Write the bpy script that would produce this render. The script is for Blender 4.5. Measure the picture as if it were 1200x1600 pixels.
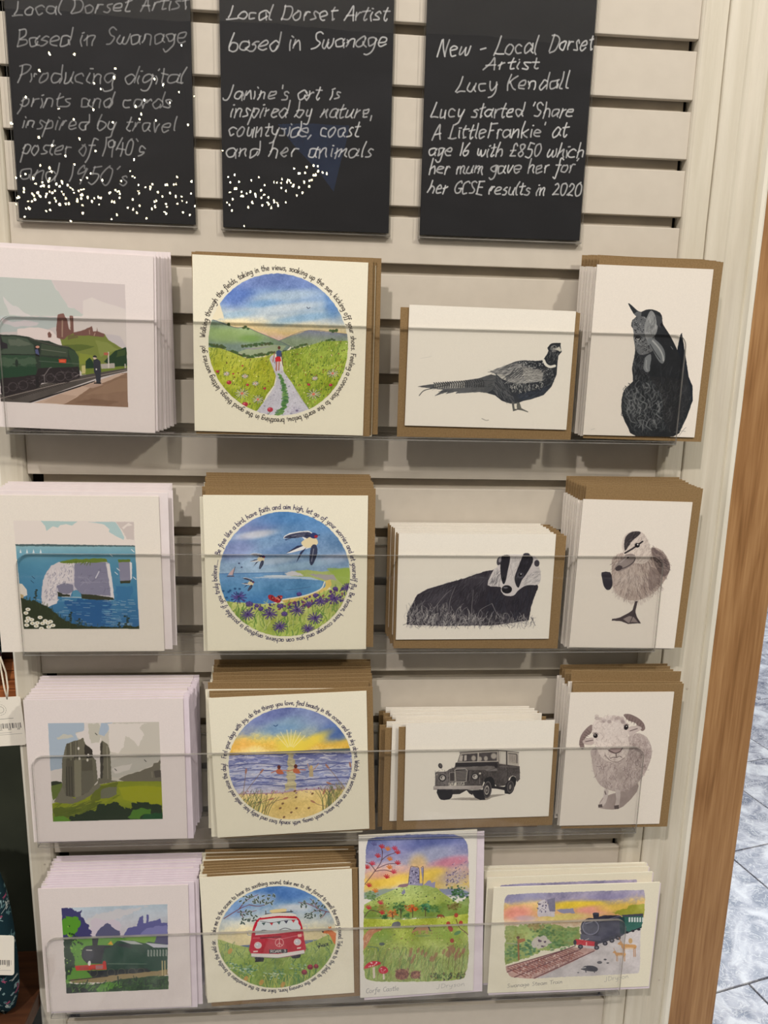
import bpy, bmesh, math, random
import numpy as np
from mathutils import Matrix, Vector

for o in list(bpy.data.objects): bpy.data.objects.remove(o)
scene = bpy.context.scene
COL = scene.collection

# ---------------------------------------------------------------- camera, world, lights, exposure
FPX = 1181.588
CAM_POS = (0.28726, -0.72416, -0.28317)
CAM_R = ((0.99691695, 0.0779698, -0.00879259), (-0.0745477, 0.97615356, 0.20387955), (0.02447936, -0.20259551, 0.9789565))  # columns: right, forward, up
cam_data = bpy.data.cameras.new('camera'); cam = bpy.data.objects.new('camera', cam_data); COL.objects.link(cam)
cam_data.sensor_fit = 'VERTICAL'; cam_data.sensor_height = 36; cam_data.lens = FPX / 1600 * 36
cam_data.clip_start = .01; cam_data.clip_end = 50
Rm = Matrix(CAM_R)
r_, f_, u_ = Rm.col[0], Rm.col[1], Rm.col[2]
cam.matrix_world = Matrix(((r_[0], u_[0], -f_[0], CAM_POS[0]), (r_[1], u_[1], -f_[1], CAM_POS[1]), (r_[2], u_[2], -f_[2], CAM_POS[2]), (0, 0, 0, 1)))
scene.camera = cam

world = bpy.data.worlds.new('world'); scene.world = world; world.use_nodes = True
world.node_tree.nodes['Background'].inputs[0].default_value = (1.0, .95, .90, 1)
world.node_tree.nodes['Background'].inputs[1].default_value = .8

def lamp(name, kind, loc, aim, power, col, size, size_y=None, spread=None):
    d = bpy.data.lights.new(name, kind); d.energy = power; d.color = col
    if kind == 'AREA':
        d.size = size
        if size_y: d.shape = 'RECTANGLE'; d.size_y = size_y
        if spread: d.spread = math.radians(spread)
    else: d.shadow_soft_size = size
    if kind == 'SPOT': d.spot_size = math.radians(spread or 90); d.spot_blend = .8
    o = bpy.data.objects.new(name, d); COL.objects.link(o); o.location = loc
    o.rotation_euler = (Vector(aim) - Vector(loc)).to_track_quat('-Z', 'Y').to_euler()
    return o
CEIL = 1.58
lamp('ceiling_spot', 'SPOT', (-.50, -1.95, CEIL - .08), (.3, 0, -.6), 118, (1, .93, .90), .05, spread=100)
lamp('ceiling_spot', 'SPOT', (1.90, -2.15, CEIL - .08), (.3, 0, -.6), 122, (1, .945, .86), .07, spread=100)
lamp('ceiling_fill', 'AREA', (.5, -1.3, CEIL - .05), (.3, -.1, -.9), 14, (1, .95, .86), .9, .6)  # added soft overhead fill, not a known fitting
lamp('window_daylight', 'AREA', (3.4, 3.2, .7), (1.6, 1.3, -1.73), 46, (.78, .88, 1), 1.6, 1.2)

scene.view_settings.view_transform = 'Standard'; scene.view_settings.look = 'None'
scene.view_settings.exposure = 0.36; scene.view_settings.gamma = 1.0; scene.view_settings.use_curve_mapping = False
scene.cycles.max_bounces = 10; scene.cycles.transparent_max_bounces = 24; scene.cycles.sample_clamp_indirect = 4

random.seed(5)
FLOOR_Z = -1.733

def ray(px, py):
    d = (np.array([(px - 600) / FPX, 1, -(py - 800) / FPX])); return np.array(CAM_R) @ d
def at(px, py, Y):
    """the point of the upright plane y = Y that is seen at a pixel of the photograph"""
    d = ray(px, py); c = np.array(CAM_POS); return c + d * ((Y - c[1]) / d[1])
def pix(X):
    v = np.array(CAM_R).T @ (np.array(X) - np.array(CAM_POS)); return (600 + FPX * v[0] / v[1], 800 - FPX * v[2] / v[1])
# ---------------------------------------------------------------- flat print: a small painter that computes the cards' pictures
import numpy as np
RG = np.random.RandomState(7)

def smooth_noise(n, cell):
    g = RG.rand(n // cell + 2, n // cell + 2)
    x = np.arange(n) / cell
    i = x.astype(int); f = x - i; f = f * f * (3 - 2 * f)
    a = g[i][:, i]; b = g[i][:, i + 1]; c = g[i + 1][:, i]; d = g[i + 1][:, i + 1]
    fx = f[None, :]; fy = f[:, None]
    return (a * (1 - fx) + b * fx) * (1 - fy) + (c * (1 - fx) + d * fx) * fy
NOISE = sum(smooth_noise(1400, c) * w for c, w in ((160, .4), (60, .28), (20, .18), (7, .14)))
NOISE = (NOISE - NOISE.mean()) / NOISE.std()
GRAIN = smooth_noise(1400, 3) * .6 + RG.rand(1400, 1400) * .4
GRAIN = (GRAIN - GRAIN.mean()) / GRAIN.std()

def spline(pts, n=6, closed=False):
    p = np.array(pts, float)
    if len(p) < 3: return p
    if closed: q = np.vstack([p[-1], p, p[0], p[1]])
    else: q = np.vstack([2 * p[0] - p[1], p, 2 * p[-1] - p[-2]])
    t = np.linspace(0, 1, n, endpoint=False)[:, None]
    out = []
    for i in range(1, len(q) - 2):
        a, b, c, d = q[i - 1], q[i], q[i + 1], q[i + 2]
        out.append(.5 * (2 * b + (c - a) * t + (2 * a - 5 * b + 4 * c - d) * t * t + (3 * b - a - 3 * c + d) * t ** 3))
    out = np.vstack(out)
    return out if closed else np.vstack([out, p[-1]])

def homography(src, dst):
    A = []
    for (x, y), (u, v) in zip(src, dst):
        A.append([x, y, 1, 0, 0, 0, -u * x, -u * y, u]); A.append([0, 0, 0, x, y, 1, -v * x, -v * y, v])
    A = np.array(A, float)
    s = np.linalg.solve(A[:, :8], A[:, 8])
    return np.append(s, 1).reshape(3, 3)

class Paper:
    """A sheet of w x h mm. Drawing is done in the coordinates of a working sketch whose four sheet corners are `quad`."""
    def __init__(s, w, h, quad, paper, ppm=4.0):
        s.W, s.H = int(w * ppm), int(h * ppm)
        s.M = homography(quad, [(0, 0), (s.W, 0), (s.W, s.H), (0, s.H)])
        q = np.array(quad, float)
        s.k = s.W / (.5 * (np.linalg.norm(q[1] - q[0]) + np.linalg.norm(q[2] - q[3])))
        s.a = np.ones((s.H, s.W, 3)) * np.array(paper, float)
        s.a *= 1 + .006 * GRAIN[:s.H, :s.W, None]
        s.clip = None
    def T(s, pts):
        p = np.atleast_2d(np.array(pts, float))
        v = np.c_[p, np.ones(len(p))] @ s.M.T
        return v[:, :2] / v[:, 2:]
    def box(s, p, m=2):
        x0 = max(0, int(p[:, 0].min() - m)); x1 = min(s.W, int(p[:, 0].max() + m + 1))
        y0 = max(0, int(p[:, 1].min() - m)); y1 = min(s.H, int(p[:, 1].max() + m + 1))
        return x0, x1, y0, y1
    def inside(s, p, x0, x1, y0, y1):
        X = np.arange(x0, x1)[None, :] + .5; Y = np.arange(y0, y1)[:, None] + .5
        m = np.zeros((y1 - y0, x1 - x0), bool)
        q = np.roll(p, -1, 0)
        for (ax, ay), (bx, by) in zip(p, q):
            if ay == by: continue
            c = (ay <= Y) != (by <= Y)
            rows = np.nonzero(c[:, 0])[0]
            if len(rows) == 0: continue
            xi = ax + (Y[rows] - ay) * (bx - ax) / (by - ay)
            m[rows] ^= X < xi
        return m
    def put(s, m, col, x0, x1, y0, y1, alpha=1.0, tex=0.0, grain=0.0):
        if s.clip is not None: m = m * s.clip[y0:y1, x0:x1]
        c = np.array(col, float)
        if c.ndim == 1: c = c[None, None, :]
        if tex or grain:
            c = c + (tex * NOISE[y0:y1, x0:x1, None] + grain * GRAIN[y0:y1, x0:x1, None])
        a = (m * alpha)[..., None]
        s.a[y0:y1, x0:x1] = s.a[y0:y1, x0:x1] * (1 - a) + c * a
    def poly(s, pts, col, alpha=1., jag=0., tex=0., grain=0., sm=0):
        p = np.array(pts, float)
        if sm: p = spline(p, sm, True)
        p = s.T(p)
        if jag: p = s.rough(p, jag * s.k)
        b = s.box(p)
        if b[1] <= b[0] or b[3] <= b[2]: return
        s.put(s.inside(p, *b).astype(float), col, *b, alpha, tex, grain)
    def rough(s, p, amp):
        """ragged outline: small lobes plus fine tremble"""
        big = amp >= 2.9 * s.k
        q = np.vstack([p, p[:1]]); L = np.r_[0, np.cumsum(np.linalg.norm(np.diff(q, axis=0), axis=1))]
        n = max(8, int(L[-1] / 2.2)); t = np.linspace(0, L[-1], n, endpoint=False)
        out = np.c_[np.interp(t, L, q[:, 0]), np.interp(t, L, q[:, 1])]
        cell = 11. if big else 5.
        m = max(4, int(L[-1] / cell)); g = RG.uniform(-1, 1, (m + 1, 2)); g[-1] = g[0]; tt = np.linspace(0, L[-1], m + 1)
        k = amp * (1.7 if amp >= 4.9 * s.k else 1.15 if big else .8)
        out[:, 0] += np.interp(t, tt, g[:, 0]) * k; out[:, 1] += np.interp(t, tt, g[:, 1]) * k
        return out + RG.uniform(-.3, .3, out.shape) * k
    def wash(s, pts, stops, alpha=1., tex=6., jag=0., sm=0, wob=0., grain=0., axis=1):
        """fill with colour stops along the sheet (stops in sketch y, or x when axis=0)"""
        p = np.array(pts, float)
        cx, cy = p[:, 0].mean(), p[:, 1].mean()
        if sm: p = spline(p, sm, True)
        p = s.T(p)
        if jag: p = s.rough(p, jag * s.k)
        b = s.box(p); x0, x1, y0, y1 = b
        if x1 <= x0 or y1 <= y0: return
        ys = s.T([(cx, t[0]) if axis else (t[0], cy) for t in stops])[:, axis]
        g = (np.arange(y0, y1)[:, None] if axis else np.arange(x0, x1)[None, :]) + wob * s.k * NOISE[y0:y1, x0:x1]
        c = np.stack([np.interp(g, ys, [t[1][i] for t in stops]) for i in range(3)], -1)
        s.put(s.inside(p, *b).astype(float), c, *b, alpha, tex, grain)
    def ell(s, cx, cy, rx, ry, col, alpha=1., soft=0., tex=0., rot=0., grain=0.):
        t = np.linspace(0, 2 * np.pi, 28, endpoint=False)
        r = np.radians(rot)
        e = np.c_[cx + rx * np.cos(t) * np.cos(r) - ry * np.sin(t) * np.sin(r), cy + rx * np.cos(t) * np.sin(r) + ry * np.sin(t) * np.cos(r)]
        if soft:
            c = s.T([(cx, cy)])[0]; X = s.T([(cx + rx * np.cos(r), cy + rx * np.sin(r))])[0] - c; Y = s.T([(cx - ry * np.sin(r), cy + ry * np.cos(r))])[0] - c
            p = s.T(e); b = s.box(p, 3 + soft * abs(X).max()); x0, x1, y0, y1 = b
            if x1 <= x0 or y1 <= y0: return
            gx = np.arange(x0, x1)[None, :] - c[0]; gy = np.arange(y0, y1)[:, None] - c[1]
            D = X[0] * Y[1] - X[1] * Y[0]
            u = (gx * Y[1] - gy * Y[0]) / D; v = (-gx * X[1] + gy * X[0]) / D
            d = np.sqrt(u * u + v * v)
            m = np.clip((1 + soft - d) / (2 * soft), 0, 1)
            s.put(m * m * (3 - 2 * m), col, *b, alpha, tex, grain)
        else: s.poly(e, col, alpha, 0, tex, grain)
    def line(s, pts, w, col, alpha=1., sm=4, taper=0):
        p = np.array(pts, float)
        if sm and len(p) > 2: p = spline(p, sm)
        s.rawline(s.T(p), w * s.k / 2, col, alpha, taper)
    def rawline(s, p, r, col, alpha=1., taper=0):
        b = s.box(p, r + 2); x0, x1, y0, y1 = b
        if x1 <= x0 or y1 <= y0: return
        m = np.zeros((y1 - y0, x1 - x0))
        n = len(p) - 1
        for i in range(n):
            a, c = p[i], p[i + 1]
            ra = r if not taper else max(.35, r * (1 - taper * i / n)); rb = ra
            bx0 = max(x0, int(min(a[0], c[0]) - ra - 2)); bx1 = min(x1, int(max(a[0], c[0]) + ra + 3))
            by0 = max(y0, int(min(a[1], c[1]) - ra - 2)); by1 = min(y1, int(max(a[1], c[1]) + ra + 3))
            if bx1 <= bx0 or by1 <= by0: continue
            gx = np.arange(bx0, bx1)[None, :] + .5 - a[0]; gy = np.arange(by0, by1)[:, None] + .5 - a[1]
            d = c - a; L = d @ d + 1e-9
            t = np.clip((gx * d[0] + gy * d[1]) / L, 0, 1)
            q = np.sqrt((gx - t * d[0]) ** 2 + (gy - t * d[1]) ** 2)
            v = np.clip(ra + .5 - q, 0, 1)
            sub = m[by0 - y0:by1 - y0, bx0 - x0:bx1 - x0]
            np.maximum(sub, v, out=sub)
        s.put(m, col, *b, alpha)
    def scatter(s, pts, n):
        p = np.array(pts, float); lo, hi = p.min(0), p.max(0)
        q = RG.uniform(lo, hi, (n * 4, 2))
        m = np.zeros(len(q), bool)
        for (ax, ay), (bx, by) in zip(p, np.roll(p, -1, 0)):
            if ay == by: continue
            c = (ay <= q[:, 1]) != (by <= q[:, 1])
            m ^= c & (q[:, 0] < ax + (q[:, 1] - ay) * (bx - ax) / (by - ay))
        return q[m][:n]
    def hatch(s, pts, n, ang, ln, w, cols, alpha=.8, jit=15, curve=0., sm=0):
        """short strokes inside a shape; ang: degrees (0 right, 90 up) or function(x, y)"""
        p = spline(pts, sm, True) if sm else pts
        for x, y in s.scatter(p, n):
            a = ang(x, y) if callable(ang) else ang
            a = np.radians(a + RG.normal(0, jit)); L = ln * RG.uniform(.5, 1.4)
            dx, dy = np.cos(a) * L, -np.sin(a) * L
            k = RG.uniform(-1, 1) * curve * L
            c = cols[RG.randint(len(cols))]
            s.line([(x - dx / 2, y - dy / 2), (x - dy / L * k, y + dx / L * k), (x + dx / 2, y + dy / 2)], w * RG.uniform(.7, 1.3), c, alpha * RG.uniform(.6, 1), sm=3 if curve else 0)
    def dots(s, pts, n, r, cols, alpha=.9):
        for x, y in s.scatter(pts, n):
            q = r * RG.uniform(.5, 1.3)
            s.ell(x, y, q, q * RG.uniform(.5, 1), cols[RG.randint(len(cols))], alpha, rot=RG.uniform(0, 180))
    def setclip(s, pts=None, sm=0, jag=0):
        if pts is None: s.clip = None; return
        p = spline(pts, sm, True) if sm else pts
        p = s.T(p)
        if jag: p = s.rough(p, jag * s.k)
        s.clip = s.inside(p, 0, s.W, 0, s.H).astype(float)
    def text(s, t, x0, y0, x1, y1, h, w, col, alpha=.9, slant=.12, wob=.35):
        """one line of handwriting from (x0, y0) to (x1, y1) on the baseline; h = height of a small letter"""
        st, adv = layout(t)
        d = np.array([x1 - x0, y1 - y0], float); L = np.linalg.norm(d); d /= L; nrm = np.array([d[1], -d[0]])
        kx = L / adv; ky = h / 5.
        for q in st:
            q = q + RG.normal(0, wob * .25, q.shape)
            q = spline(q, 4)
            P = np.array([x0, y0]) + np.outer(q[:, 0] * kx + q[:, 1] * ky * slant, d) + np.outer(q[:, 1] * ky, nrm)
            s.rawline(s.T(P), w * s.k / 2, col, alpha * RG.uniform(.75, 1))
    def ring(s, t, c, r, a0, a1, h, w, col, alpha=.9):
        """handwriting round a circle on the sheet; c, r in mm of the sheet; clockwise from angle a0 to a1 (degrees, 0 = right, 90 = up)"""
        ppm = s.W / s.wmm
        st, adv = layout(t)
        k = (np.radians(a0 - a1)) / adv
        for q in st:
            q = spline(q + RG.normal(0, .12, q.shape), 4)
            th = np.radians(a0) - q[:, 0] * k
            R = r + q[:, 1] * h / 5.
            P = np.c_[c[0] + R * np.cos(th), c[1] - R * np.sin(th)] * ppm
            s.rawline(P, w * ppm / 2, col, alpha)

# single-stroke handwriting; x-height 5, ascender 9, descender -4
GL = {
'a': "4.5,4.2 3,5 .8,4.2 .3,2 1.4,.1 3.4,.7 4.4,2.6|4.6,4.8 4.4,3 4.4,1.4 5.3,.1", 'b': "1,9 .7,4 .6,.4|.7,2.6 2.2,4.8 4.4,4 4.4,1.2 2.6,-.1 .7,.8",
'c': "4.2,4.2 2.6,5 .7,3.8 .5,1.6 1.9,0 4.2,.6", 'd': "4.5,4.2 2.8,4.9 .7,4 .4,1.8 1.7,0 3.6,.8 4.5,2.6|4.9,9 4.6,4.4 4.5,2 4.7,.2",
'e': "1,2.4 4,3 4.1,4.4 2.7,5 .9,4 .6,1.6 2,.1 4.3,.7", 'f': "4.6,8.2 3.4,9 2.3,8 2,4 1.6,-1 .9,-3.6 0,-3|.5,4.9 3.8,5.2",
'g': "4.4,4.2 3,5 1,4.2 .6,2.2 1.8,.8 3.6,1.6 4.4,4|4.5,4.6 4.4,0 3.6,-3 1.8,-3.9 .4,-3", 'h': "1.1,9 .8,4 .6,0|.8,2.8 2.4,4.9 3.9,4.3 4,2 4.5,0",
'i': "1,4.8 .8,2 1.2,0|1.2,6.8 1.35,7", 'j': "1.8,4.8 1.7,0 1,-3.2 -.6,-3.4|2,6.8 2.1,7", 'k': "1,9 .7,4 .6,0|3.8,4.8 2.2,3.4 .9,2.4|1.6,2.8 2.8,1.2 4.3,0",
'l': "1.4,9 .9,5 .9,1 1.8,.1", 'm': "1,4.8 .8,2.4 .7,0|.8,2.6 2.1,4.8 3.1,4 3.1,0|3.1,2.6 4.6,4.8 5.7,4.2 5.7,1.4 6.3,0",
'n': "1,4.8 .8,2.4 .7,0|.8,2.4 2.3,4.8 3.8,4.4 3.9,2 4.4,0", 'o': "2.6,5 .9,4.2 .4,2 1.6,.1 3.5,.5 4.4,2.8 3.6,4.7 2.6,5",
'p': "1.3,4.8 .9,0 .4,-4|1,3.2 2.4,4.9 4.3,4.2 4.3,1.6 2.6,.1 .9,.8", 'q': "4.2,4.2 2.6,5 .8,4 .6,1.8 2,.2 4,2|4.4,4.8 4,-4",
'r': "1,4.8 .8,2.4 .7,0|.8,2.8 2,4.6 3.4,4.8", 's': "3.8,4.4 2.4,5 1.2,4 2,3 3.4,1.8 2.8,.3 .6,.2", 't': "1.9,8 1.5,4 1.5,1 2.4,.1 3.2,.5|.2,5.2 3.6,5.6",
'u': "1,4.8 .7,2 1.4,.2 3,.6 4,3|4.2,4.8 4,1.6 4.8,0", 'v': "1,4.8 1.4,2 2,.1 3.2,2.4 4.2,4.8", 'w': "1,4.8 .8,1.8 1.6,.1 2.8,1.4 3.3,4|3.3,3.6 3.6,.9 4.6,.1 5.8,1.8 6.2,4.8",
'x': "1,4.8 2.6,2.4 4.2,0|4.2,4.8 2.4,2.2 .6,0", 'y': "1,4.8 .9,2.2 1.8,.6 3.4,1.2 4.2,4|4.3,4.8 4,0 3,-3.2 1,-3.9", 'z': "1,4.7 4,4.8 2.4,2.4 .8,.2 4.2,.2",
'A': "0,0 1.8,4.4 3.4,8.6 4.2,4.4 4.8,0|.9,3 4.8,3.4", 'B': "1,8.8 .8,4 .7,0|.6,8.6 3.6,8.6 4,6 1.2,4.6|1.2,4.6 4.8,3.8 4.6,.8 .5,0",
'C': "5,7.6 3.4,8.6 1.2,6.6 .6,3 2,.2 4.8,.8", 'D': "1.4,8.6 1,4 .8,0|.4,8.2 4,8 5.8,5 4.4,1.2 .8,0", 'F': "1.2,8.6 .9,4 .8,0|1,8.6 5,8.8|1,4.6 4,4.8",
'G': "5,7.4 3.4,8.6 1.2,6.6 .6,3 2,.2 4.6,.8 4.8,3.4|3,3.4 5.6,3.6", 'E': "1,8.6 .8,4 .8,0|1,8.6 4.6,8.7|1,4.6 4,4.7|.8,0 4.6,.2", 'J': "3.6,8.8 3.4,3 2.4,-.6 .6,-.8 -.4,.4",
'K': "1.2,8.8 .9,4 .7,0|5,8.6 2.8,5.8 1,4.2|2,4.8 3.4,2 5.2,0", 'L': "2.2,8.8 1.4,4 .6,.4|.6,.4 2.6,.6 5.2,.4", 'N': "1,0 1.3,4 1.6,8.6|1.6,8.6 3.2,4 5,.1|5,.1 5.4,4 5.8,8.8",
'P': "1.2,8.6 .9,4 .6,0|.4,8 3,8.9 5,7.6 4.4,5 1,3.8", 'S': "4.6,7.8 3,8.8 1.3,7.4 2.2,5 4.2,3.2 3.4,.4 .6,.4", 'T': "3,8.6 2.7,4 2.6,0|.2,8.6 6,8.8",
'W': "1,8.6 1.4,4 2,.2 3.4,3 4,6|4,6 4.4,3 5,.2 6.2,4 7,8.8", 'X': "1,8.6 5,0|5,8.6 1,0", 'R': "1.2,8.6 .9,4 .6,0|.4,8 3,8.9 5,7.4 4,5 1,4.2|2,4.4 5,0", 'O': "3,8.8 1,7 .6,3 2.4,0 4.8,1.6 5.2,6 3,8.8",
'M': "1,0 1.4,8.6|1.4,8.6 3.2,3|3.2,3 5,8.6|5,8.6 5.6,0",
'0': "2.8,8.6 1,7 .8,2.6 2.2,0 4.2,1.6 4.4,6.4 2.8,8.6", '1': "1.4,8.6 1.2,4 1.1,0", '2': "1,6.8 2.4,8.6 4.2,7 3.4,4 1,.3|1,.3 2.8,.6 4.8,.3", '3': "1,8 3.6,8.4 3.6,5.6 2,4.8|2,4.8 4.4,3.8 3.6,.4 .6,.6",
'4': "2.6,8.6 1.4,5.4 .6,3.2|.6,3.2 5,3.4|3.8,6.6 3.6,3 3.4,-.6", '5': "4.6,8.6 1.8,8.6|1.8,8.6 1.4,5.2|1.4,5.2 3.8,5 4.4,2.2 3,.1 .8,.6", '6': "3.6,8.8 1.6,5.6 .8,2.2 2.2,0 4.2,1.4 3.6,3.6 1,2.8",
'8': "4,7.4 2.6,8.6 1.3,7 2.6,4.8 4.2,2.6 2.8,0 1,1.8 2.6,4.4 4.2,6.4 4,7.4", '9': "4.2,6.6 2.6,8.4 .9,6.8 1.6,4.6 3.8,5.4 4.3,7.6|4.3,7.4 4,3.6 3.4,0",
'£': "4.6,7.6 3.4,8.6 2.2,7 2,3 .8,.4|.8,.4 4.8,.4|.8,4.2 4,4.4", "'": "1,9 .8,7.4", '`': "1,9 .8,7.4", ',': "1,.6 .4,-1.6", '.': "1,.3 1.2,.1", '-': "1,3.2 4,3.4", '!': "1.2,8.6 1,2.6|1,.3 1.1,.1", '?': "1,3 4,3"}
ADV = {'m': 7.2, 'w': 7, 'i': 2.4, 'j': 3, 'l': 2.6, 't': 4, 'r': 4.2, 's': 4.6, 'f': 4.4, "'": 2.4, ',': 2.2, '.': 2.4, '-': 5, '!': 2.4, ' ': 4.2, 'W': 8, 'N': 7, '1': 2.6, 'D': 6.6, 'M': 7}
def layout(t):
    x = 0; out = []
    for ch in t:
        if ch in GL:
            for s in GL[ch].split('|'):
                q = np.array([[float(v) for v in a.split(',')] for a in s.split()])
                q[:, 0] += x; out.append(q)
        x += ADV.get(ch, 5.6)
    return out, x
# where each front card's four corners stand in the photograph (used once, to set its place on the wall and to trace its picture)
Q = {'station': [(-34, 387), (230, 403), (238.5, 677), (-25, 668)], 'meadow': [(303, 404), (572, 416), (569, 685), (303, 675)],
     'pheasant': [(641, 478), (900, 487), (883, 673), (633, 668)], 'hen': [(935, 416), (1118, 420), (1081.5, 681), (910, 680)],
     'cliff': [(-13, 776), (245, 778), (256, 1016), (2, 1021)], 'bay': [(315.8, 775.5), (576, 778), (573.5, 1016), (323, 1020)],
     'badger': [(623.6, 837), (869, 837.4), (855.4, 999), (619.7, 1001.4)], 'duckling': [(912.6, 787.4), (1084.5, 788.8), (1050, 1014), (888, 1015)],
     'ruin': [(39, 1096), (283, 1097), (290.7, 1312), (56, 1321)], 'sea': [(324.5, 1090), (573, 1081), (577.5, 1294), (340, 1310)],
     'truck': [(634.5, 1129), (866, 1127), (857, 1275), (632, 1283)], 'sheep': [(892, 1084), (1054, 1082), (1029, 1285.6), (873.6, 1290)],
     'loco': [(58, 1397), (290, 1397), (298.7, 1578.7), (80, 1584)], 'van': [(311.7, 1384), (548.6, 1372), (552.5, 1562), (326.5, 1578)],
     'tower': [(556.6, 1309.7), (742.8, 1304.6), (742.8, 1560), (564, 1569.5)], 'steam': [(771.5, 1389), (1032, 1378), (1012.5, 1542), (762, 1551.5)]}
# ---------------------------------------------------------------- the pictures
def sheet(w, h, quad, ox, oy, s, paper, ppm=4.0):
    P = Paper(w, h, [((x - ox) * s, (y - oy) * s) for x, y in quad], paper, ppm)
    P.wmm = w
    return P
CREAM = (236, 230, 208); WHITE = (228, 220, 208); PINKW = (226, 216, 212)
def disc(P, c, r, jag=.5):
    t = np.linspace(0, 2 * np.pi, 160, endpoint=False)
    ppm = P.W / P.wmm
    rr = r + RG.uniform(-.25, .25, 160) * jag * 2
    p = np.c_[c[0] + rr * np.cos(t), c[1] + rr * np.sin(t)] * ppm
    P.clip = P.inside(p, 0, P.W, 0, P.H).astype(float)
def centre(P, x, y):
    return P.T([(x, y)])[0] / (P.W / P.wmm)
def flower(P, x, y, r, col, eye, n=11, w=2.2, flat=.75):
    for i in range(n):
        a = i * 2 * np.pi / n + RG.uniform(-.15, .15)
        P.line([(x + .2 * r * np.cos(a), y + .2 * r * np.sin(a) * flat), (x + r * np.cos(a), y + r * np.sin(a) * flat)], w, col, .9, 0)
    P.ell(x, y, r * .24, r * .2, eye, .9)

def art_station():
    P = sheet(148, 150, Q['station'], 0, 430, 6, PINKW)
    fr = [(-30, 20), (1140, 92), (1183, 1235), (30, 1188)]
    P.poly([(-60, 18), (1140, 90), (1182, 1235), (28, 1188), (-20, 800)], (205, 196, 194))
    P.setclip([(-60, 18), (1140, 90), (1182, 1235), (28, 1188), (0, 830)])
    P.poly([(-60, 0), (490, 40), (520, 120), (600, 200), (640, 300), (700, 310), (775, 360), (760, 385), (300, 380), (-60, 390)], (184, 190, 184), jag=3)
    P.poly([(500, 50), (1150, 90), (1150, 310), (1040, 280), (900, 240), (840, 215), (770, 240), (770, 370), (700, 310), (640, 290), (540, 130)], (203, 192, 190), jag=3)
    P.poly([(770, 240), (850, 210), (940, 250), (1040, 280), (1145, 310), (1160, 660), (1060, 640), (960, 540), (640, 520), (650, 390), (770, 380)], (212, 203, 198), jag=3)
    P.poly([(60, 200), (150, 280), (200, 300), (240, 340), (330, 390), (120, 370)], (205, 200, 198), .9, jag=3)
    P.poly([(0, 380), (540, 395), (540, 480), (450, 500), (200, 520), (0, 540)], (184, 192, 190), jag=4)
    P.poly([(40, 400), (160, 440), (250, 420), (380, 440), (360, 470), (180, 480), (60, 450)], (208, 200, 202), jag=4)
    P.poly([(190, 500), (300, 485), (420, 490), (500, 520), (560, 590), (625, 640), (560, 650), (480, 625), (280, 580), (190, 550)], (228, 214, 210), jag=3)
    P.poly([(700, 520), (1100, 560), (1160, 670), (1050, 640), (960, 560)], (200, 192, 194), jag=3)
    # castle hill
    P.poly([(570, 590), (640, 560), (700, 530), (860, 530), (965, 545), (1000, 600), (1110, 670), (1165, 700), (1160, 880), (760, 900), (600, 700)], (122, 132, 64), jag=2)
    P.poly([(600, 650), (760, 640), (880, 660), (760, 700), (700, 710)], (92, 106, 50), .9, jag=3)
    P.poly([(880, 600), (980, 620), (1090, 690), (1000, 720), (930, 760)], (138, 146, 78), .9, jag=3)
    P.poly([(740, 720), (860, 740), (840, 820), (740, 830)], (140, 150, 60), .8, jag=3)
    br = (122, 86, 78); brd = (98, 70, 66)
    P.poly([(540, 580), (535, 500), (548, 365), (600, 355), (612, 385), (632, 410), (650, 500), (700, 535), (640, 560), (600, 600)], br, jag=2)
    P.poly([(660, 520), (655, 375), (685, 378), (692, 525)], br, jag=1)
    P.line([(668, 385), (662, 510)], 4, (170, 140, 120)); P.line([(590, 420), (588, 570)], 12, (164, 136, 118), sm=0)
    P.poly([(692, 530), (760, 515), (840, 480), (852, 470), (862, 520), (895, 520), (898, 485), (904, 520), (965, 545), (960, 575), (820, 560), (690, 560)], br, jag=2)
    P.line([(830, 510), (832, 545)], 7, (170, 140, 122)); P.line([(880, 535), (872, 560)], 6, (190, 160, 140))
    P.poly([(458, 540), (475, 525), (495, 555), (490, 580), (462, 578)], br, jag=2)
    P.poly([(640, 560), (720, 545), (730, 580), (640, 600)], (108, 92, 66), .7, jag=2)
    P.poly([(1060, 700), (1160, 665), (1170, 850), (1060, 860), (960, 800), (1000, 760)], (38, 62, 40), jag=3)
    P.poly([(1080, 700), (1150, 690), (1150, 740), (1070, 760)], (70, 88, 48), .8, jag=3)
    P.poly([(790, 870), (800, 800), (830, 765), (860, 800), (880, 870)], (36, 62, 42), jag=3)
    P.poly([(760, 905), (800, 870), (1170, 840), (1170, 885), (940, 910), (760, 930)], (112, 128, 52), jag=2)
    P.poly([(930, 825), (1055, 815), (1060, 862), (940, 870)], (176, 168, 160)); P.line([(1150, 825), (1152, 860)], 10, (196, 188, 180))
    P.line([(1000, 715), (1004, 860)], 11, (210, 202, 194), sm=0); P.poly([(958, 715), (1000, 718), (1000, 742), (960, 740)], (178, 100, 80))
    P.poly([(762, 842), (795, 838), (797, 915), (765, 918)], (196, 186, 128))
    # rails and platform
    P.poly([(20, 1188), (20, 1120), (400, 1020), (780, 930), (1170, 860), (1170, 890), (900, 960), (560, 1090), (290, 1200)], (84, 78, 74), tex=3)
    for i in range(26):
        t = i / 26.; x = 60 + 560 * t; y = 1150 - 150 * t
        P.line([(x, y - 14), (x + 80 * (1 - t * .6), y + 16 - 10 * t)], 8 - 4 * t, (52, 46, 44), sm=0)
    P.line([(20, 1160), (560, 1015), (1160, 880)], 5, (168, 156, 148), sm=0)
    P.line([(290, 1195), (880, 990)], 12, (30, 26, 26), sm=0)
    P.poly([(330, 1200), (880, 992), (1090, 915), (1172, 905), (1184, 1240), (600, 1215)], (140, 112, 92), tex=3)
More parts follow.
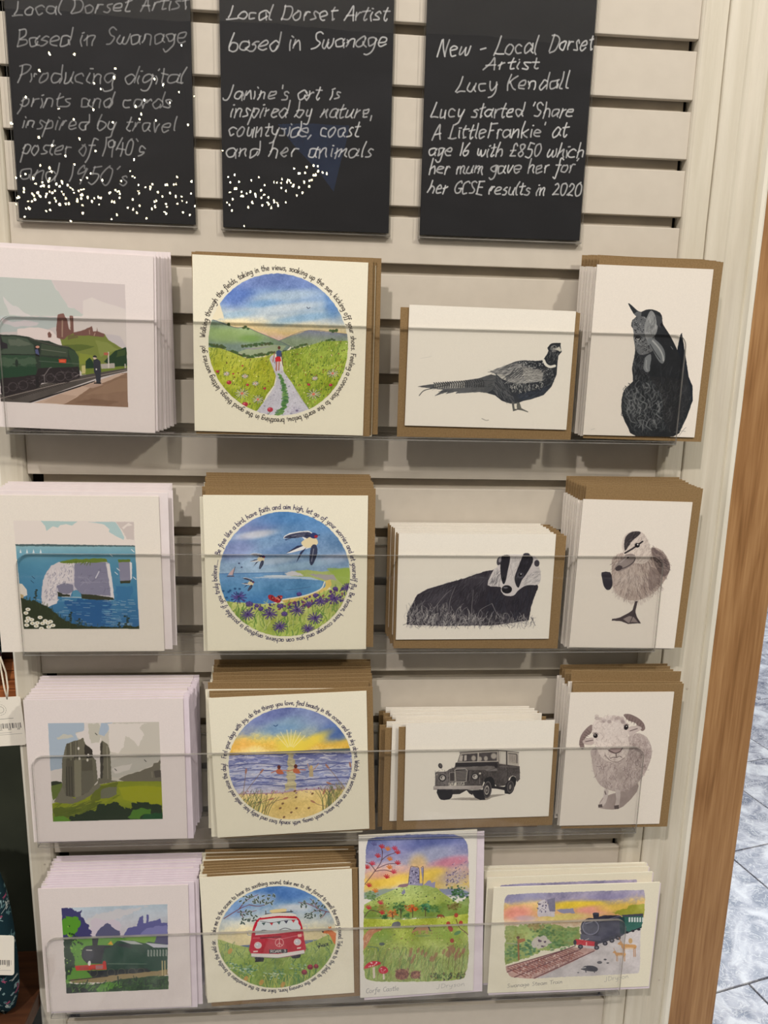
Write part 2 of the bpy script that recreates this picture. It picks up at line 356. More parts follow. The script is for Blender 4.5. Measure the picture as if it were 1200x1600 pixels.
    P.poly([(330, 1200), (880, 992), (1090, 915), (1150, 915), (1000, 985), (840, 1050), (720, 1140), (600, 1212)], (196, 170, 152), jag=2)
    P.poly([(760, 1035), (900, 1000), (960, 1020), (860, 1055)], (176, 150, 134), .9)
    P.poly([(420, 1190), (560, 1110), (720, 1130), (600, 1210)], (180, 154, 136), .8)
    P.poly([(800, 1120), (960, 1030), (1100, 960), (1172, 960), (1180, 1080), (1000, 1100)], (150, 122, 100), .8, jag=3)
    P.poly([(700, 1190), (860, 1150), (1100, 1180), (1000, 1215)], (126, 98, 80), .8, jag=4)
    # engine
    P.poly([(-60, 540), (60, 555), (180, 558), (290, 575), (350, 600), (470, 612), (560, 650), (640, 660), (700, 700), (735, 760), (745, 900), (700, 960), (380, 1000), (30, 1040), (0, 830), (-60, 800)], (48, 60, 50), jag=1.5)
    P.poly([(40, 570), (150, 570), (270, 590), (330, 650), (345, 735), (0, 735), (60, 690), (100, 680), (60, 620)], (74, 88, 74), jag=3)
    P.poly([(110, 590), (230, 600), (320, 650), (120, 660)], (112, 118, 104), .6, jag=5)
    P.poly([(0, 745), (345, 745), (355, 940), (24, 975)], (52, 78, 58))
    P.poly([(10, 770), (345, 770), (345, 830), (240, 850), (20, 850)], (84, 102, 82), .7, jag=8)
    P.poly([(20, 860), (200, 850), (350, 860), (355, 935), (24, 972)], (34, 66, 46), .8, jag=6)
    P.poly([(-60, 560), (40, 560), (45, 620), (98, 640), (98, 686), (-60, 680)], (48, 44, 50))
    P.line([(0, 738), (345, 742)], 5, (30, 36, 32), sm=0)
    P.poly([(400, 640), (560, 670), (640, 680), (640, 760), (400, 740)], (66, 78, 62), jag=4)
    P.poly([(380, 760), (560, 770), (740, 800), (740, 850), (400, 880)], (46, 70, 50), jag=4)
    P.poly([(640, 680), (700, 705), (735, 765), (742, 860), (690, 850), (650, 740)], (58, 78, 56), jag=2)
    P.line([(400, 690), (620, 720)], 6, (120, 122, 110), .8); P.line([(380, 800), (740, 825)], 5, (120, 126, 116), .7)
    P.line([(300, 590), (470, 640), (640, 665)], 8, (96, 84, 80), .8)
    P.poly([(555, 780), (625, 782), (622, 818), (560, 815)], (206, 74, 48)); P.line([(572, 798), (608, 800)], 9, (230, 120, 80))
    P.poly([(345, 655), (385, 660), (385, 760), (350, 750)], (28, 26, 28)); P.ell(368, 668, 18, 12, (206, 150, 130)); P.poly([(345, 690), (372, 690), (384, 745), (350, 730)], (84, 90, 130))
    P.ell(178, 820, 14, 36, (40, 52, 44)); P.line([(145, 830), (210, 832)], 7, (40, 52, 44))
    P.poly([(30, 970), (350, 930), (370, 870), (730, 850), (750, 950), (640, 1000), (400, 1010), (360, 1060), (60, 1140), (30, 1100)], (44, 38, 40), jag=3)
    for cx, cy, r in ((140, 1045, 40), (235, 1030, 42), (75, 1075, 30), (480, 960, 40), (570, 945, 42), (650, 940, 38), (700, 930, 26), (350, 1000, 26)):
        t = np.linspace(0, 6.28, 20); P.line([(cx + r * np.cos(a), cy + r * np.sin(a)) for a in t], 6, (92, 82, 84), .8, 0)
    for i in range(40):
        x = RG.uniform(60, 730); y = 1080 - (x - 60) * .25 + RG.uniform(-60, 20)
        P.line([(x, y), (x + RG.uniform(-40, 40), y + RG.uniform(-20, 10))], 4, (104, 96, 98), .6, 0)
    P.line([(410, 935), (430, 930), (470, 870), (490, 860)], 8, (120, 112, 112)); P.line([(425, 930), (430, 1010)], 7, (120, 112, 112))
    P.poly([(345, 945), (375, 945), (380, 1050), (352, 1055)], (36, 32, 34))
    P.line([(740, 925), (700, 945)], 6, (150, 140, 140))
    # guard
    P.poly([(865, 790), (900, 775), (930, 800), (935, 900), (932, 1005), (895, 1008), (885, 920), (872, 900)], (52, 54, 62), jag=1)
    P.ell(880, 765, 17, 16, (214, 190, 176)); P.poly([(862, 752), (880, 742), (898, 755), (896, 765), (865, 762)], (40, 42, 48)); P.ell(893, 875, 7, 9, (220, 210, 204))
    P.poly([(872, 1000), (938, 1000), (936, 1012), (872, 1012)], (36, 32, 34))
    P.clip = None
    return P

def art_meadow():
    P = sheet(150, 150, Q['meadow'], 320, 420, 5.217, CREAM)
    c = centre(P, 598, 640); r = 60.8
    disc(P, c, r)
    P.wash([(0, 40), (1200, 40), (1200, 640), (0, 640)], [(60, (116, 138, 190)), (180, (128, 158, 206)), (300, (158, 186, 214)), (420, (196, 206, 208)), (470, (226, 214, 176)), (520, (232, 206, 150)), (570, (222, 190, 170)), (640, (208, 190, 190))], tex=9, wob=10, grain=4)
    for (x, y, rx, ry, col, a) in ((250, 240, 150, 90, (72, 104, 184), .75), (430, 130, 220, 50, (104, 124, 182), .7), (820, 130, 260, 60, (110, 132, 190), .6), (1030, 300, 60, 110, (96, 142, 204), .7), (650, 240, 260, 40, (184, 204, 220), .8), (480, 300, 130, 28, (110, 156, 204), .6), (840, 410, 200, 30, (120, 168, 210), .6), (700, 330, 220, 30, (206, 216, 222), .8), (620, 450, 120, 30, (150, 188, 214), .5), (250, 390, 150, 26, (140, 178, 208), .6)):
        P.ell(x, y, rx, ry, col, a, soft=.6, tex=8, rot=-6, grain=6)
    P.poly([(0, 300), (110, 280), (140, 330), (160, 420), (0, 440)], (236, 226, 196), jag=4)
    P.line([(825, 330), (835, 342), (850, 334)], 5, (50, 60, 90))
    P.wash([(0, 450), (70, 428), (150, 450), (240, 490), (340, 492), (430, 530), (520, 570), (600, 600), (700, 640), (640, 700), (400, 720), (200, 680), (0, 640)], [(430, (134, 150, 150)), (520, (150, 176, 120)), (640, (120, 140, 130))], tex=9, jag=1, grain=4)
    P.ell(180, 560, 160, 50, (158, 186, 110), .6, soft=.6); P.ell(370, 580, 90, 30, (128, 168, 80), .7, soft=.6)
    P.wash([(600, 600), (700, 560), (840, 515), (960, 525), (1180, 550), (1180, 620), (900, 640), (700, 650)], [(515, (132, 136, 160)), (600, (148, 164, 136))], tex=9, jag=1, grain=4)
    P.line([(70, 430), (240, 490), (340, 492), (430, 530), (600, 600), (705, 650)], 4, (84, 84, 110), .8)
    P.line([(600, 600), (840, 516), (1180, 550)], 4, (84, 84, 110), .7)
    P.poly([(260, 690), (420, 640), (560, 630), (660, 640), (620, 690), (380, 740)], (158, 172, 138), tex=6)
    P.poly([(300, 660), (450, 650), (560, 640), (400, 672)], (158, 148, 168), .6, jag=2)
    for a, b, n in (((20, 620), (160, 650), 24), ((300, 640), (540, 618), 22), ((200, 680), (380, 735), 30), ((380, 725), (560, 690), 22), ((640, 690), (820, 630), 16), ((980, 592), (1040, 590), 6), ((1020, 525), (1075, 520), 8), ((190, 470), (200, 470), 3), ((310, 490), (345, 492), 5)):
        for i in range(n):
            t = i / max(1, n - 1); P.ell(a[0] + (b[0] - a[0]) * t + RG.uniform(-8, 8), a[1] + (b[1] - a[1]) * t + RG.uniform(-10, 10), 12, 9, (62 + RG.randint(20), 82 + RG.randint(20), 52), .85)
    left = [(0, 650), (120, 655), (240, 700), (340, 742), (480, 730), (560, 700), (530, 760), (580, 870), (560, 960), (500, 1040), (430, 1200), (0, 1200)]
    right = [(620, 690), (800, 650), (960, 605), (1180, 600), (1180, 1200), (850, 1165), (770, 1040), (700, 930), (640, 850)]
    P.wash(left, [(650, (172, 182, 74)), (850, (178, 184, 52)), (1200, (146, 168, 56))], tex=12, grain=7)
    P.wash(right, [(600, (158, 180, 78)), (900, (160, 178, 56)), (1200, (136, 160, 54))], tex=12, grain=7)
    P.hatch(left, 420, 68, 34, 4, [(92, 116, 34), (112, 130, 36), (200, 200, 70), (80, 104, 40), (214, 208, 90)], jit=18)
    P.hatch(right, 620, 75, 30, 4, [(84, 118, 40), (110, 134, 40), (196, 204, 80), (72, 104, 44), (206, 206, 100)], jit=16)
    P.dots(left, 110, 5, [(110, 60, 40), (70, 80, 30), (240, 236, 170)]); P.dots(right, 260, 5, [(90, 80, 40), (60, 90, 40), (236, 232, 180), (150, 80, 60)])
    P.line([(20, 650), (130, 658), (250, 700), (340, 745)], 4, (90, 110, 50), .6)
    path = [(525, 740), (560, 715), (620, 790), (640, 850), (720, 960), (770, 1050), (850, 1160), (860, 1240), (400, 1240), (430, 1160), (520, 1040), (575, 940), (575, 880), (545, 800)]
    P.wash(path, [(720, (206, 204, 212)), (1240, (206, 204, 214))], tex=7, sm=3, grain=5)
    P.line(path[4:7] , 3, (90, 90, 110), .6); P.dots(path, 70, 6, [(140, 140, 160), (176, 150, 170), (120, 120, 140)], .6)
    for i in range(90):
        t = i / 90.; y = 870 + 340 * t; x = np.interp(y, [870, 960, 1060, 1130, 1210], [605, 640, 655, 640, 595]) + RG.uniform(-8, 8) * (1 + 2 * t)
        P.ell(x, y, 10 + 12 * t, 8, [(84, 130, 66), (120, 160, 84), (60, 110, 60)][RG.randint(3)], .7)
    for x, y, r_ in ((300, 1025, 52), (430, 1075, 44), (885, 1035, 54), (1040, 865, 44), (325, 885, 24), (175, 865, 22), (895, 905, 22), (410, 945, 24)):
        flower(P, x, y, r_ * 1.1, (86, 96, 60), (220, 130, 90), w=7); flower(P, x, y, r_, (236, 226, 224), (216, 120, 90), w=4.5)
    for x, y, q in ((195, 935, 20), (325, 1115, 24), (530, 1160, 24), (1025, 960, 15), (845, 955, 12), (345, 955, 12), (485, 985, 12), (103, 845, 14), (230, 865, 8), (305, 800, 8)):
        P.ell(x, y, q, q * .8, (178, 44, 64), .95); P.ell(x - q * .3, y - q * .3, q * .4, q * .3, (226, 120, 130), .8)
    P.line([(530, 1180), (490, 1225)], 5, (90, 110, 60)); flower(P, 750, 1170, 46, (176, 170, 190), (120, 110, 140), w=4)
    # walker
    P.ell(602, 655, 11, 14, (96, 56, 44)); P.poly([(578, 685), (600, 672), (622, 685), (620, 730), (582, 730)], (66, 84, 122)); P.poly([(570, 738), (585, 725), (612, 728), (620, 765), (572, 768)], (206, 40, 48))
    P.line([(582, 770), (580, 840)], 10, (178, 110, 90)); P.line([(603, 770), (600, 835)], 10, (178, 110, 90)); P.line([(565, 700), (552, 770)], 7, (178, 110, 90)); P.line([(622, 700), (632, 790)], 7, (90, 70, 60))
    P.clip = None
    P.ring("Walking through the fields, taking in the views, soaking up the sun, kicking off your shoes. Feeling a connection to the earth below, breathing in the good things, letting worries go!", c, r + 3.0, 176, -178, 2.5, .62, (52, 46, 42))
    return P

def art_pheasant():
    P = sheet(150, 106, Q['pheasant'], 640, 520, 4.8, (233, 227, 214))
    K = (40, 42, 46)
    tail = [(60, 418), (150, 402), (250, 388), (400, 372), (520, 352), (610, 322), (690, 340), (740, 400), (640, 470), (520, 455), (345, 468), (360, 452), (270, 472), (290, 455), (190, 488), (250, 440), (180, 432)]
    P.poly(tail, (86, 88, 90), jag=1, tex=5)
    P.poly([(190, 398), (420, 372), (420, 425), (190, 432)], (176, 174, 166), .95)
    P.line([(75, 485), (110, 448), (180, 428), (300, 400)], 5, K)
    for i in range(22):
        x = 185 + i * 17; P.line([(x, 388 - i * 1.2), (x + 14, 404 - i), (x + 10, 428 - i * .6)], 7, K, .85)
    P.hatch(tail, 110, 12, 50, 2.6, [(36, 38, 42), (110, 110, 108), (52, 54, 56), (84, 84, 84)], jit=8)
    body = [(600, 300), (700, 262), (800, 222), (850, 215), (960, 218), (1000, 210), (1030, 165), (1040, 140), (1030, 120), (1060, 88), (1105, 80), (1130, 84), (1130, 110), (1137, 150), (1112, 180), (1105, 240), (1098, 320), (1060, 410), (1000, 475), (900, 510), (850, 520), (800, 540), (745, 540), (690, 520), (640, 480), (580, 462), (620, 440), (640, 400), (650, 330), (640, 315)]
    P.poly(body, (50, 54, 60), jag=1, tex=5)
    P.hatch([(650, 330), (740, 400), (760, 470), (790, 530), (740, 535), (640, 470), (620, 420)], 200, -55, 40, 2.5, [(100, 102, 104), (60, 62, 66), (130, 130, 130)], jit=12)
    P.poly([(650, 320), (700, 322), (720, 340), (728, 370), (690, 355)], (206, 202, 190), .9)
    wing = [(600, 300), (700, 262), (800, 232), (850, 250), (980, 285), (1000, 310), (990, 370), (900, 385), (800, 390), (735, 375), (715, 330), (650, 315)]
    P.poly(wing, (132, 132, 130), jag=1, tex=6)
    P.hatch(wing, 240, 20, 62, 3, [(60, 62, 66), (176, 174, 170), (90, 90, 92), (200, 198, 190)], jit=12, curve=.15)
    for i in range(12):
        x = 700 + i * 24; P.line([(x, 355 - i * 2), (x + 55, 318 - i * 5), (x + 90, 275)], 5, (46, 48, 52), .8)
    P.poly([(850, 275), (960, 280), (1000, 312), (985, 365), (880, 378), (850, 330)], (160, 158, 152), .65, jag=3, tex=8)
    P.hatch([(860, 280), (990, 300), (980, 370), (870, 372)], 90, -8, 34, 3, [(110, 110, 108), (196, 194, 186)], jit=14)
    P.dots([(810, 225), (990, 225), (1080, 290), (1080, 380), (1010, 300), (850, 262)], 130, 5, [(176, 176, 172), (20, 22, 28), (120, 120, 120)])
    P.hatch([(750, 395), (990, 380), (1000, 420), (900, 460), (760, 455)], 130, 100, 16, 4, [(210, 208, 198), (26, 28, 34), (180, 178, 170)], jit=30, curve=.4)
    P.hatch([(800, 470), (1050, 400), (980, 480), (830, 515)], 160, 30, 30, 3, [(44, 52, 66), (70, 78, 92), (30, 36, 46)], jit=15)
    P.hatch([(1000, 290), (1095, 290), (1060, 400), (1010, 420)], 120, 60, 18, 3, [(96, 98, 98), (30, 32, 38)], jit=20)
    P.line([(1003, 212), (1020, 245), (1050, 262), (1085, 255)], 19, (228, 224, 212))
    P.hatch([(1020, 190), (1040, 150), (1110, 150), (1105, 230), (1050, 235)], 70, 70, 22, 3, [(96, 98, 98), (26, 28, 32), (140, 140, 136)], jit=20)
    P.ell(1080, 125, 26, 26, (120, 120, 118)); P.ell(1085, 112, 7, 7, (16, 18, 22)); P.dots([(1056, 105), (1105, 100), (1100, 150), (1060, 148)], 30, 4, [(50, 50, 54), (170, 168, 160)])
    P.poly([(1092, 128), (1120, 108), (1135, 135), (1128, 148), (1105, 136)], (204, 200, 186)); P.line([(1040, 118), (1065, 90), (1128, 86)], 8, (24, 26, 30))
    P.poly([(762, 530), (780, 528), (785, 560), (800, 590), (772, 598)], (96, 96, 92)); P.poly([(800, 530), (822, 535), (835, 575), (885, 600), (885, 606), (840, 592), (800, 585), (790, 560)], (96, 96, 90), tex=6)
    P.line([(775, 595), (820, 580)], 4, (70, 70, 68)); P.poly([(780, 545), (802, 540), (800, 578), (785, 582)], (226, 220, 204))
    P.line([(540, 655), (570, 668), (590, 666)], 5, (120, 118, 110), .7); P.line([(80, 205), (140, 196), (170, 186)], 2, (186, 184, 176), .7)
    return P

def art_hen():
    P = sheet(106, 151, Q['hen'], 870, 380, 3.636, WHITE)
    K = (34, 37, 41)
    P.poly([(685, 600), (700, 530), (712, 512), (718, 560), (735, 680), (745, 760), (765, 810), (765, 890), (720, 1000), (650, 1090)], (22, 28, 38), jag=1)
    body = [(440, 500), (425, 480), (432, 445), (455, 425), (440, 410), (408, 350), (430, 362), (458, 388), (482, 398), (510, 385), (548, 383), (590, 400), (602, 430), (605, 465), (640, 520), (680, 600), (710, 680), (740, 760), (755, 850), (750, 930), (700, 1040), (650, 1092), (440, 1092), (400, 1050), (365, 970), (365, 890), (385, 830), (430, 790), (425, 720), (440, 650), (445, 600), (436, 540)]
    P.poly(body, K, sm=2, tex=4)
    P.hatch([(430, 790), (700, 780), (750, 880), (700, 1040), (440, 1090), (370, 970), (385, 830)], 500, lambda x, y: 90 - (x - 540) * .15, 34, 3.4, [(84, 88, 90), (54, 58, 62), (24, 26, 30), (60, 64, 66)], jit=30, curve=.5)
    P.hatch([(380, 830), (430, 800), (600, 790), (640, 1000), (450, 1060), (380, 980)], 130, 85, 46, 5, [(130, 132, 132), (96, 98, 100)], .7, jit=25, curve=.5)
    P.hatch([(440, 640), (500, 660), (520, 780), (430, 780)], 110, 80, 26, 3.4, [(96, 98, 100), (60, 62, 66), (20, 22, 26)], jit=22, curve=.4)
    P.poly([(520, 760), (735, 770), (745, 900), (650, 1090), (600, 1000), (590, 860)], (40, 40, 42), .55)
    face = [(432, 450), (470, 425), (510, 430), (540, 500), (560, 560), (540, 620), (470, 640), (445, 590), (438, 520)]
    P.poly(face, (92, 94, 96), sm=3, tex=6); P.dots(face, 220, 3.4, [(50, 52, 56), (140, 142, 142), (30, 32, 36)])
    P.poly([(536, 390), (560, 410), (575, 470), (565, 520), (540, 545), (512, 560), (498, 500), (510, 440)], (128, 130, 130), sm=4, tex=6)
    P.hatch([(520, 420), (565, 430), (565, 510), (515, 530)], 60, 80, 30, 3, [(90, 92, 94), (160, 162, 160)], jit=15)
    P.poly([(565, 410), (600, 425), (602, 460), (590, 485), (570, 470)], (56, 58, 62), jag=1); P.ell(598, 468, 8, 10, (16, 16, 20))
    P.poly([(512, 560), (545, 545), (590, 580), (612, 620), (612, 665), (598, 688), (575, 670), (545, 615)], (112, 116, 118), sm=3, tex=6)
    P.line([(545, 560), (580, 600), (600, 640), (604, 670)], 8, (186, 188, 186), .8); P.line([(530, 580), (560, 630), (585, 665)], 4, (40, 42, 46))
    P.ell(462, 548, 17, 10, (18, 18, 22), rot=10); P.ell(462, 551, 9, 5, (210, 210, 206)); P.ell(462, 549, 4, 4, (16, 16, 20)); P.line([(443, 536), (465, 534), (484, 545)], 4, (26, 28, 32))
    P.poly([(500, 655), (530, 635), (535, 660), (528, 700), (525, 730), (505, 737), (490, 715), (495, 685)], (120, 124, 126), sm=3); P.line([(508, 670), (505, 710), (512, 726)], 5, (170, 172, 170), .7)
    P.poly([(440, 410), (460, 395), (485, 402), (480, 430), (462, 432)], (90, 92, 94), tex=5)
    P.line([(648, 590), (658, 605)], 3, (150, 150, 150)); P.hatch([(560, 700), (720, 700), (740, 900), (620, 900)], 60, 80, 50, 4, [(26, 28, 34), (60, 64, 68)], .5, jit=20)
    P.line([(655, 1068), (690, 1060), (720, 1062)], 2, (120, 118, 116)); P.line([(680, 1090), (710, 1052), (724, 1040)], 2, (120, 118, 116)); P.line([(190, 1062), (212, 1056)], 2, (170, 166, 160))
    return P

def art_cliff():
    P = sheet(148, 148, Q['cliff'], 0, 730, 4, WHITE)
    pale = (222, 212, 204)
    P.setclip([(96, 338), (832, 342), (868, 1006), (150, 1014)])
    P.poly([(96, 338), (832, 342), (840, 492), (106, 490)], pale)
    P.poly([(265, 340), (490, 344), (455, 368), (420, 360), (385, 365), (370, 382), (340, 372), (300, 402), (292, 370)], (172, 196, 194), jag=1)
    P.poly([(555, 346), (720, 345), (745, 380), (775, 440), (770, 455), (720, 430), (680, 405), (685, 390), (650, 360), (600, 352)], (172, 196, 196), jag=1)
    P.poly([(725, 345), (832, 346), (835, 455), (790, 450), (765, 400), (740, 370)], (200, 188, 182), jag=2); P.poly([(760, 380), (800, 350), (825, 365), (790, 372), (770, 390)], pale)
    P.wash([(104, 488), (842, 490), (870, 1008), (150, 1016)], [(490, (134, 172, 180)), (530, (112, 160, 178)), (600, (86, 144, 172)), (800, (70, 128, 166)), (1000, (52, 100, 146))], tex=2)
    P.poly([(104, 484), (300, 482), (500, 486), (840, 488), (840, 496), (104, 496)], (78, 98, 100), jag=2)
    for x in (138, 178, 218, 262): P.poly([(x, 512), (x + 7, 538), (x - 6, 538)], (214, 220, 222))
    P.poly([(400, 830), (700, 820), (690, 1000), (600, 990), (480, 980), (440, 900)], (44, 94, 146), jag=6)
    P.poly([(720, 740), (830, 740), (800, 860), (740, 870)], (60, 116, 160), .8, jag=6)
    for i in range(170):
        x = RG.choice([RG.uniform(650, 740), RG.uniform(380, 560), RG.uniform(740, 840), RG.uniform(160, 860)], p=[.4, .25, .2, .15]); y = RG.uniform(820, 990)
        P.line([(x - 16, y), (x + RG.uniform(5, 28), y + 1)], 3, [(176, 192, 202), (120, 168, 194), (60, 110, 156)][RG.randint(3)], .8, 0)
    # stack and arch
    P.poly([(268, 860), (262, 800), (275, 710), (300, 650), (330, 615), (380, 592), (430, 590), (660, 588), (684, 600), (700, 700), (712, 820), (690, 828), (520, 820), (512, 790), (485, 765), (458, 770), (440, 812), (366, 805), (360, 850), (300, 875)], (196, 190, 200), jag=2)
    P.poly([(268, 860), (262, 800), (275, 710), (300, 650), (330, 615), (380, 592), (470, 592), (462, 640), (468, 720), (380, 726), (355, 760), (360, 850), (300, 875)], (216, 208, 210), jag=3)
    P.poly([(470, 600), (660, 592), (690, 730), (695, 800), (512, 790), (485, 765), (468, 740)], (136, 134, 156), jag=2)
    P.poly([(356, 740), (400, 722), (462, 735), (462, 770), (440, 790), (380, 790)], (132, 130, 150), jag=3)
    P.poly([(664, 600), (684, 600), (700, 700), (714, 815), (694, 825), (686, 740)], (226, 220, 220), jag=2)
    P.hatch([(300, 650), (460, 600), (460, 720), (370, 730), (350, 840), (280, 840)], 120, 70, 16, 4, [(150, 148, 166), (236, 230, 228), (120, 120, 140)], .8, jit=30)
    P.hatch([(480, 620), (660, 610), (690, 780), (520, 780)], 26, 10, 26, 3, [(108, 106, 128), (160, 158, 176)], .8, jit=40)
    P.line([(500, 716), (670, 716)], 2, (180, 178, 190), .8); P.line([(600, 690), (620, 650)], 7, (206, 204, 214))
    P.poly([(372, 594), (430, 578), (520, 572), (640, 570), (668, 576), (672, 592), (560, 594), (430, 600)], (112, 132, 52), jag=3); P.hatch([(420, 590), (580, 590), (570, 605), (430, 606)], 20, 60, 14, 4, [(88, 108, 40)], jit=30)
    P.poly([(362, 775), (400, 792), (440, 796), (442, 808), (366, 808)], (54, 58, 44), jag=2); P.poly([(510, 790), (600, 796), (706, 812), (712, 826), (600, 826), (512, 820)], (58, 60, 42), jag=2)
    P.poly([(458, 772), (485, 766), (510, 795), (512, 820), (456, 812)], (92, 148, 176)); P.line([(390, 810), (510, 812)], 4, (220, 222, 222), .9)
    P.poly([(262, 850), (300, 838), (375, 824), (350, 850), (300, 875)], (222, 216, 218), jag=2)
    P.poly([(738, 588), (812, 588), (822, 640), (815, 712), (750, 712)], (140, 138, 158), jag=1); P.poly([(808, 588), (822, 595), (822, 690), (812, 704)], (226, 222, 222)); P.poly([(736, 576), (812, 574), (812, 590), (740, 592)], (104, 124, 50), jag=2); P.poly([(748, 708), (814, 704), (810, 722), (752, 722)], (62, 64, 44), jag=1)
    for x, y in ((215, 690), (208, 716), (738, 636), (726, 660), (826, 520), (694, 548), (838, 690)): P.line([(x - 8, y - 7), (x + 8, y + 7)], 5, (222, 224, 226) if x > 300 else (50, 90, 120), sm=0)
    P.poly([(120, 726), (145, 730), (172, 765), (176, 800), (150, 812), (125, 800)], (226, 218, 206)); P.poly([(124, 790), (152, 800), (150, 830), (128, 820)], (190, 166, 120))
    hill = [(128, 820), (200, 828), (300, 870), (350, 920), (400, 955), (480, 985), (600, 1000), (870, 990), (870, 1020), (140, 1020)]
    P.poly(hill, (48, 56, 34), jag=5)
    P.hatch([(130, 810), (300, 860), (420, 950), (640, 990), (870, 985), (870, 1000), (400, 990), (200, 850)], 150, 88, 26, 3, [(44, 56, 32), (66, 74, 40)], jit=14)
    for x, y in ((445, 930), (790, 950), (228, 790), (495, 970), (742, 992)):
        P.line([(x, y + 40), (x + 2, y - 25)], 4, (40, 54, 40), sm=0)
        for k in range(5): P.ell(x + RG.uniform(-12, 12), y - 22 + k * 12, 8, 5, (40, 54, 44))
    for i in range(17):
        x, y = [(178, 890), (165, 913), (178, 945), (170, 965), (168, 990), (200, 955), (205, 978), (228, 995), (253, 940), (235, 975), (268, 978), (285, 962), (318, 966), (300, 975), (306, 1000), (332, 990), (260, 1010)][i]
        P.ell(x, y, 16, 11, (232, 228, 216)); P.ell(x, y, 5, 4, (190, 176, 120))
    P.clip = None
    return P

def swallow(P, x, y, k, rot=0):
    def L(pts): 
        r = np.radians(rot); return [(x + k * (a * np.cos(r) - b * np.sin(r)), y + k * (a * np.sin(r) + b * np.cos(r))) for a, b in pts]
    P.poly(L([(-160, 5), (-120, -30), (0, -45), (30, -20), (50, 20), (20, 60), (-50, 80), (-145, 100), (-60, 50), (-20, 40), (-40, -5)]), (226, 224, 222), sm=2)
    P.poly(L([(-155, 0), (-110, -24), (-10, -38), (25, -20), (5, 10), (-30, -5), (-90, 0)]), (64, 68, 92), sm=3)
    P.hatch(L([(-150, 0), (-20, -30), (0, -10), (-80, 0)]), 30, 10 - rot, 50 * k, 5 * k, [(40, 44, 66), (130, 132, 150)], jit=8)
    P.poly(L([(-20, 45), (-60, 62), (-145, 100), (-70, 50)]), (44, 50, 80)); P.poly(L([(-10, 60), (-40, 100), (-78, 160), (-50, 90)]), (44, 50, 80))
    P.poly(L([(-45, 30), (-10, 5), (30, -10), (56, 10), (60, 40), (20, 60), (-20, 60)]), (226, 210, 170), sm=3)
    P.poly(L([(20, 55), (50, 45), (60, 90), (40, 150), (20, 175), (8, 140)]), (56, 62, 86), sm=3); P.line(L([(35, 70), (22, 150)]), 4 * k, (150, 152, 166))
    P.poly(L([(10, -10), (30, -32), (58, -22), (56, 0), (30, 4)]), (48, 56, 104), sm=3); P.ell(*L([(50, -8)])[0], 12 * k, 9 * k, (160, 44, 56)); P.line(L([(58, -16), (74, -18)]), 4 * k, (40, 36, 50))

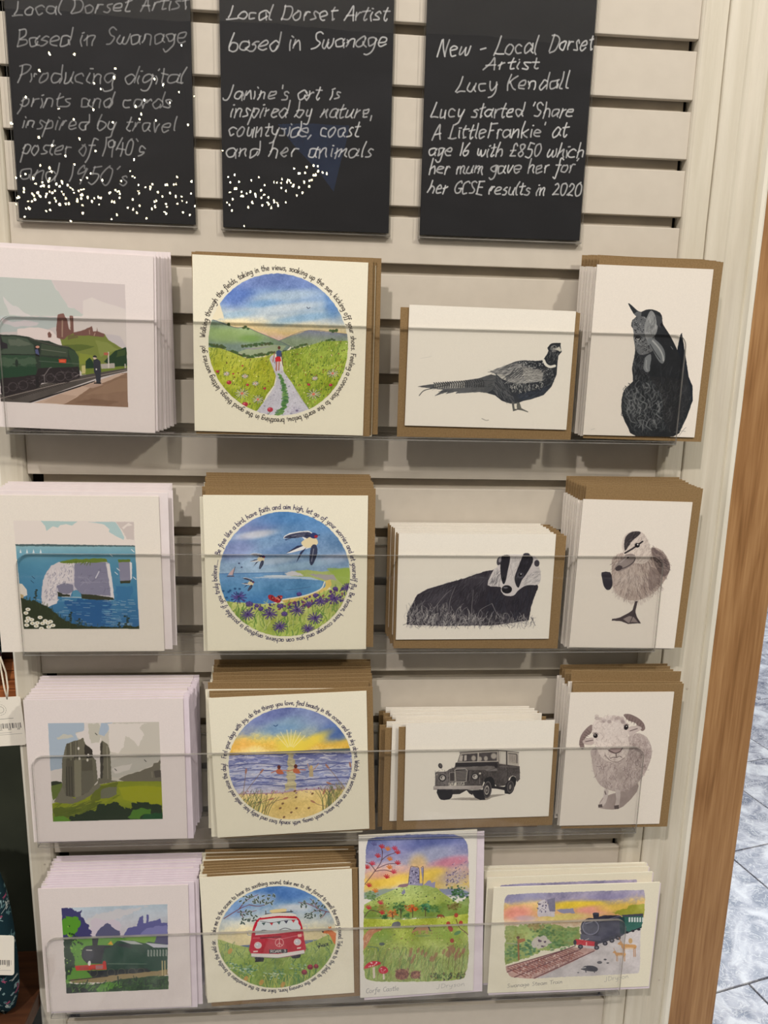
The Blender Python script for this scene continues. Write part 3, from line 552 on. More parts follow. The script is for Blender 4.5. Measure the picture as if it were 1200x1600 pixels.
def art_bay():
    P = sheet(150, 150, Q['bay'], 290, 720, 3.871, CREAM)
    c = centre(P, 605, 700); r = 60.5
    disc(P, c, r)
    P.wash([(180, 300), (1040, 300), (1040, 720), (180, 720)], [(310, (94, 140, 190)), (430, (112, 150, 192)), (560, (132, 162, 196)), (690, (150, 178, 204))], tex=10, wob=14, grain=4)
    for x, y, rx, ry, col, a in ((400, 400, 160, 50, (126, 124, 172), .6), (420, 455, 120, 22, (206, 208, 216), .9), (300, 540, 120, 60, (122, 124, 176), .55), (860, 380, 200, 60, (92, 142, 196), .6), (620, 540, 180, 30, (96, 130, 178), .6), (900, 600, 110, 26, (176, 186, 210), .8), (700, 640, 220, 20, (160, 190, 210), .7), (620, 350, 200, 40, (84, 140, 198), .6), (560, 610, 130, 20, (190, 204, 216), .6)):
        P.ell(x, y, rx, ry, col, a, soft=.6, tex=8, rot=-8)
    P.wash([(180, 690), (620, 690), (800, 710), (860, 740), (840, 790), (700, 830), (520, 870), (380, 880), (200, 880)], [(690, (104, 150, 194)), (780, (92, 146, 190)), (880, (70, 130, 190))], tex=9, grain=3)
    P.poly([(400, 715), (560, 700), (820, 715), (850, 735), (700, 722), (480, 718)], (196, 210, 222), .8, jag=2); P.line([(190, 692), (600, 684)], 4, (70, 120, 176))
    P.line([(610, 790), (700, 780), (760, 770)], 4, (60, 90, 130), .6); P.ell(560, 705, 90, 6, (216, 222, 226), .8)
    P.poly([(600, 690), (680, 672), (740, 668), (830, 680), (1020, 655), (1040, 760), (900, 800), (850, 740), (760, 712), (640, 705)], (176, 190, 116), tex=7, jag=1)
    P.poly([(600, 690), (650, 674), (700, 690), (720, 704), (620, 704)], (206, 204, 206), jag=2); P.poly([(740, 690), (900, 700), (920, 730), (850, 730)], (170, 160, 176), .8, jag=3)
    P.poly([(860, 660), (1020, 655), (1040, 740), (960, 760), (900, 700)], (150, 178, 70), .7, jag=3)
    P.poly([(580, 850), (700, 832), (800, 800), (850, 770), (850, 735), (880, 725), (890, 760), (830, 815), (720, 850), (600, 870)], (222, 196, 110), tex=6, jag=1)
    P.line([(590, 848), (720, 825), (820, 785), (846, 740)], 8, (236, 232, 214))
    fld = [(200, 850), (280, 862), (480, 875), (600, 868), (740, 845), (860, 790), (1040, 740), (1040, 1100), (200, 1100)]
    P.wash(fld, [(760, (172, 186, 96)), (900, (190, 196, 116)), (1080, (166, 188, 84))], tex=13, grain=5)
    P.hatch(fld, 330, 75, 44, 6, [(116, 150, 60), (92, 130, 70), (206, 210, 140), (140, 168, 84)], .75, jit=25, curve=.2)
    P.dots([(360, 880), (600, 870), (860, 800), (1010, 760), (1010, 860), (700, 900), (400, 920)], 120, 8, [(90, 56, 120), (130, 60, 90), (60, 60, 110)])
    for i in range(26):
        x = RG.uniform(250, 990); y = RG.uniform(960, 1070); P.line([(x, y), (x + RG.uniform(-20, 20), y - 50), (x + RG.uniform(-50, 50), y - 100)], 6, (96, 136, 60), .8)
    for x, y, q in ((320, 835, 48), (375, 940, 44), (510, 935, 46), (678, 912, 46), (572, 1012, 44), (788, 960, 46), (745, 1025, 40), (905, 842, 44), (820, 860, 34), (985, 775, 34), (385, 875, 22), (750, 875, 22), (575, 888, 18), (600, 935, 18), (690, 815, 14), (430, 885, 12), (790, 822, 14), (910, 782, 14), (455, 905, 14)):
        flower(P, x, y, q, (70, 50, 120), (50, 36, 84), n=14, w=6); flower(P, x, y - 4, q * .7, (112, 88, 156), (56, 40, 90), n=9, w=4)
    for i in range(14): P.ell(RG.uniform(200, 330), RG.uniform(780, 850), 8, 6, (34, 74, 120), .8)
    P.poly([(540, 862), (505, 845), (502, 820), (530, 822), (545, 838), (565, 824), (590, 826), (580, 850), (570, 868)], (176, 40, 52), sm=2); P.dots([(508, 822), (584, 828), (572, 860), (512, 845)], 20, 5, [(60, 30, 40), (230, 150, 120)])
    P.poly([(252, 700), (275, 672), (298, 650), (286, 700)], (206, 178, 176)); P.line([(250, 706), (290, 706)], 5, (90, 60, 70)); P.line([(298, 650), (284, 700)], 3, (60, 60, 80))
    swallow(P, 745, 475, .95); swallow(P, 455, 590, .42, 12); swallow(P, 395, 740, .34, 25)
    for x, y in ((322, 628), (338, 652), (610, 486)): P.ell(x, y, 6, 4, (60, 70, 110))
    P.clip = None
    P.ring("Be free like a bird, have faith and aim high, let go of your worries and let yourself fly. Be brave, have courage and you can achieve, anything is possible if you truly believe.....", c, r + 2.6, 162, -194, 2.5, .62, (44, 40, 70))
    return P

def art_badger():
    P = sheet(150, 105, Q['badger'], 590, 780, 3.871, (233, 227, 214))
    K = (52, 48, 56)
    body = [(180, 770), (185, 700), (215, 640), (240, 590), (300, 555), (420, 520), (540, 485), (640, 450), (700, 438), (740, 430), (960, 520), (970, 540), (945, 600), (925, 660), (910, 740), (700, 770), (400, 775)]
    P.poly(body, K, jag=2, tex=4)
    P.hatch([(230, 600), (420, 525), (690, 445), (660, 560), (600, 640), (300, 640)], 420, lambda x, y: 60 + (x - 400) * .05, 30, 2.6, [(72, 68, 76), (96, 92, 98), (26, 24, 30), (54, 50, 58)], jit=14)
    P.hatch([(650, 560), (960, 540), (920, 660), (900, 740), (650, 740)], 240, 75, 36, 3, [(30, 30, 42), (56, 58, 70), (22, 22, 30)], jit=14)
    P.ell(370, 610, 70, 24, (78, 74, 82), .5, soft=.8, rot=-25); P.ell(620, 500, 60, 30, (76, 72, 80), .4, soft=.8)
    grass = [(180, 660), (260, 640), (420, 650), (600, 690), (900, 720), (960, 735), (920, 770), (300, 775), (175, 770)]
    P.hatch(grass, 420, 80, 40, 2.8, [(150, 146, 146), (196, 192, 186), (90, 88, 92), (60, 58, 62)], .85, jit=28, curve=.3)
    P.hatch([(185, 700), (400, 700), (640, 720), (640, 770), (190, 770)], 220, 85, 26, 2.6, [(206, 202, 196), (120, 118, 120)], .8, jit=30, curve=.3)
    for a, b, cpt in (((330, 690), (400, 600), (445, 560)), ((430, 700), (440, 620), (470, 540)), ((570, 740), (570, 650), (580, 560)), ((600, 740), (620, 680), (690, 640)), ((690, 640), (720, 700), (760, 730)), ((470, 740), (480, 680), (520, 640)), ((280, 720), (270, 650), (290, 620))):
        P.line([a, b, cpt], 4.5, (134, 130, 132), .9, taper=.5)
    head = [(700, 440), (725, 420), (722, 380), (740, 358), (770, 348), (860, 345), (940, 352), (975, 385), (975, 415), (985, 470), (970, 525), (900, 530), (850, 560), (820, 592), (770, 592), (745, 565), (740, 540), (665, 530)]
    P.poly(head, (212, 206, 204), sm=3, tex=4)
    P.hatch([(670, 520), (720, 430), (745, 480), (742, 535)], 110, 60, 24, 2.6, [(150, 146, 148), (110, 106, 110), (230, 226, 222)], jit=14)
    P.hatch([(880, 500), (970, 430), (985, 500), (900, 535)], 110, 35, 24, 2.6, [(140, 136, 138), (180, 176, 176), (230, 226, 222)], jit=14)
    P.hatch([(800, 370), (870, 370), (830, 500), (790, 500)], 90, 80, 24, 2.4, [(186, 180, 178), (230, 226, 222), (170, 164, 164)], jit=14)
    P.poly([(752, 355), (795, 350), (800, 380), (785, 450), (775, 500), (760, 525), (745, 480), (742, 400)], (40, 38, 46), sm=3)
    P.poly([(885, 345), (930, 352), (938, 390), (900, 460), (870, 500), (850, 545), (832, 520), (828, 480), (850, 420), (870, 370)], (40, 38, 46), sm=3)
    P.hatch([(880, 350), (930, 360), (860, 500), (835, 490)], 60, 60, 20, 2.4, [(70, 68, 78), (26, 24, 30)], jit=12)
    P.ell(762, 490, 9, 12, (20, 18, 24)); P.ell(862, 470, 22, 20, (66, 64, 74)); P.ell(863, 468, 12, 11, (18, 16, 22)); P.ell(866, 463, 4, 3, (220, 220, 224))
    P.ell(780, 555, 31, 25, (28, 26, 32)); P.ell(772, 545, 14, 6, (120, 118, 126), .8); P.ell(766, 562, 6, 4, (10, 10, 12)); P.ell(796, 562, 6, 4, (10, 10, 12))
    P.ell(735, 385, 14, 26, (70, 66, 74), rot=15); P.ell(740, 378, 8, 16, (150, 146, 150), rot=15); P.ell(962, 398, 16, 20, (66, 62, 70)); P.ell(900, 346, 20, 10, (60, 58, 66))
    P.hatch([(180, 765), (950, 745), (950, 780), (180, 785)], 160, 70, 16, 2.4, [(150, 146, 148), (190, 186, 182)], .7, jit=40)
    return P

def art_duckling():
    P = sheet(107, 148, Q['duckling'], 870, 720, 3.636, WHITE)
    fl = [(150, 132, 124), (186, 170, 160), (120, 104, 100), (206, 192, 182), (98, 86, 84)]
    body = [(310, 600), (320, 570), (370, 545), (400, 560), (520, 530), (560, 510), (610, 540), (640, 600), (630, 660), (590, 720), (540, 770), (480, 800), (420, 810), (360, 790), (320, 750), (308, 690), (312, 640)]
    P.poly(body, (178, 162, 152), sm=3, jag=1, tex=8)
    P.hatch(body, 700, lambda x, y: 90 + (x - 440) * .25, 32, 2.8, fl, .7, jit=18, curve=.2)
    P.poly([(540, 510), (600, 545), (640, 600), (635, 650), (600, 672), (560, 620), (545, 560)], (104, 90, 88), .75, sm=3, tex=8)
    P.hatch([(550, 540), (620, 560), (630, 640), (570, 620)], 120, -40, 24, 3, [(70, 60, 60), (150, 134, 126)], jit=20)
    P.poly([(530, 620), (600, 670), (560, 730), (520, 740)], (120, 104, 100), .5, sm=3); P.ell(400, 690, 70, 70, (206, 194, 184), .45, soft=.8)
    P.hatch([(312, 690), (330, 760), (420, 812), (480, 802), (590, 725), (600, 740), (490, 822), (400, 828), (318, 775)], 160, lambda x, y: 90 + (x - 440) * .4, 22, 2.6, [(186, 172, 164), (206, 194, 186)], .7, jit=14)
    head = [(378, 540), (370, 500), (385, 450), (420, 425), (470, 420), (505, 445), (530, 500), (535, 560), (500, 600), (440, 600), (400, 590)]
    P.poly(head, (206, 194, 184), sm=3, tex=5); P.hatch(head, 240, 60, 18, 2.4, [(176, 160, 152), (222, 212, 202), (150, 134, 128)], .7, jit=25)
    P.poly([(386, 530), (385, 480), (400, 445), (430, 425), (470, 422), (478, 432), (455, 455), (425, 480), (400, 520)], (62, 56, 58), sm=3); P.hatch([(390, 500), (430, 430), (470, 428), (405, 510)], 60, 50, 18, 2.4, [(36, 32, 36), (96, 88, 88)], jit=12)
    P.line([(388, 545), (430, 520), (455, 503), (488, 478)], 9, (44, 38, 42)); P.ell(458, 500, 14, 13, (24, 20, 24)); P.ell(461, 496, 4, 4, (224, 220, 216))
    P.poly([(330, 625), (345, 600), (375, 575), (390, 555), (425, 548), (446, 560), (445, 585), (420, 615), (380, 640), (350, 648), (332, 642)], (140, 128, 124), sm=3, tex=5)
    P.line([(345, 640), (390, 625), (430, 600), (446, 575)], 4, (60, 52, 54)); P.poly([(330, 632), (350, 615), (372, 622), (362, 640), (340, 645)], (74, 64, 66), sm=3); P.line([(360, 600), (390, 575), (410, 562)], 5, (196, 186, 180), .8); P.ell(404, 570, 7, 4, (50, 42, 44), rot=-30)
    P.poly([(254, 656), (302, 655), (312, 690), (314, 725), (300, 750), (280, 752), (264, 730), (256, 690)], (48, 44, 52), sm=2, tex=3); P.line([(262, 664), (300, 662)], 4, (90, 84, 92), .7)
    P.poly([(440, 812), (455, 812), (440, 870), (445, 895), (472, 935), (440, 936), (400, 940), (360, 925), (306, 922), (308, 914), (350, 906), (400, 880), (425, 862)], (74, 64, 66), jag=1)
    P.poly([(370, 912), (405, 895), (430, 900), (455, 930), (420, 928), (400, 934)], (150, 138, 134), tex=6); P.line([(440, 870), (410, 930)], 4, (60, 52, 54)); P.line([(440, 880), (455, 925)], 4, (60, 52, 54))
    return P

def art_ruin():
    P = sheet(148, 150, Q['ruin'], 0, 1020, 3.75, PINKW)
    P.setclip([(293, 422), (928, 420), (952, 983), (322, 1005)])
    P.poly([(280, 400), (960, 400), (960, 1020), (280, 1020)], (196, 190, 178))
    P.poly([(290, 415), (500, 418), (505, 470), (450, 480), (470, 520), (385, 640), (380, 700), (300, 705)], (166, 180, 194), jag=3)
    P.poly([(340, 510), (380, 488), (430, 490), (440, 505), (390, 515), (350, 520)], (192, 190, 178), jag=3)
    P.poly([(500, 418), (600, 420), (660, 425), (640, 470), (600, 500), (600, 540), (640, 560), (640, 760), (560, 760), (300, 780), (302, 705), (380, 690), (480, 520), (450, 485), (505, 465)], (214, 206, 200), jag=3)
    P.poly([(525, 430), (590, 425), (600, 480), (590, 540), (540, 540), (530, 480)], (190, 186, 172), jag=4); P.poly([(600, 425), (665, 422), (640, 470), (620, 500), (585, 490)], (166, 180, 196), jag=2)
    P.poly([(640, 430), (860, 425), (820, 450), (845, 500), (810, 560), (780, 520), (740, 500), (730, 560), (700, 600), (650, 590)], (216, 208, 200), jag=4)
    P.poly([(650, 640), (820, 620), (940, 600), (940, 640), (860, 690), (700, 740), (650, 740)], (186, 182, 172), jag=4); P.poly([(660, 690), (780, 660), (760, 700), (680, 720)], (206, 200, 192), jag=3)
    P.poly([(700, 755), (740, 730), (840, 700), (890, 680), (905, 660), (925, 655), (935, 635), (945, 770), (760, 775)], (112, 106, 92), jag=3)
    P.poly([(900, 705), (940, 700), (942, 740), (910, 745)], (84, 78, 70), jag=2); P.line([(890, 710), (892, 740)], 6, (132, 126, 110))
    P.poly([(304, 770), (340, 765), (380, 780), (390, 830), (320, 880), (310, 830)], (98, 112, 50), jag=3); P.poly([(305, 770), (345, 762), (378, 775), (340, 788), (306, 790)], (44, 50, 34), jag=3)
    P.wash([(310, 900), (460, 850), (560, 790), (700, 765), (945, 765), (952, 1010), (322, 1010)], [(760, (128, 138, 34)), (860, (142, 150, 30)), (1000, (104, 122, 32))], tex=2, jag=1)
    P.poly([(700, 800), (860, 790), (945, 800), (948, 900), (820, 900), (730, 870)], (152, 156, 26), jag=3); P.poly([(320, 930), (500, 900), (620, 880), (520, 960), (340, 990)], (84, 96, 28), .85, jag=5)
    P.poly([(560, 800), (700, 770), (690, 800), (580, 880), (480, 930), (420, 930), (540, 870)], (96, 104, 34), .9, jag=4)
    P.hatch([(330, 900), (700, 800), (700, 900), (400, 980)], 60, 22, 40, 5, [(78, 90, 24), (150, 156, 50), (108, 118, 34)], .7, jit=10)
    s1, s2, s3 = (128, 124, 104), (88, 84, 70), (108, 104, 88)
    P.poly([(375, 840), (375, 640), (400, 545), (440, 528), (470, 522), (498, 508), (508, 545), (545, 575), (552, 620), (570, 640), (582, 760), (560, 790), (520, 830), (460, 860), (390, 860)], s3, jag=2)
    P.poly([(330, 890), (375, 800), (400, 850), (450, 868), (520, 820), (580, 780), (600, 790), (540, 850), (440, 900)], (116, 112, 96), jag=3)
    P.poly([(400, 548), (440, 530), (445, 640), (445, 860), (395, 850)], s2, jag=2); P.poly([(445, 640), (485, 632), (488, 850), (450, 862)], s1, jag=1); P.poly([(488, 640), (550, 640), (556, 760), (520, 830), (488, 850)], s2, jag=2)
    P.poly([(505, 545), (550, 580), (552, 625), (520, 630), (505, 600)], (56, 52, 46), jag=2); P.poly([(490, 705), (550, 700), (560, 780), (530, 830), (490, 842)], (102, 98, 84), jag=2)
    for x in (400, 415, 430): P.line([(x, 680), (x + 4, 850)], 5, (64, 60, 52), sm=0)
    for x in (408, 425, 446, 462): P.line([(x, 545 + (x - 400) * -.3), (x + 2, 640)], 4, (150, 146, 126) if x % 2 else (74, 70, 60), sm=0)
    for x, y in ((470, 572), (476, 630), (527, 612), (522, 640)): P.ell(x, y, 6, 9, (214, 208, 196))
    P.poly([(380, 618), (445, 612), (445, 628), (380, 632)], (150, 146, 126)); P.poly([(595, 760), (598, 640), (596, 545), (606, 526), (635, 545), (648, 570), (656, 650), (660, 760)], s3, jag=2); P.poly([(596, 545), (610, 530), (612, 760), (598, 755)], (66, 62, 54), jag=3); P.line([(634, 560), (640, 750)], 5, (140, 136, 118), sm=0)
    P.poly([(585, 745), (640, 755), (700, 765), (640, 775), (580, 785)], (108, 104, 88), jag=2)
    P.poly([(598, 815), (640, 800), (695, 795), (690, 840), (640, 868), (600, 862)], (110, 110, 90), jag=3)
    P.poly([(420, 990), (450, 955), (500, 950), (560, 940), (600, 900), (690, 892), (740, 920), (770, 930), (780, 890), (860, 885), (945, 910), (950, 990), (600, 1005), (420, 1005)], (36, 50, 30), jag=6)
    P.poly([(750, 985), (780, 935), (830, 920), (885, 925), (890, 950), (830, 970), (820, 990)], (78, 122, 38), jag=5); P.poly([(830, 985), (850, 955), (950, 945), (950, 990)], (28, 76, 40), jag=4)
    P.poly([(325, 975), (380, 970), (430, 1000), (325, 1008)], (92, 136, 40), jag=4)
    for x, y in ((572, 488), (852, 645), (684, 697)): P.line([(x - 5, y - 5), (x + 5, y + 5)], 4, (60, 60, 56), sm=0)
    P.clip = None
    return P

def art_sea():
    P = sheet(152, 150, Q['sea'], 300, 1020, 4, CREAM)
    c = centre(P, 622, 697); r = 60.5
    disc(P, c, r)
    P.wash([(200, 310), (1050, 310), (1050, 650), (200, 650)], [(330, (116, 128, 180)), (430, (140, 162, 196)), (500, (176, 188, 178)), (540, (232, 208, 110)), (580, (238, 194, 84)), (620, (236, 208, 130))], tex=9, wob=18, grain=5)
    for x, y, rx, ry, col, a in ((430, 400, 170, 60, (110, 120, 178), .7), (900, 480, 100, 70, (88, 118, 186), .8), (640, 440, 160, 40, (150, 184, 206), .7), (830, 400, 140, 50, (130, 140, 186), .6), (560, 480, 110, 30, (116, 156, 200), .6), (300, 570, 80, 40, (240, 180, 90), .6), (320, 490, 70, 30, (120, 130, 170), .6), (960, 570, 90, 24, (238, 196, 90), .7)):
        P.ell(x, y, rx, ry, col, a, soft=.6, tex=8, rot=-6)
    P.ell(625, 590, 90, 70, (242, 222, 90), .9, soft=.6); P.ell(740, 560, 130, 30, (240, 214, 80), .8, soft=.6, rot=-28)
    for a in (100, 88, 118, 75, 60, 132, 45): P.line([(620 + 26 * np.cos(np.radians(a)), 610 - 26 * np.sin(np.radians(a))), (620 + 130 * np.cos(np.radians(a)), 610 - 130 * np.sin(np.radians(a)))], 5, (248, 236, 180), .7, 0)
    P.line([(515, 452), (527, 458), (540, 450)], 5, (50, 80, 130)); P.line([(210, 632), (640, 618), (1030, 600)], 10, (96, 96, 110), sm=0); P.poly([(800, 612), (880, 602), (1030, 596), (1030, 614), (800, 622)], (90, 100, 96))
    P.wash([(200, 640), (640, 628), (1050, 612), (1050, 850), (700, 856), (500, 880), (200, 890)], [(640, (120, 124, 172)), (720, (178, 184, 210)), (800, (150, 158, 198)), (880, (214, 208, 212))], tex=12, grain=4)
    P.hatch([(215, 640), (1040, 620), (1030, 820), (500, 850), (240, 860)], 330, 2, 60, 6, [(90, 96, 156), (230, 228, 230), (112, 124, 180), (222, 220, 228), (206, 204, 218)], .8, jit=6, curve=.15)
    for y, a in ((700, .6), (740, .5), (790, .7), (830, .6)): P.line([(230 + RG.uniform(0, 40), y + 6), (420, y - 8), (640, y + 8), (820, y - 6), (1020, y - 14)], 9, (74, 80, 136), a)
    P.poly([(600, 630), (640, 630), (650, 850), (580, 860), (600, 760)], (226, 206, 120), .6, jag=6, tex=8)
    P.wash([(200, 890), (420, 880), (560, 878), (700, 858), (900, 850), (1050, 850), (1050, 1120), (200, 1120)], [(860, (236, 214, 150)), (950, (236, 208, 130)), (1080, (232, 206, 140))], tex=10, grain=6)
    P.line([(240, 885), (420, 880), (560, 876), (700, 856), (900, 852), (1030, 840)], 8, (176, 130, 150), .7); P.dots([(300, 870), (1000, 835), (1000, 860), (300, 895)], 60, 5, [(130, 90, 130), (200, 150, 150)])
    for x, y in ((655, 903), (572, 943), (658, 972), (736, 970), (580, 1028), (696, 1042), (556, 972), (626, 998), (648, 865), (758, 880), (430, 935)): P.ell(x, y, 9, 6, (120, 84, 60), .9, rot=-30)
    for x, y, kind in ((550, 735, 0), (655, 730, 0), (750, 725, 1)):
        if kind == 0:
            P.poly([(x - 18, y + 15), (x - 14, y - 6), (x + 6, y - 8), (x + 20, y + 4), (x + 28, y + 22), (x, y + 24)], (196, 108, 72), sm=2); P.ell(x - 2, y - 20, 11, 13, (96, 44, 36)); P.line([(x + 20, y), (x + 60, y + 2)], 5, (196, 108, 72)); P.line([(x - 14, y), (x - 50, y + 16 - (x > 600) * 6)], 5, (196, 108, 72))
        else:
            P.poly([(x - 12, y), (x + 12, y), (x + 14, y + 50), (x - 12, y + 50)], (190, 170, 130)); P.ell(x, y - 10, 10, 12, (214, 184, 120)); P.line([(x - 10, y + 8), (x - 22, y - 30)], 5, (206, 160, 120)); P.line([(x + 12, y + 8), (x + 46, y - 30)], 5, (206, 160, 120))
    P.line([(332, 655), (340, 625), (350, 655)], 3, (220, 220, 230))
    for i in range(46):
        x = RG.uniform(230, 470); P.line([(x, 1060 - abs(x - 330) * .2 + 10), (x + 12 + RG.uniform(-10, 30), 960), (x + RG.uniform(-10, 90), 880 + RG.uniform(-30, 60))], 4.5, [(112, 124, 66), (150, 140, 80), (90, 104, 70)][RG.randint(3)], .85, taper=.4)
    for i in range(44):
        x = RG.uniform(820, 1010); P.line([(x, 1010 - (x - 820) * .5), (x + RG.uniform(-12, 12), 920 - (x - 820) * .2), (x + RG.uniform(-50, 30), 850 - (x - 820) * .2 + RG.uniform(-20, 30))], 4.5, [(112, 124, 66), (150, 140, 80), (90, 104, 70)][RG.randint(3)], .85, taper=.4)
    for a, b, cc in (((300, 920), (370, 830), (440, 740)), ((320, 900), (330, 820), (340, 740)), ((440, 1000), (500, 940), (590, 910)), ((400, 960), (450, 930), (500, 915)), ((860, 960), (800, 950), (760, 930)), ((900, 900), (850, 830), (830, 870)), ((960, 850), (900, 770), (850, 710)), ((990, 800), (1000, 740), (992, 700)), ((930, 860), (900, 830), (860, 815))):
        P.line([a, b, cc], 3.5, (140, 110, 90), .9); P.ell(cc[0], cc[1], 18, 6, (176, 120, 96), .9, rot=np.degrees(np.arctan2(cc[1] - b[1], cc[0] - b[0])))
    P.clip = None
    P.ring("Feel your days with joy, do the things you love, find beauty in the ocean and the sky above. Watch any worries on each wave, wash away, with sandy toes and salty hair, smile and seize the day!", c, r + 2.8, 171, -184, 2.5, .62, (44, 40, 66))
    return P

def art_truck():
    P = sheet(150, 107, Q['truck'], 670, 1160, 8, (233, 227, 214))
    K = (44, 40, 42)
    P.poly([(260, 715), (420, 690), (640, 690), (800, 655), (940, 648), (960, 656), (800, 690), (740, 720), (600, 725)], (150, 142, 132), .8, sm=2, tex=8)
    P.poly([(480, 590), (560, 600), (560, 660), (520, 640)], K)
    P.poly([(118, 588), (300, 588), (310, 650), (290, 700), (240, 718), (165, 716), (130, 670)], (36, 34, 38), sm=2); P.poly([(300, 590), (500, 590), (400, 645), (310, 650)], (50, 46, 46))
    P.poly([(780, 540), (980, 560), (960, 600), (860, 580), (790, 575)], (40, 36, 38))
    body = [(90, 380), (110, 365), (230, 362), (265, 335), (335, 310), (345, 255), (370, 245), (880, 235), (890, 265), (1140, 300), (1145, 460), (1110, 500), (1090, 430), (1050, 415), (1010, 450), (990, 540), (860, 552), (825, 500), (800, 440), (750, 430), (700, 490), (680, 550), (90, 560)]
    P.poly(body, (86, 80, 78), jag=1, tex=12, grain=6)
    P.hatch(body, 280, 85, 40, 6, [(56, 52, 52), (116, 110, 106), (44, 40, 42), (98, 92, 90)], .6, jit=25)
    P.poly([(365, 300), (700, 290), (860, 300), (860, 330), (700, 345), (660, 350), (540, 340), (350, 330)], (128, 122, 118), .8, jag=3, tex=8); P.poly([(710, 340), (860, 330), (870, 355), (740, 362)], (140, 134, 130), .8)
    P.poly([(345, 255), (860, 245), (870, 290), (345, 310)], (48, 44, 46), jag=3)
    P.poly([(405, 125), (860, 100), (885, 110), (890, 240), (370, 250)], (170, 162, 152)); P.poly([(425, 150), (620, 135), (618, 235), (385, 240)], (74, 68, 68), tex=10); P.poly([(640, 132), (862, 122), (858, 230), (640, 235)], (84, 78, 78), tex=10)
    for q in ([(400, 170), (440, 158), (430, 232), (392, 236)], [(455, 160), (485, 158), (482, 225), (452, 230)]): P.poly(q, (190, 182, 172))
    for x, y, a, b in ((570, 195, 28, 34), (650, 205, 22, 28), (722, 200, 24, 30), (820, 170, 36, 36)): P.ell(x, y, a, b, (186, 178, 166), .9, soft=.3)
    P.line([(628, 130), (622, 238)], 8, (206, 198, 186), sm=0); P.line([(395, 126), (860, 98), (1130, 128)], 7, (60, 54, 54), sm=0); P.line([(400, 116), (870, 92)], 4, (120, 112, 106), sm=0); P.line([(370, 248), (880, 238)], 7, (196, 188, 178), sm=0); P.line([(408, 128), (372, 246)], 6, (90, 84, 80), sm=0)
    P.poly([(895, 108), (1128, 130), (1132, 300), (888, 268)], (186, 178, 166)); P.poly([(910, 120), (970, 122), (972, 268), (900, 262)], (206, 200, 188)); P.line([(980, 115), (982, 280)], 14, (54, 48, 50), sm=0); P.poly([(1005, 140), (1105, 152), (1108, 262), (1008, 262)], (176, 168, 158), tex=8)
    P.line([(1004, 140), (1100, 150), (1108, 170), (1108, 262)], 9, (56, 50, 52), sm=0); P.hatch([(1010, 150), (1100, 158), (1100, 255), (1012, 255)], 30, 90, 50, 4, [(130, 122, 114)], .5, jit=5)
    P.line([(885, 110), (886, 240)], 7, (110, 104, 100), sm=0); P.line([(890, 305), (1140, 310)], 5, (150, 144, 138), .8, sm=0); P.line([(740, 360), (880, 310)], 4, (40, 36, 38), .8, sm=0); P.line([(990, 320), (995, 540)], 4, (36, 32, 34), sm=0); P.line([(888, 300), (905, 540)], 3, (36, 32, 34), .6, sm=0)
    P.poly([(272, 378), (335, 372), (335, 482), (275, 485)], (70, 64, 64)); P.line([(272, 378), (335, 372), (335, 485), (275, 487), (272, 378)], 5, (176, 170, 160), sm=0); P.poly([(490, 350), (530, 355), (528, 470), (485, 478)], (60, 54, 56)); P.line([(525, 360), (520, 478)], 4, (160, 154, 146), sm=0)
    P.poly([(338, 340), (480, 332), (492, 350), (480, 485), (350, 490)], (58, 52, 54)); P.line([(338, 342), (360, 332), (470, 330), (494, 350), (480, 486), (350, 490), (338, 342)], 7, (206, 200, 188), sm=0)
    for i in range(7): P.line([(348, 362 + i * 18), (484, 354 + i * 18)], 5.5, (196, 190, 178), sm=0)
    for x, y in ((182, 442), (590, 428)): P.ell(x, y, 48, 46, (46, 42, 44)); P.ell(x, y, 33, 32, (190, 184, 176)); P.ell(x - 6, y - 6, 18, 16, (96, 90, 88)); P.ell(x + 4, y - 2, 9, 8, (224, 220, 210))
    P.ell(652, 388, 13, 13, (210, 204, 194)); P.ell(112, 400, 9, 9, (170, 162, 154)); P.line([(648, 440), (650, 520)], 8, (150, 144, 138), .7)
    P.line([(235, 370), (238, 545)], 4, (110, 104, 100), .7); P.line([(92, 390), (96, 545)], 5, (130, 124, 118)); P.line([(690, 400), (680, 540)], 5, (30, 26, 28))
    P.poly([(66, 548), (670, 540), (695, 548), (680, 582), (470, 592), (130, 590), (70, 582)], (168, 160, 154), tex=10); P.line([(70, 586), (660, 588)], 5, (60, 54, 54), sm=0); P.line([(68, 552), (670, 546)], 4, (214, 208, 198), sm=0)
    P.poly([(262, 502), (455, 495), (457, 535), (264, 543)], (222, 216, 202)); P.text("FLF 800A", 272, 536, 448, 529, 18, 7, (40, 36, 40), slant=0, wob=.1)
    P.poly([(700, 490), (735, 440), (790, 430), (830, 480), (835, 560), (780, 560)], (28, 26, 28), sm=2)
    P.ell(742, 590, 55, 108, (38, 36, 40), rot=4); P.poly([(540, 600), (690, 590), (720, 715), (660, 722), (590, 690)], (34, 32, 36), jag=2); P.ell(746, 590, 48, 104, (104, 98, 96), rot=4); P.ell(745, 592, 40, 92, (46, 42, 44), rot=4); P.ell(738, 597, 29, 58, (176, 170, 162), rot=4); P.ell(738, 598, 20, 40, (70, 64, 64), rot=4); P.ell(736, 600, 9, 18, (150, 144, 138), rot=4)
    P.poly([(1040, 430), (1080, 430), (1100, 470), (1080, 560), (1020, 500)], (30, 28, 30), sm=2)
    P.ell(1020, 560, 56, 88, (44, 40, 42), rot=8); P.poly([(950, 560), (1000, 520), (1010, 645), (960, 640)], (34, 32, 36)); P.ell(1028, 556, 40, 72, (100, 94, 92), rot=8); P.ell(1028, 556, 32, 62, (54, 50, 52), rot=8); P.ell(1026, 558, 14, 30, (140, 134, 128), rot=8)
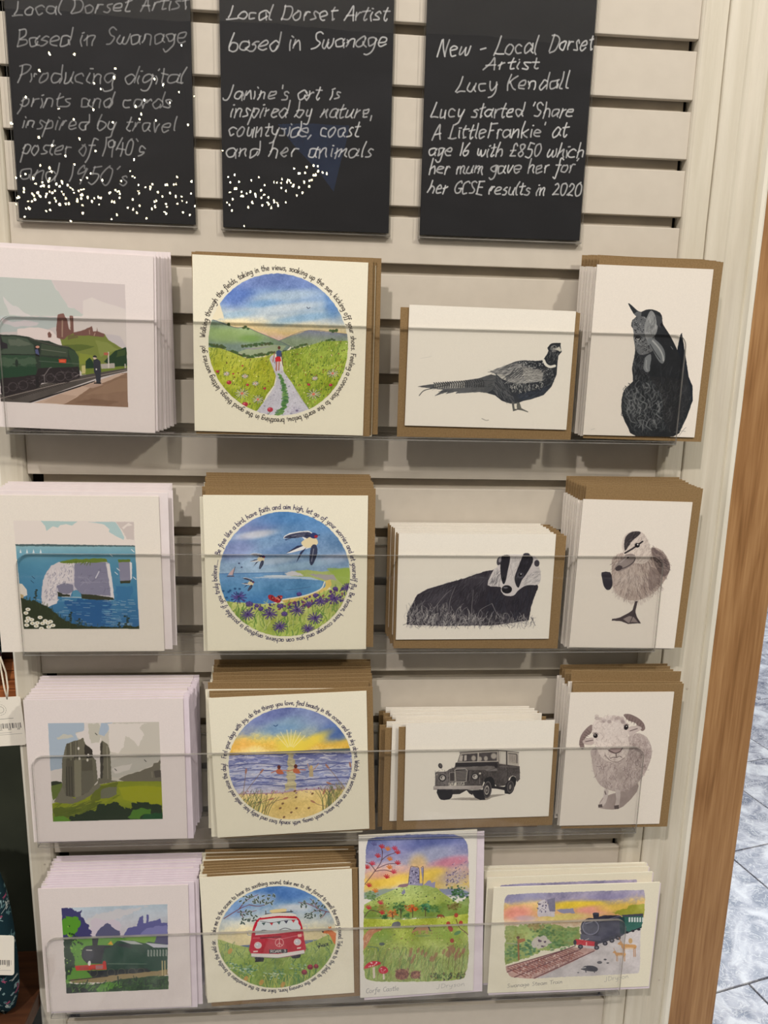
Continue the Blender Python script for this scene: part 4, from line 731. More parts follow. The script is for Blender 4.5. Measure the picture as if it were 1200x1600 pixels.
    P.ell(155, 290, 25, 34, (50, 46, 48), rot=-20); P.ell(158, 288, 15, 22, (92, 86, 86), rot=-20); P.line([(168, 322), (182, 345)], 7, (176, 170, 162)); P.ell(850, 290, 22, 30, (40, 36, 38))
    return P

def art_sheep():
    P = sheet(107, 148, Q['sheep'], 860, 1010, 3.529, WHITE)
    w = [(168, 152, 148), (200, 186, 180), (140, 124, 122), (216, 204, 198), (184, 168, 162)]
    P.poly([(265, 880), (290, 830), (380, 800), (440, 760), (480, 750), (475, 800), (400, 880), (340, 898), (270, 890)], (150, 134, 130), .8, sm=2, tex=8)
    body = [(240, 560), (228, 620), (240, 700), (270, 760), (320, 790), (380, 800), (440, 780), (490, 740), (530, 680), (558, 600), (555, 550), (530, 500), (480, 480), (430, 500)]
    P.poly(body, (186, 172, 166), sm=3, jag=1, tex=8); P.hatch(body, 800, lambda x, y: 90 + (x - 390) * .2, 22, 3, w, .75, jit=28, curve=.5)
    P.hatch([(430, 560), (520, 520), (550, 600), (480, 740), (400, 780)], 200, 60, 24, 3, [(120, 104, 102), (150, 134, 130), (196, 182, 176)], .6, jit=24, curve=.5)
    for pts in ([(295, 790), (320, 795), (305, 860), (278, 885), (265, 875), (290, 840)], [(358, 795), (385, 795), (380, 860), (375, 892), (352, 888), (362, 840)]): P.poly(pts, (200, 188, 182), sm=2, tex=6)
    P.poly([(262, 872), (284, 868), (286, 885), (264, 886)], (90, 78, 76)); P.poly([(350, 876), (376, 872), (376, 894), (352, 894)], (90, 78, 76)); P.line([(300, 800), (305, 815)], 6, (110, 96, 94))
    horn = (134, 116, 112)
    P.poly([(232, 435), (200, 455), (170, 495), (160, 540), (172, 568), (188, 562), (186, 530), (200, 500), (228, 478)], horn, sm=3, tex=6); P.poly([(405, 380), (440, 376), (490, 400), (518, 430), (522, 458), (505, 468), (488, 450), (470, 425), (430, 410)], horn, sm=3, tex=6)
    for i in range(7):
        P.line([(160 + i * 7, 545 - i * 14), (186 + i * 6, 540 - i * 10)], 3, (90, 76, 74), .7); P.line([(425 + i * 15, 380 + i * 9), (420 + i * 14, 408 + i * 8)], 3, (90, 76, 74), .7)
    P.poly([(182, 520), (230, 505), (250, 525), (225, 548), (186, 540)], (192, 176, 170), sm=3, tex=5); P.line([(195, 528), (235, 520)], 5, (110, 94, 92)); P.poly([(430, 450), (480, 440), (505, 455), (460, 485), (436, 495)], (200, 186, 180), sm=3, tex=5); P.line([(440, 468), (480, 455)], 5, (110, 94, 92))
    head = [(235, 430), (270, 400), (330, 384), (400, 390), (425, 430), (430, 500), (435, 560), (415, 610), (370, 640), (320, 635), (280, 610), (255, 560), (235, 500)]
    P.poly(head, (214, 202, 194), sm=3, tex=5); P.hatch(head, 330, 80, 18, 2.6, [(190, 176, 168), (226, 216, 208), (170, 154, 148)], .7, jit=40, curve=.5)
    P.ell(340, 440, 60, 40, (226, 216, 208), .5, soft=.8)
    for i in range(24): P.ell(RG.uniform(250, 410), RG.uniform(388, 425), 12, 9, w[RG.randint(5)], .5)
    P.ell(250, 495, 12, 13, (36, 28, 30)); P.ell(247, 491, 3, 3, (220, 214, 210)); P.ell(419, 448, 12, 15, (36, 28, 30), rot=20); P.ell(421, 443, 3, 3, (220, 214, 210)); P.line([(235, 482), (252, 478), (266, 488)], 3, (120, 104, 100)); P.line([(405, 440), (418, 430), (434, 436)], 3, (120, 104, 100))
    P.poly([(320, 575), (345, 560), (380, 562), (398, 560), (385, 585), (362, 592), (335, 590)], (176, 156, 152), sm=3); P.line([(322, 574), (345, 586), (362, 590), (385, 580), (398, 562)], 5, (86, 70, 70)); P.line([(362, 590), (364, 612)], 4, (96, 80, 80)); P.line([(330, 618), (350, 612), (364, 614), (380, 606), (392, 612)], 4, (110, 94, 92)); P.line([(300, 600), (330, 630), (370, 638), (410, 615)], 4, (130, 114, 110), .8)
    return P

def art_loco():
    P = sheet(147, 145, Q['loco'], 0, 1300, 3.75, PINKW)
    P.setclip([(360, 477), (972, 470), (992, 948), (408, 962)])
    P.wash([(350, 460), (1000, 460), (1000, 680), (350, 680)], [(470, (180, 196, 208)), (560, (196, 200, 208)), (660, (200, 190, 196))])
    P.poly([(500, 560), (560, 520), (640, 500), (760, 490), (860, 480), (780, 510), (720, 540), (640, 560), (520, 600)], (206, 202, 204), .8, jag=5)
    P.poly([(540, 540), (700, 560), (720, 640), (520, 640)], (204, 192, 204), .8, jag=5)
    P.poly([(720, 650), (750, 600), (800, 590), (815, 540), (835, 530), (838, 575), (853, 575), (855, 525), (868, 528), (868, 568), (910, 560), (935, 550), (940, 575), (975, 575), (978, 690), (720, 690)], (96, 96, 148), jag=2)
    P.poly([(860, 600), (970, 590), (975, 660), (800, 660)], (126, 126, 176), .9, jag=4)
    P.poly([(560, 640), (590, 600), (630, 570), (660, 590), (700, 620), (710, 660), (600, 670)], (88, 88, 120), jag=4)
    P.poly([(355, 470), (420, 485), (470, 500), (500, 560), (530, 600), (540, 660), (440, 700), (360, 640)], (64, 62, 110), jag=7)
    P.poly([(360, 540), (420, 520), (470, 545), (465, 590), (430, 640), (370, 640)], (88, 150, 44), jag=7)
    P.poly([(385, 660), (540, 650), (720, 655), (920, 650), (975, 690), (980, 860), (400, 900)], (94, 152, 42), jag=3)
    P.poly([(380, 640), (440, 660), (420, 720), (460, 780), (420, 860), (400, 900), (385, 760)], (34, 60, 34), jag=6)
    P.poly([(730, 650), (860, 645), (920, 660), (900, 690), (760, 690)], (118, 164, 50), .9, jag=3); P.poly([(920, 640), (980, 640), (980, 700), (900, 690)], (74, 70, 110), jag=3)
    P.dots([(390, 560), (500, 690), (500, 780), (400, 850)], 50, 6, [(30, 60, 30), (140, 184, 70)])
    P.poly([(845, 690), (870, 680), (980, 700), (980, 860), (850, 840)], (34, 70, 52)); P.poly([(850, 685), (980, 700), (980, 716), (900, 714)], (196, 196, 206))
    for x in range(865, 985, 17): P.poly([(x, 725), (x + 10, 727), (x + 10, 765), (x, 762)], (140, 150, 140))
    P.poly([(660, 700), (690, 672), (780, 672), (850, 690), (862, 850), (640, 850), (600, 760)], (28, 66, 46)); P.poly([(700, 668), (790, 675), (840, 695), (770, 692)], (180, 184, 180)); P.poly([(690, 690), (760, 690), (780, 720), (700, 720)], (40, 50, 50))
    P.poly([(490, 740), (500, 705), (540, 695), (680, 700), (700, 740), (690, 790), (520, 795)], (36, 38, 46), sm=2); P.ell(527, 742, 40, 46, (40, 42, 52)); P.ell(527, 742, 30, 35, (54, 56, 68)); P.line([(515, 720), (545, 722)], 6, (210, 206, 200), sm=0)
    P.poly([(545, 655), (582, 655), (576, 700), (550, 700)], (24, 26, 34)); P.poly([(635, 690), (655, 670), (668, 695)], (222, 170, 40)); P.poly([(620, 710), (690, 700), (800, 720), (860, 760), (860, 800), (600, 800)], (30, 72, 50), .9)
    P.line([(640, 800), (860, 805)], 5, (100, 120, 100), sm=0)
    P.poly([(450, 808), (630, 800), (635, 832), (460, 835)], (206, 56, 40)); P.poly([(478, 812), (530, 810), (530, 830), (480, 832)], (176, 60, 50)); P.poly([(570, 808), (612, 806), (612, 828), (572, 830)], (170, 120, 120)); P.ell(534, 795, 9, 14, (226, 224, 218)); P.ell(620, 795, 10, 12, (190, 44, 34))
    P.poly([(520, 838), (640, 835), (860, 830), (900, 850), (900, 880), (560, 880)], (30, 34, 34), jag=2)
    for x in (560, 660, 720, 780, 830): t = np.linspace(0, 6.28, 14); P.line([(x + 22 * np.cos(a), 850 + 22 * np.sin(a)) for a in t], 5, (84, 84, 60), .8, 0)
    P.poly([(420, 885), (560, 875), (980, 840), (985, 870), (600, 905), (440, 905)], (150, 132, 90), jag=3); P.line([(420, 890), (640, 870)], 6, (56, 48, 44), sm=0)
    P.poly([(400, 905), (560, 915), (760, 885), (985, 870), (992, 950), (408, 965)], (44, 76, 36), jag=4); P.poly([(560, 920), (720, 895), (740, 930), (600, 955)], (84, 140, 40), jag=5); P.poly([(410, 930), (500, 930), (560, 960), (408, 965)], (24, 34, 26), jag=4)
    P.hatch([(700, 890), (985, 875), (985, 950), (700, 950)], 70, 70, 34, 6, [(26, 46, 30), (64, 104, 40)], jit=40); P.hatch([(410, 900), (700, 900), (700, 955), (410, 955)], 60, 60, 24, 6, [(30, 50, 30), (110, 160, 60)], jit=40)
    for x in (950, 965): P.line([(x, 790), (x + 3, 870)], 6, (196, 180, 130), sm=0)
    P.clip = None
    return P

def art_van():
    P = sheet(154, 149, Q['van'], 300, 1300, 4.444, CREAM)
    c = centre(P, 595, 788); r = 61
    disc(P, c, r)
    P.wash([(150, 420), (1050, 420), (1050, 860), (150, 860)], [(440, (88, 134, 194)), (540, (128, 166, 206)), (620, (176, 194, 206)), (700, (206, 208, 196)), (760, (226, 212, 168)), (840, (222, 208, 160))], tex=9, wob=16, grain=3)
    for x, y, rx, ry, col, a in ((650, 490, 170, 44, (74, 120, 190), .7), (300, 590, 90, 60, (104, 144, 204), .6), (900, 560, 100, 30, (130, 160, 200), .6), (720, 580, 120, 24, (212, 218, 222), .9), (460, 520, 120, 40, (170, 190, 214), .7)):
        P.ell(x, y, rx, ry, col, a, soft=.6, tex=8)
    P.poly([(300, 845), (420, 835), (420, 862), (330, 858)], (90, 110, 150), .9); P.poly([(770, 808), (900, 800), (860, 832), (780, 836)], (96, 116, 156), .9)
    g = [(160, 800), (200, 800), (300, 835), (420, 860), (780, 835), (880, 800), (960, 760), (1050, 800), (1050, 1160), (160, 1160)]
    P.wash(g, [(780, (166, 180, 96)), (950, (142, 168, 72)), (1140, (132, 160, 64))], tex=12, grain=5)
    P.hatch(g, 420, 80, 34, 5, [(96, 136, 56), (78, 116, 60), (186, 194, 110), (110, 146, 90), (60, 100, 60)], .8, jit=28, curve=.3)
    for x, y, n in ((390, 1010, 60), (590, 1040, 60), (290, 980, 30), (740, 990, 20)):
        for i in range(n): P.ell(x + RG.normal(0, 34), y + RG.normal(0, 16), 8, 4, [(206, 218, 196), (60, 116, 84), (140, 176, 150)][RG.randint(3)], .8)
    for i in range(50):
        x = RG.uniform(360, 860); P.line([(x, 1130), (x + RG.uniform(-20, 20), 1080), (x + RG.uniform(-40, 40), 1040)], 5, [(90, 140, 60), (190, 190, 90), (70, 120, 60)][RG.randint(3)], .85)
    for x, y, q in ((822, 990, 20), (862, 985, 17), (782, 1025, 20)): P.ell(x, y, q, q * .9, (120, 26, 44)); P.ell(x, y - 8, q * .6, q * .5, (170, 50, 66)); P.line([(x, y + 14), (x - 10, y + 70)], 5, (70, 110, 60))
    for x, y in ((487, 1095), (635, 1110), (270, 880), (380, 1070)): P.ell(x, y, 14, 22, (206, 150, 70), .8, rot=30)
    for a, b, cpt in (((225, 655), (330, 590), (400, 560)), ((400, 560), (460, 570), (520, 560)), ((330, 590), (380, 530), (460, 490)), ((320, 610), (400, 610), (450, 600)), ((340, 610), (355, 640), (360, 670)), ((980, 620), (900, 600), (840, 570)), ((840, 570), (790, 550), (740, 545)), ((900, 600), (840, 610), (800, 640)), ((870, 590), (850, 550), (820, 520)), ((930, 610), (910, 640), (890, 655))):
        P.line([a, b, cpt], 6, (120, 56, 60), .9, taper=.4)
    for (x0, y0, x1, y1, n) in ((330, 490, 600, 560, 34), (340, 600, 470, 690, 22), (740, 530, 960, 580, 24), (780, 600, 930, 655, 18)):
        for i in range(n):
            x = RG.uniform(x0, x1); y = RG.uniform(y0, y1); a = RG.uniform(0, 180); P.ell(x, y, 15, 7, (214, 218, 208), .7, rot=a); P.ell(x, y, 12, 5, (52, 70, 66), .9, rot=a)
    P.poly([(905, 745), (945, 735), (945, 708), (955, 722), (962, 708), (972, 740), (1000, 760), (1022, 790), (1022, 850), (985, 830), (965, 790), (945, 762), (910, 758)], (212, 116, 50), sm=2, tex=6); P.ell(908, 748, 6, 5, (40, 30, 30)); P.ell(945, 738, 3, 3, (30, 20, 20))
    P.poly([(540, 600), (600, 590), (660, 590), (640, 622), (600, 635), (560, 620)], (226, 206, 150), sm=2); P.line([(512, 625), (700, 608)], 6, (40, 40, 44), sm=0); P.line([(514, 602), (516, 628)], 5, (60, 60, 60)); P.line([(688, 598), (690, 612)], 5, (60, 60, 60))
    red = (190, 28, 50)
    P.poly([(440, 945), (500, 938), (502, 952), (445, 955)], (30, 28, 34)); P.poly([(445, 915), (500, 920), (500, 948), (450, 948)], (36, 34, 42), sm=2); P.poly([(695, 905), (752, 900), (750, 925), (700, 930)], (36, 34, 42), sm=2)
    P.poly([(415, 900), (415, 800), (425, 730), (450, 670), (500, 640), (600, 630), (700, 635), (745, 660), (768, 720), (780, 800), (780, 890), (600, 925)], red, sm=3, tex=6)
    P.poly([(512, 628), (600, 616), (700, 620), (725, 640), (600, 638), (480, 652)], (222, 216, 206), sm=2)
    P.poly([(445, 765), (455, 700), (475, 668), (600, 655), (725, 660), (740, 690), (752, 738), (600, 755)], (206, 214, 216), sm=2); P.line([(600, 655), (600, 752)], 5, (214, 210, 204), sm=0)
    P.line([(470, 668), (600, 654), (728, 660)], 6, (230, 224, 214)); P.line([(445, 768), (600, 756), (755, 738)], 7, (230, 220, 214))
    for i, (x, y) in enumerate(((500, 690), (555, 690), (605, 684), (655, 678), (705, 672))): P.poly([(x - 14, y - 6), (x + 14, y - 8), (x + 2, y + 14)], [(70, 90, 90), (190, 60, 70), (80, 110, 110), (60, 60, 80), (200, 60, 70)][i])
    P.line([(475, 672), (555, 684), (650, 668), (730, 664)], 3, (60, 50, 60)); P.line([(470, 750), (500, 735), (560, 748)], 4, (50, 50, 60)); P.line([(610, 735), (650, 722), (700, 736)], 4, (50, 50, 60))
    P.line([(430, 790), (520, 790), (600, 800), (700, 780), (775, 768)], 4, (230, 190, 190), .7); P.line([(480, 790), (620, 782)], 8, (90, 14, 30), .9)
    for x, y in ((462, 840), (734, 818)): P.ell(x, y, 26, 24, (230, 206, 200)); P.ell(x, y, 18, 17, (204, 206, 212)); P.ell(x - 5, y - 5, 7, 6, (236, 236, 238))
    P.poly([(735, 765), (762, 762), (762, 782), (738, 785)], (236, 190, 170)); P.poly([(430, 878), (462, 876), (462, 886), (430, 888)], (236, 214, 204)); P.poly([(730, 856), (758, 852), (758, 862), (732, 866)], (236, 214, 204))
    t = np.linspace(0, 6.28, 22); P.line([(610 + 28 * np.cos(a), 822 + 28 * np.sin(a)) for a in t], 4.5, (226, 190, 180), .95, 0); P.line([(610, 794), (610, 850)], 4.5, (226, 190, 180), sm=0); P.line([(610, 822), (591, 842)], 4.5, (226, 190, 180), sm=0); P.line([(610, 822), (630, 842)], 4.5, (226, 190, 180), sm=0)
    P.poly([(415, 895), (600, 900), (780, 872), (782, 896), (600, 926), (418, 918)], (226, 222, 216)); P.line([(415, 919), (600, 927), (782, 897)], 4, (110, 100, 110))
    P.poly([(540, 870), (665, 866), (665, 892), (542, 896)], (30, 28, 36)); P.text("ROAM 3", 548, 891, 658, 887, 10, 4.5, (226, 222, 214), slant=0, wob=.1)
    P.line([(418, 740), (395, 742), (393, 768), (415, 770)], 7, (190, 190, 190)); P.line([(772, 712), (796, 708), (796, 732), (776, 738)], 7, (190, 190, 190))
    P.line([(870, 850), (940, 826)], 5, (60, 70, 50)); P.dots([(870, 835), (940, 820), (945, 845), (880, 860)], 12, 6, [(40, 50, 40)])
    P.clip = None
    P.ring("Take me to the ocean to hear its soothing sound, take me to the forest to smell the mossy ground. Take me to the fields to see the running hare, take me to the mountains to breathe the wild air.", c, r + 2.6, 173, -182, 2.5, .62, (40, 38, 48))
    return P

def blobedge(P, pts, jag=3): P.setclip(pts, sm=5, jag=jag)

def art_tower():
    P = sheet(122, 200, Q['tower'], 550, 1290, 5.332, (230, 226, 216))
    blobedge(P, [(110, 170), (160, 125), (400, 108), (700, 105), (880, 125), (945, 190), (958, 300), (975, 600), (970, 900), (985, 1150), (960, 1290), (925, 1340), (700, 1355), (400, 1355), (170, 1345), (110, 1290), (95, 1100), (90, 700), (95, 400)])
    P.wash([(60, 90), (1000, 90), (1000, 640), (60, 640)], [(110, (106, 116, 170)), (220, (130, 136, 182)), (330, (176, 172, 196)), (400, (220, 180, 170)), (470, (236, 200, 110)), (540, (226, 200, 120)), (600, (190, 186, 190))], tex=9, wob=22, grain=4)
    for x, y, rx, ry, col, a in ((640, 180, 260, 50, (94, 106, 166), .7), (300, 260, 180, 70, (120, 120, 172), .5), (640, 270, 180, 60, (176, 182, 206), .7), (820, 340, 150, 40, (214, 130, 150), .8), (540, 350, 70, 70, (236, 196, 120), .7), (660, 440, 120, 50, (238, 206, 90), .9), (300, 500, 170, 50, (238, 198, 70), .8), (260, 440, 120, 30, (226, 160, 150), .6), (850, 470, 140, 60, (170, 160, 190), .6)):
        P.ell(x, y, rx, ry, col, a, soft=.6, tex=8, rot=-8)
    P.poly([(90, 590), (250, 560), (380, 560), (380, 620), (90, 640)], (140, 160, 150), .8, jag=3); P.poly([(720, 570), (900, 570), (970, 600), (960, 640), (740, 610)], (130, 140, 170), .9, jag=3)
    hill = [(80, 700), (240, 610), (360, 560), (450, 530), (620, 535), (700, 560), (760, 610), (880, 690), (980, 720), (980, 800), (80, 800)]
    P.wash(hill, [(530, (166, 186, 110)), (650, (176, 192, 104)), (800, (140, 170, 70))], tex=12, jag=1, grain=5)
    P.hatch(hill, 180, 20, 26, 4, [(120, 150, 70), (196, 204, 130), (100, 140, 80)], .7, jit=20); P.dots(hill, 90, 5, [(50, 60, 50), (90, 110, 60)])
    st = (150, 146, 176)
    P.poly([(462, 530), (478, 385), (500, 378), (545, 388), (552, 410), (556, 520), (585, 520), (566, 390), (586, 384), (584, 540)], st, tex=8, jag=1); P.line([(462, 528), (478, 384), (505, 378), (548, 392), (554, 520)], 4, (70, 64, 96)); P.line([(566, 388), (586, 384), (584, 530)], 4, (70, 64, 96))
    P.dots([(475, 395), (545, 400), (550, 520), (465, 520)], 36, 6, [(60, 56, 86), (96, 90, 120), (206, 200, 216)])
    P.poly([(370, 550), (385, 528), (460, 515), (460, 545)], (150, 120, 130), jag=3); P.poly([(590, 530), (640, 490), (660, 520), (690, 505), (690, 560)], (150, 148, 176), jag=3); P.poly([(405, 600), (430, 560), (440, 600), (420, 612)], (140, 140, 166), jag=2)
    P.poly([(80, 760), (200, 690), (300, 720), (420, 690), (560, 720), (700, 700), (880, 690), (980, 640), (980, 810), (80, 830)], (126, 152, 72), .85, jag=8, tex=10)
    for x, y, q, col in ((400, 720, 60, (70, 110, 60)), (500, 735, 46, (206, 96, 44)), (612, 725, 55, (60, 120, 80)), (335, 770, 45, (200, 120, 60)), (850, 720, 50, (120, 110, 60)), (700, 740, 40, (90, 130, 70)), (240, 720, 60, (150, 140, 70)), (880, 610, 80, (70, 110, 70)), (150, 620, 60, (110, 140, 90)), (460, 790, 26, (70, 110, 60)), (270, 800, 26, (60, 100, 60))):
        for i in range(int(q)): P.ell(x + RG.normal(0, q * .45), y + RG.normal(0, q * .35), 9, 7, tuple(np.clip(np.array(col) + RG.uniform(-30, 30), 0, 255)), .75)
    for x, y in ((405, 770), (505, 765), (612, 760), (335, 800)): P.line([(x, y - 40), (x, y + 40)], 6, (84, 60, 50)); P.line([(x, y - 10), (x - 18, y - 45)], 4, (84, 60, 50))
    f = [(80, 810), (400, 825), (700, 815), (990, 780), (990, 1400), (80, 1400)]
    P.wash(f, [(800, (186, 196, 84)), (950, (170, 188, 70)), (1150, (164, 180, 96)), (1360, (150, 170, 84))], tex=14, grain=6)
    P.ell(230, 960, 100, 60, (130, 170, 60), .6, soft=.6); P.ell(800, 950, 120, 60, (140, 176, 60), .5, soft=.6); P.dots([(120, 850), (960, 850), (960, 1080), (120, 1080)], 150, 5, [(110, 120, 50), (150, 100, 60), (220, 214, 140)])
    P.hatch([(90, 1090), (980, 1060), (980, 1340), (90, 1350)], 420, 82, 90, 5, [(110, 146, 60), (150, 176, 90), (190, 194, 130), (86, 120, 60), (140, 130, 70)], .75, jit=16, curve=.15)
    for i in range(26): x = RG.uniform(480, 960); y = RG.uniform(1060, 1180); P.ell(x, y, 12, 26, (160, 110, 80), .7, rot=20); P.line([(x, y + 20), (x - 10, y + 130)], 4, (120, 120, 60), .7)
    P.dots([(650, 1290), (960, 1280), (960, 1340), (700, 1350)], 90, 8, [(60, 70, 50), (110, 100, 50), (90, 120, 60)])
    for pts in (((95, 520), (170, 420), (230, 330), (240, 240)), ((200, 385), (290, 350), (380, 350)), ((230, 320), (280, 280), (350, 255)), ((180, 410), (260, 400), (330, 420)), ((240, 260), (230, 210), (210, 190)), ((95, 800), (150, 740), (250, 770)), ((100, 330), (140, 350), (180, 400))): P.line(pts, 6, (90, 56, 66), .9)
    for i, (x, y) in enumerate(((232, 205), (282, 225), (340, 222), (365, 255), (200, 282), (300, 310), (155, 345), (110, 375), (368, 345), (300, 380), (335, 420), (278, 460), (130, 530), (185, 578), (230, 680), (245, 765), (130, 720), (165, 180))):
        col = [(190, 50, 60), (216, 120, 50), (200, 60, 80), (190, 44, 50)][i % 4] if i < 17 else (90, 90, 140)
        for a in (-60, -20, 20, 60, 100): P.line([(x, y + 10), (x + 24 * np.sin(np.radians(a)), y - 22 * np.cos(np.radians(a)))], 9, col, .85, 0)
    for i in range(90): x = 780 + abs(RG.normal(0, 90)); y = 480 + RG.normal(0, 55) - (x - 780) * .1; P.line([(x, y), (x + RG.uniform(-16, 16), y + RG.uniform(-14, 14))], 5, [(96, 84, 140), (60, 60, 110), (200, 190, 214)][RG.randint(3)], .8, 0)
    def beast(x, y, k, col, flip=1):
        P.poly([(x + flip * k * a, y + k * b) for a, b in ((-50, -25), (0, -35), (45, -28), (55, 10), (30, 15), (-30, 15), (-60, 20), (-90, 40), (-95, 25), (-70, -5))], col, sm=2, tex=6)
        for a in (-35, -22, 30, 42): P.line([(x + flip * k * a, y + k * 5), (x + flip * k * (a + 4), y + k * 45)], 8 * k, col)
        P.line([(x + flip * k * 48, y - k * 22), (x + flip * k * 66, y + k * 20)], 10 * k, (50, 46, 56)); P.line([(x - flip * k * 55, y - k * 20), (x - flip * k * 80, y + k * 5)], 8 * k, (50, 46, 56))
    beast(592, 905, .95, (186, 140, 90)); beast(735, 800, .42, (150, 84, 56), -1); P.ell(592, 965, 70, 8, (110, 140, 70), .6)
    P.poly([(330, 880), (340, 850), (380, 840), (402, 852), (402, 882), (360, 890)], (104, 106, 110), sm=2, tex=8)
    P.poly([(85, 1080), (95, 960), (150, 900), (210, 885), (258, 888), (235, 915), (180, 940), (140, 1010), (110, 1060)], (206, 140, 96), sm=2, tex=8); P.ell(256, 888, 7, 6, (40, 30, 30)); P.ell(205, 898, 4, 4, (30, 24, 24)); P.hatch([(95, 1050), (110, 960), (180, 905), (150, 990)], 50, 60, 24, 4, [(230, 190, 150), (170, 100, 60)], jit=20)
    P.poly([(100, 1240), (130, 1195), (180, 1175), (225, 1180), (245, 1200), (170, 1225)], (206, 34, 56), sm=2); P.poly([(225, 1250), (250, 1222), (285, 1225), (310, 1262), (280, 1285), (240, 1280)], (200, 30, 56), sm=2); P.dots([(120, 1190), (220, 1185), (180, 1220), (130, 1225)], 12, 6, [(236, 226, 220)]); P.dots([(240, 1235), (300, 1240), (290, 1275), (240, 1270)], 9, 5, [(236, 226, 220)]); P.poly([(175, 1230), (195, 1228), (200, 1320), (180, 1325)], (220, 206, 190)); P.poly([(262, 1285), (276, 1285), (280, 1335), (264, 1335)], (220, 206, 190))
    for x, y, q in ((425, 1292, 56), (540, 1298, 40)): P.ell(x, y, q, q * .85, (132, 84, 66)); P.hatch([(x - q, y - q * .8), (x + q, y - q * .8), (x + q, y + q * .7), (x - q, y + q * .7)], int(q * 2.4), 70, 20, 4, [(190, 140, 110), (90, 50, 44), (150, 90, 70)], jit=60)
    P.line([(870, 830), (900, 900), (970, 960), (985, 1050)], 6, (110, 56, 60)); P.line([(880, 870), (840, 880), (800, 870)], 5, (110, 56, 60))
    for x, y in ((870, 795), (805, 865), (830, 915), (840, 1010), (910, 860), (820, 900)): P.ell(x, y, 17, 19, (176, 62, 56), .9)
    P.ell(885, 945, 32, 15, (90, 140, 90), .9, rot=-25); P.line([(130, 1050), (210, 1060), (220, 1090)], 5, (70, 110, 110)); P.ell(250, 1030, 24, 14, (70, 84, 84), .9)
    P.clip = None
    P.text("Corfe Castle", 122, 1450, 405, 1428, 22, 3.4, (84, 84, 88), .8); P.text("JDryson", 720, 1418, 960, 1395, 20, 2.6, (120, 120, 120), .8)
    return P

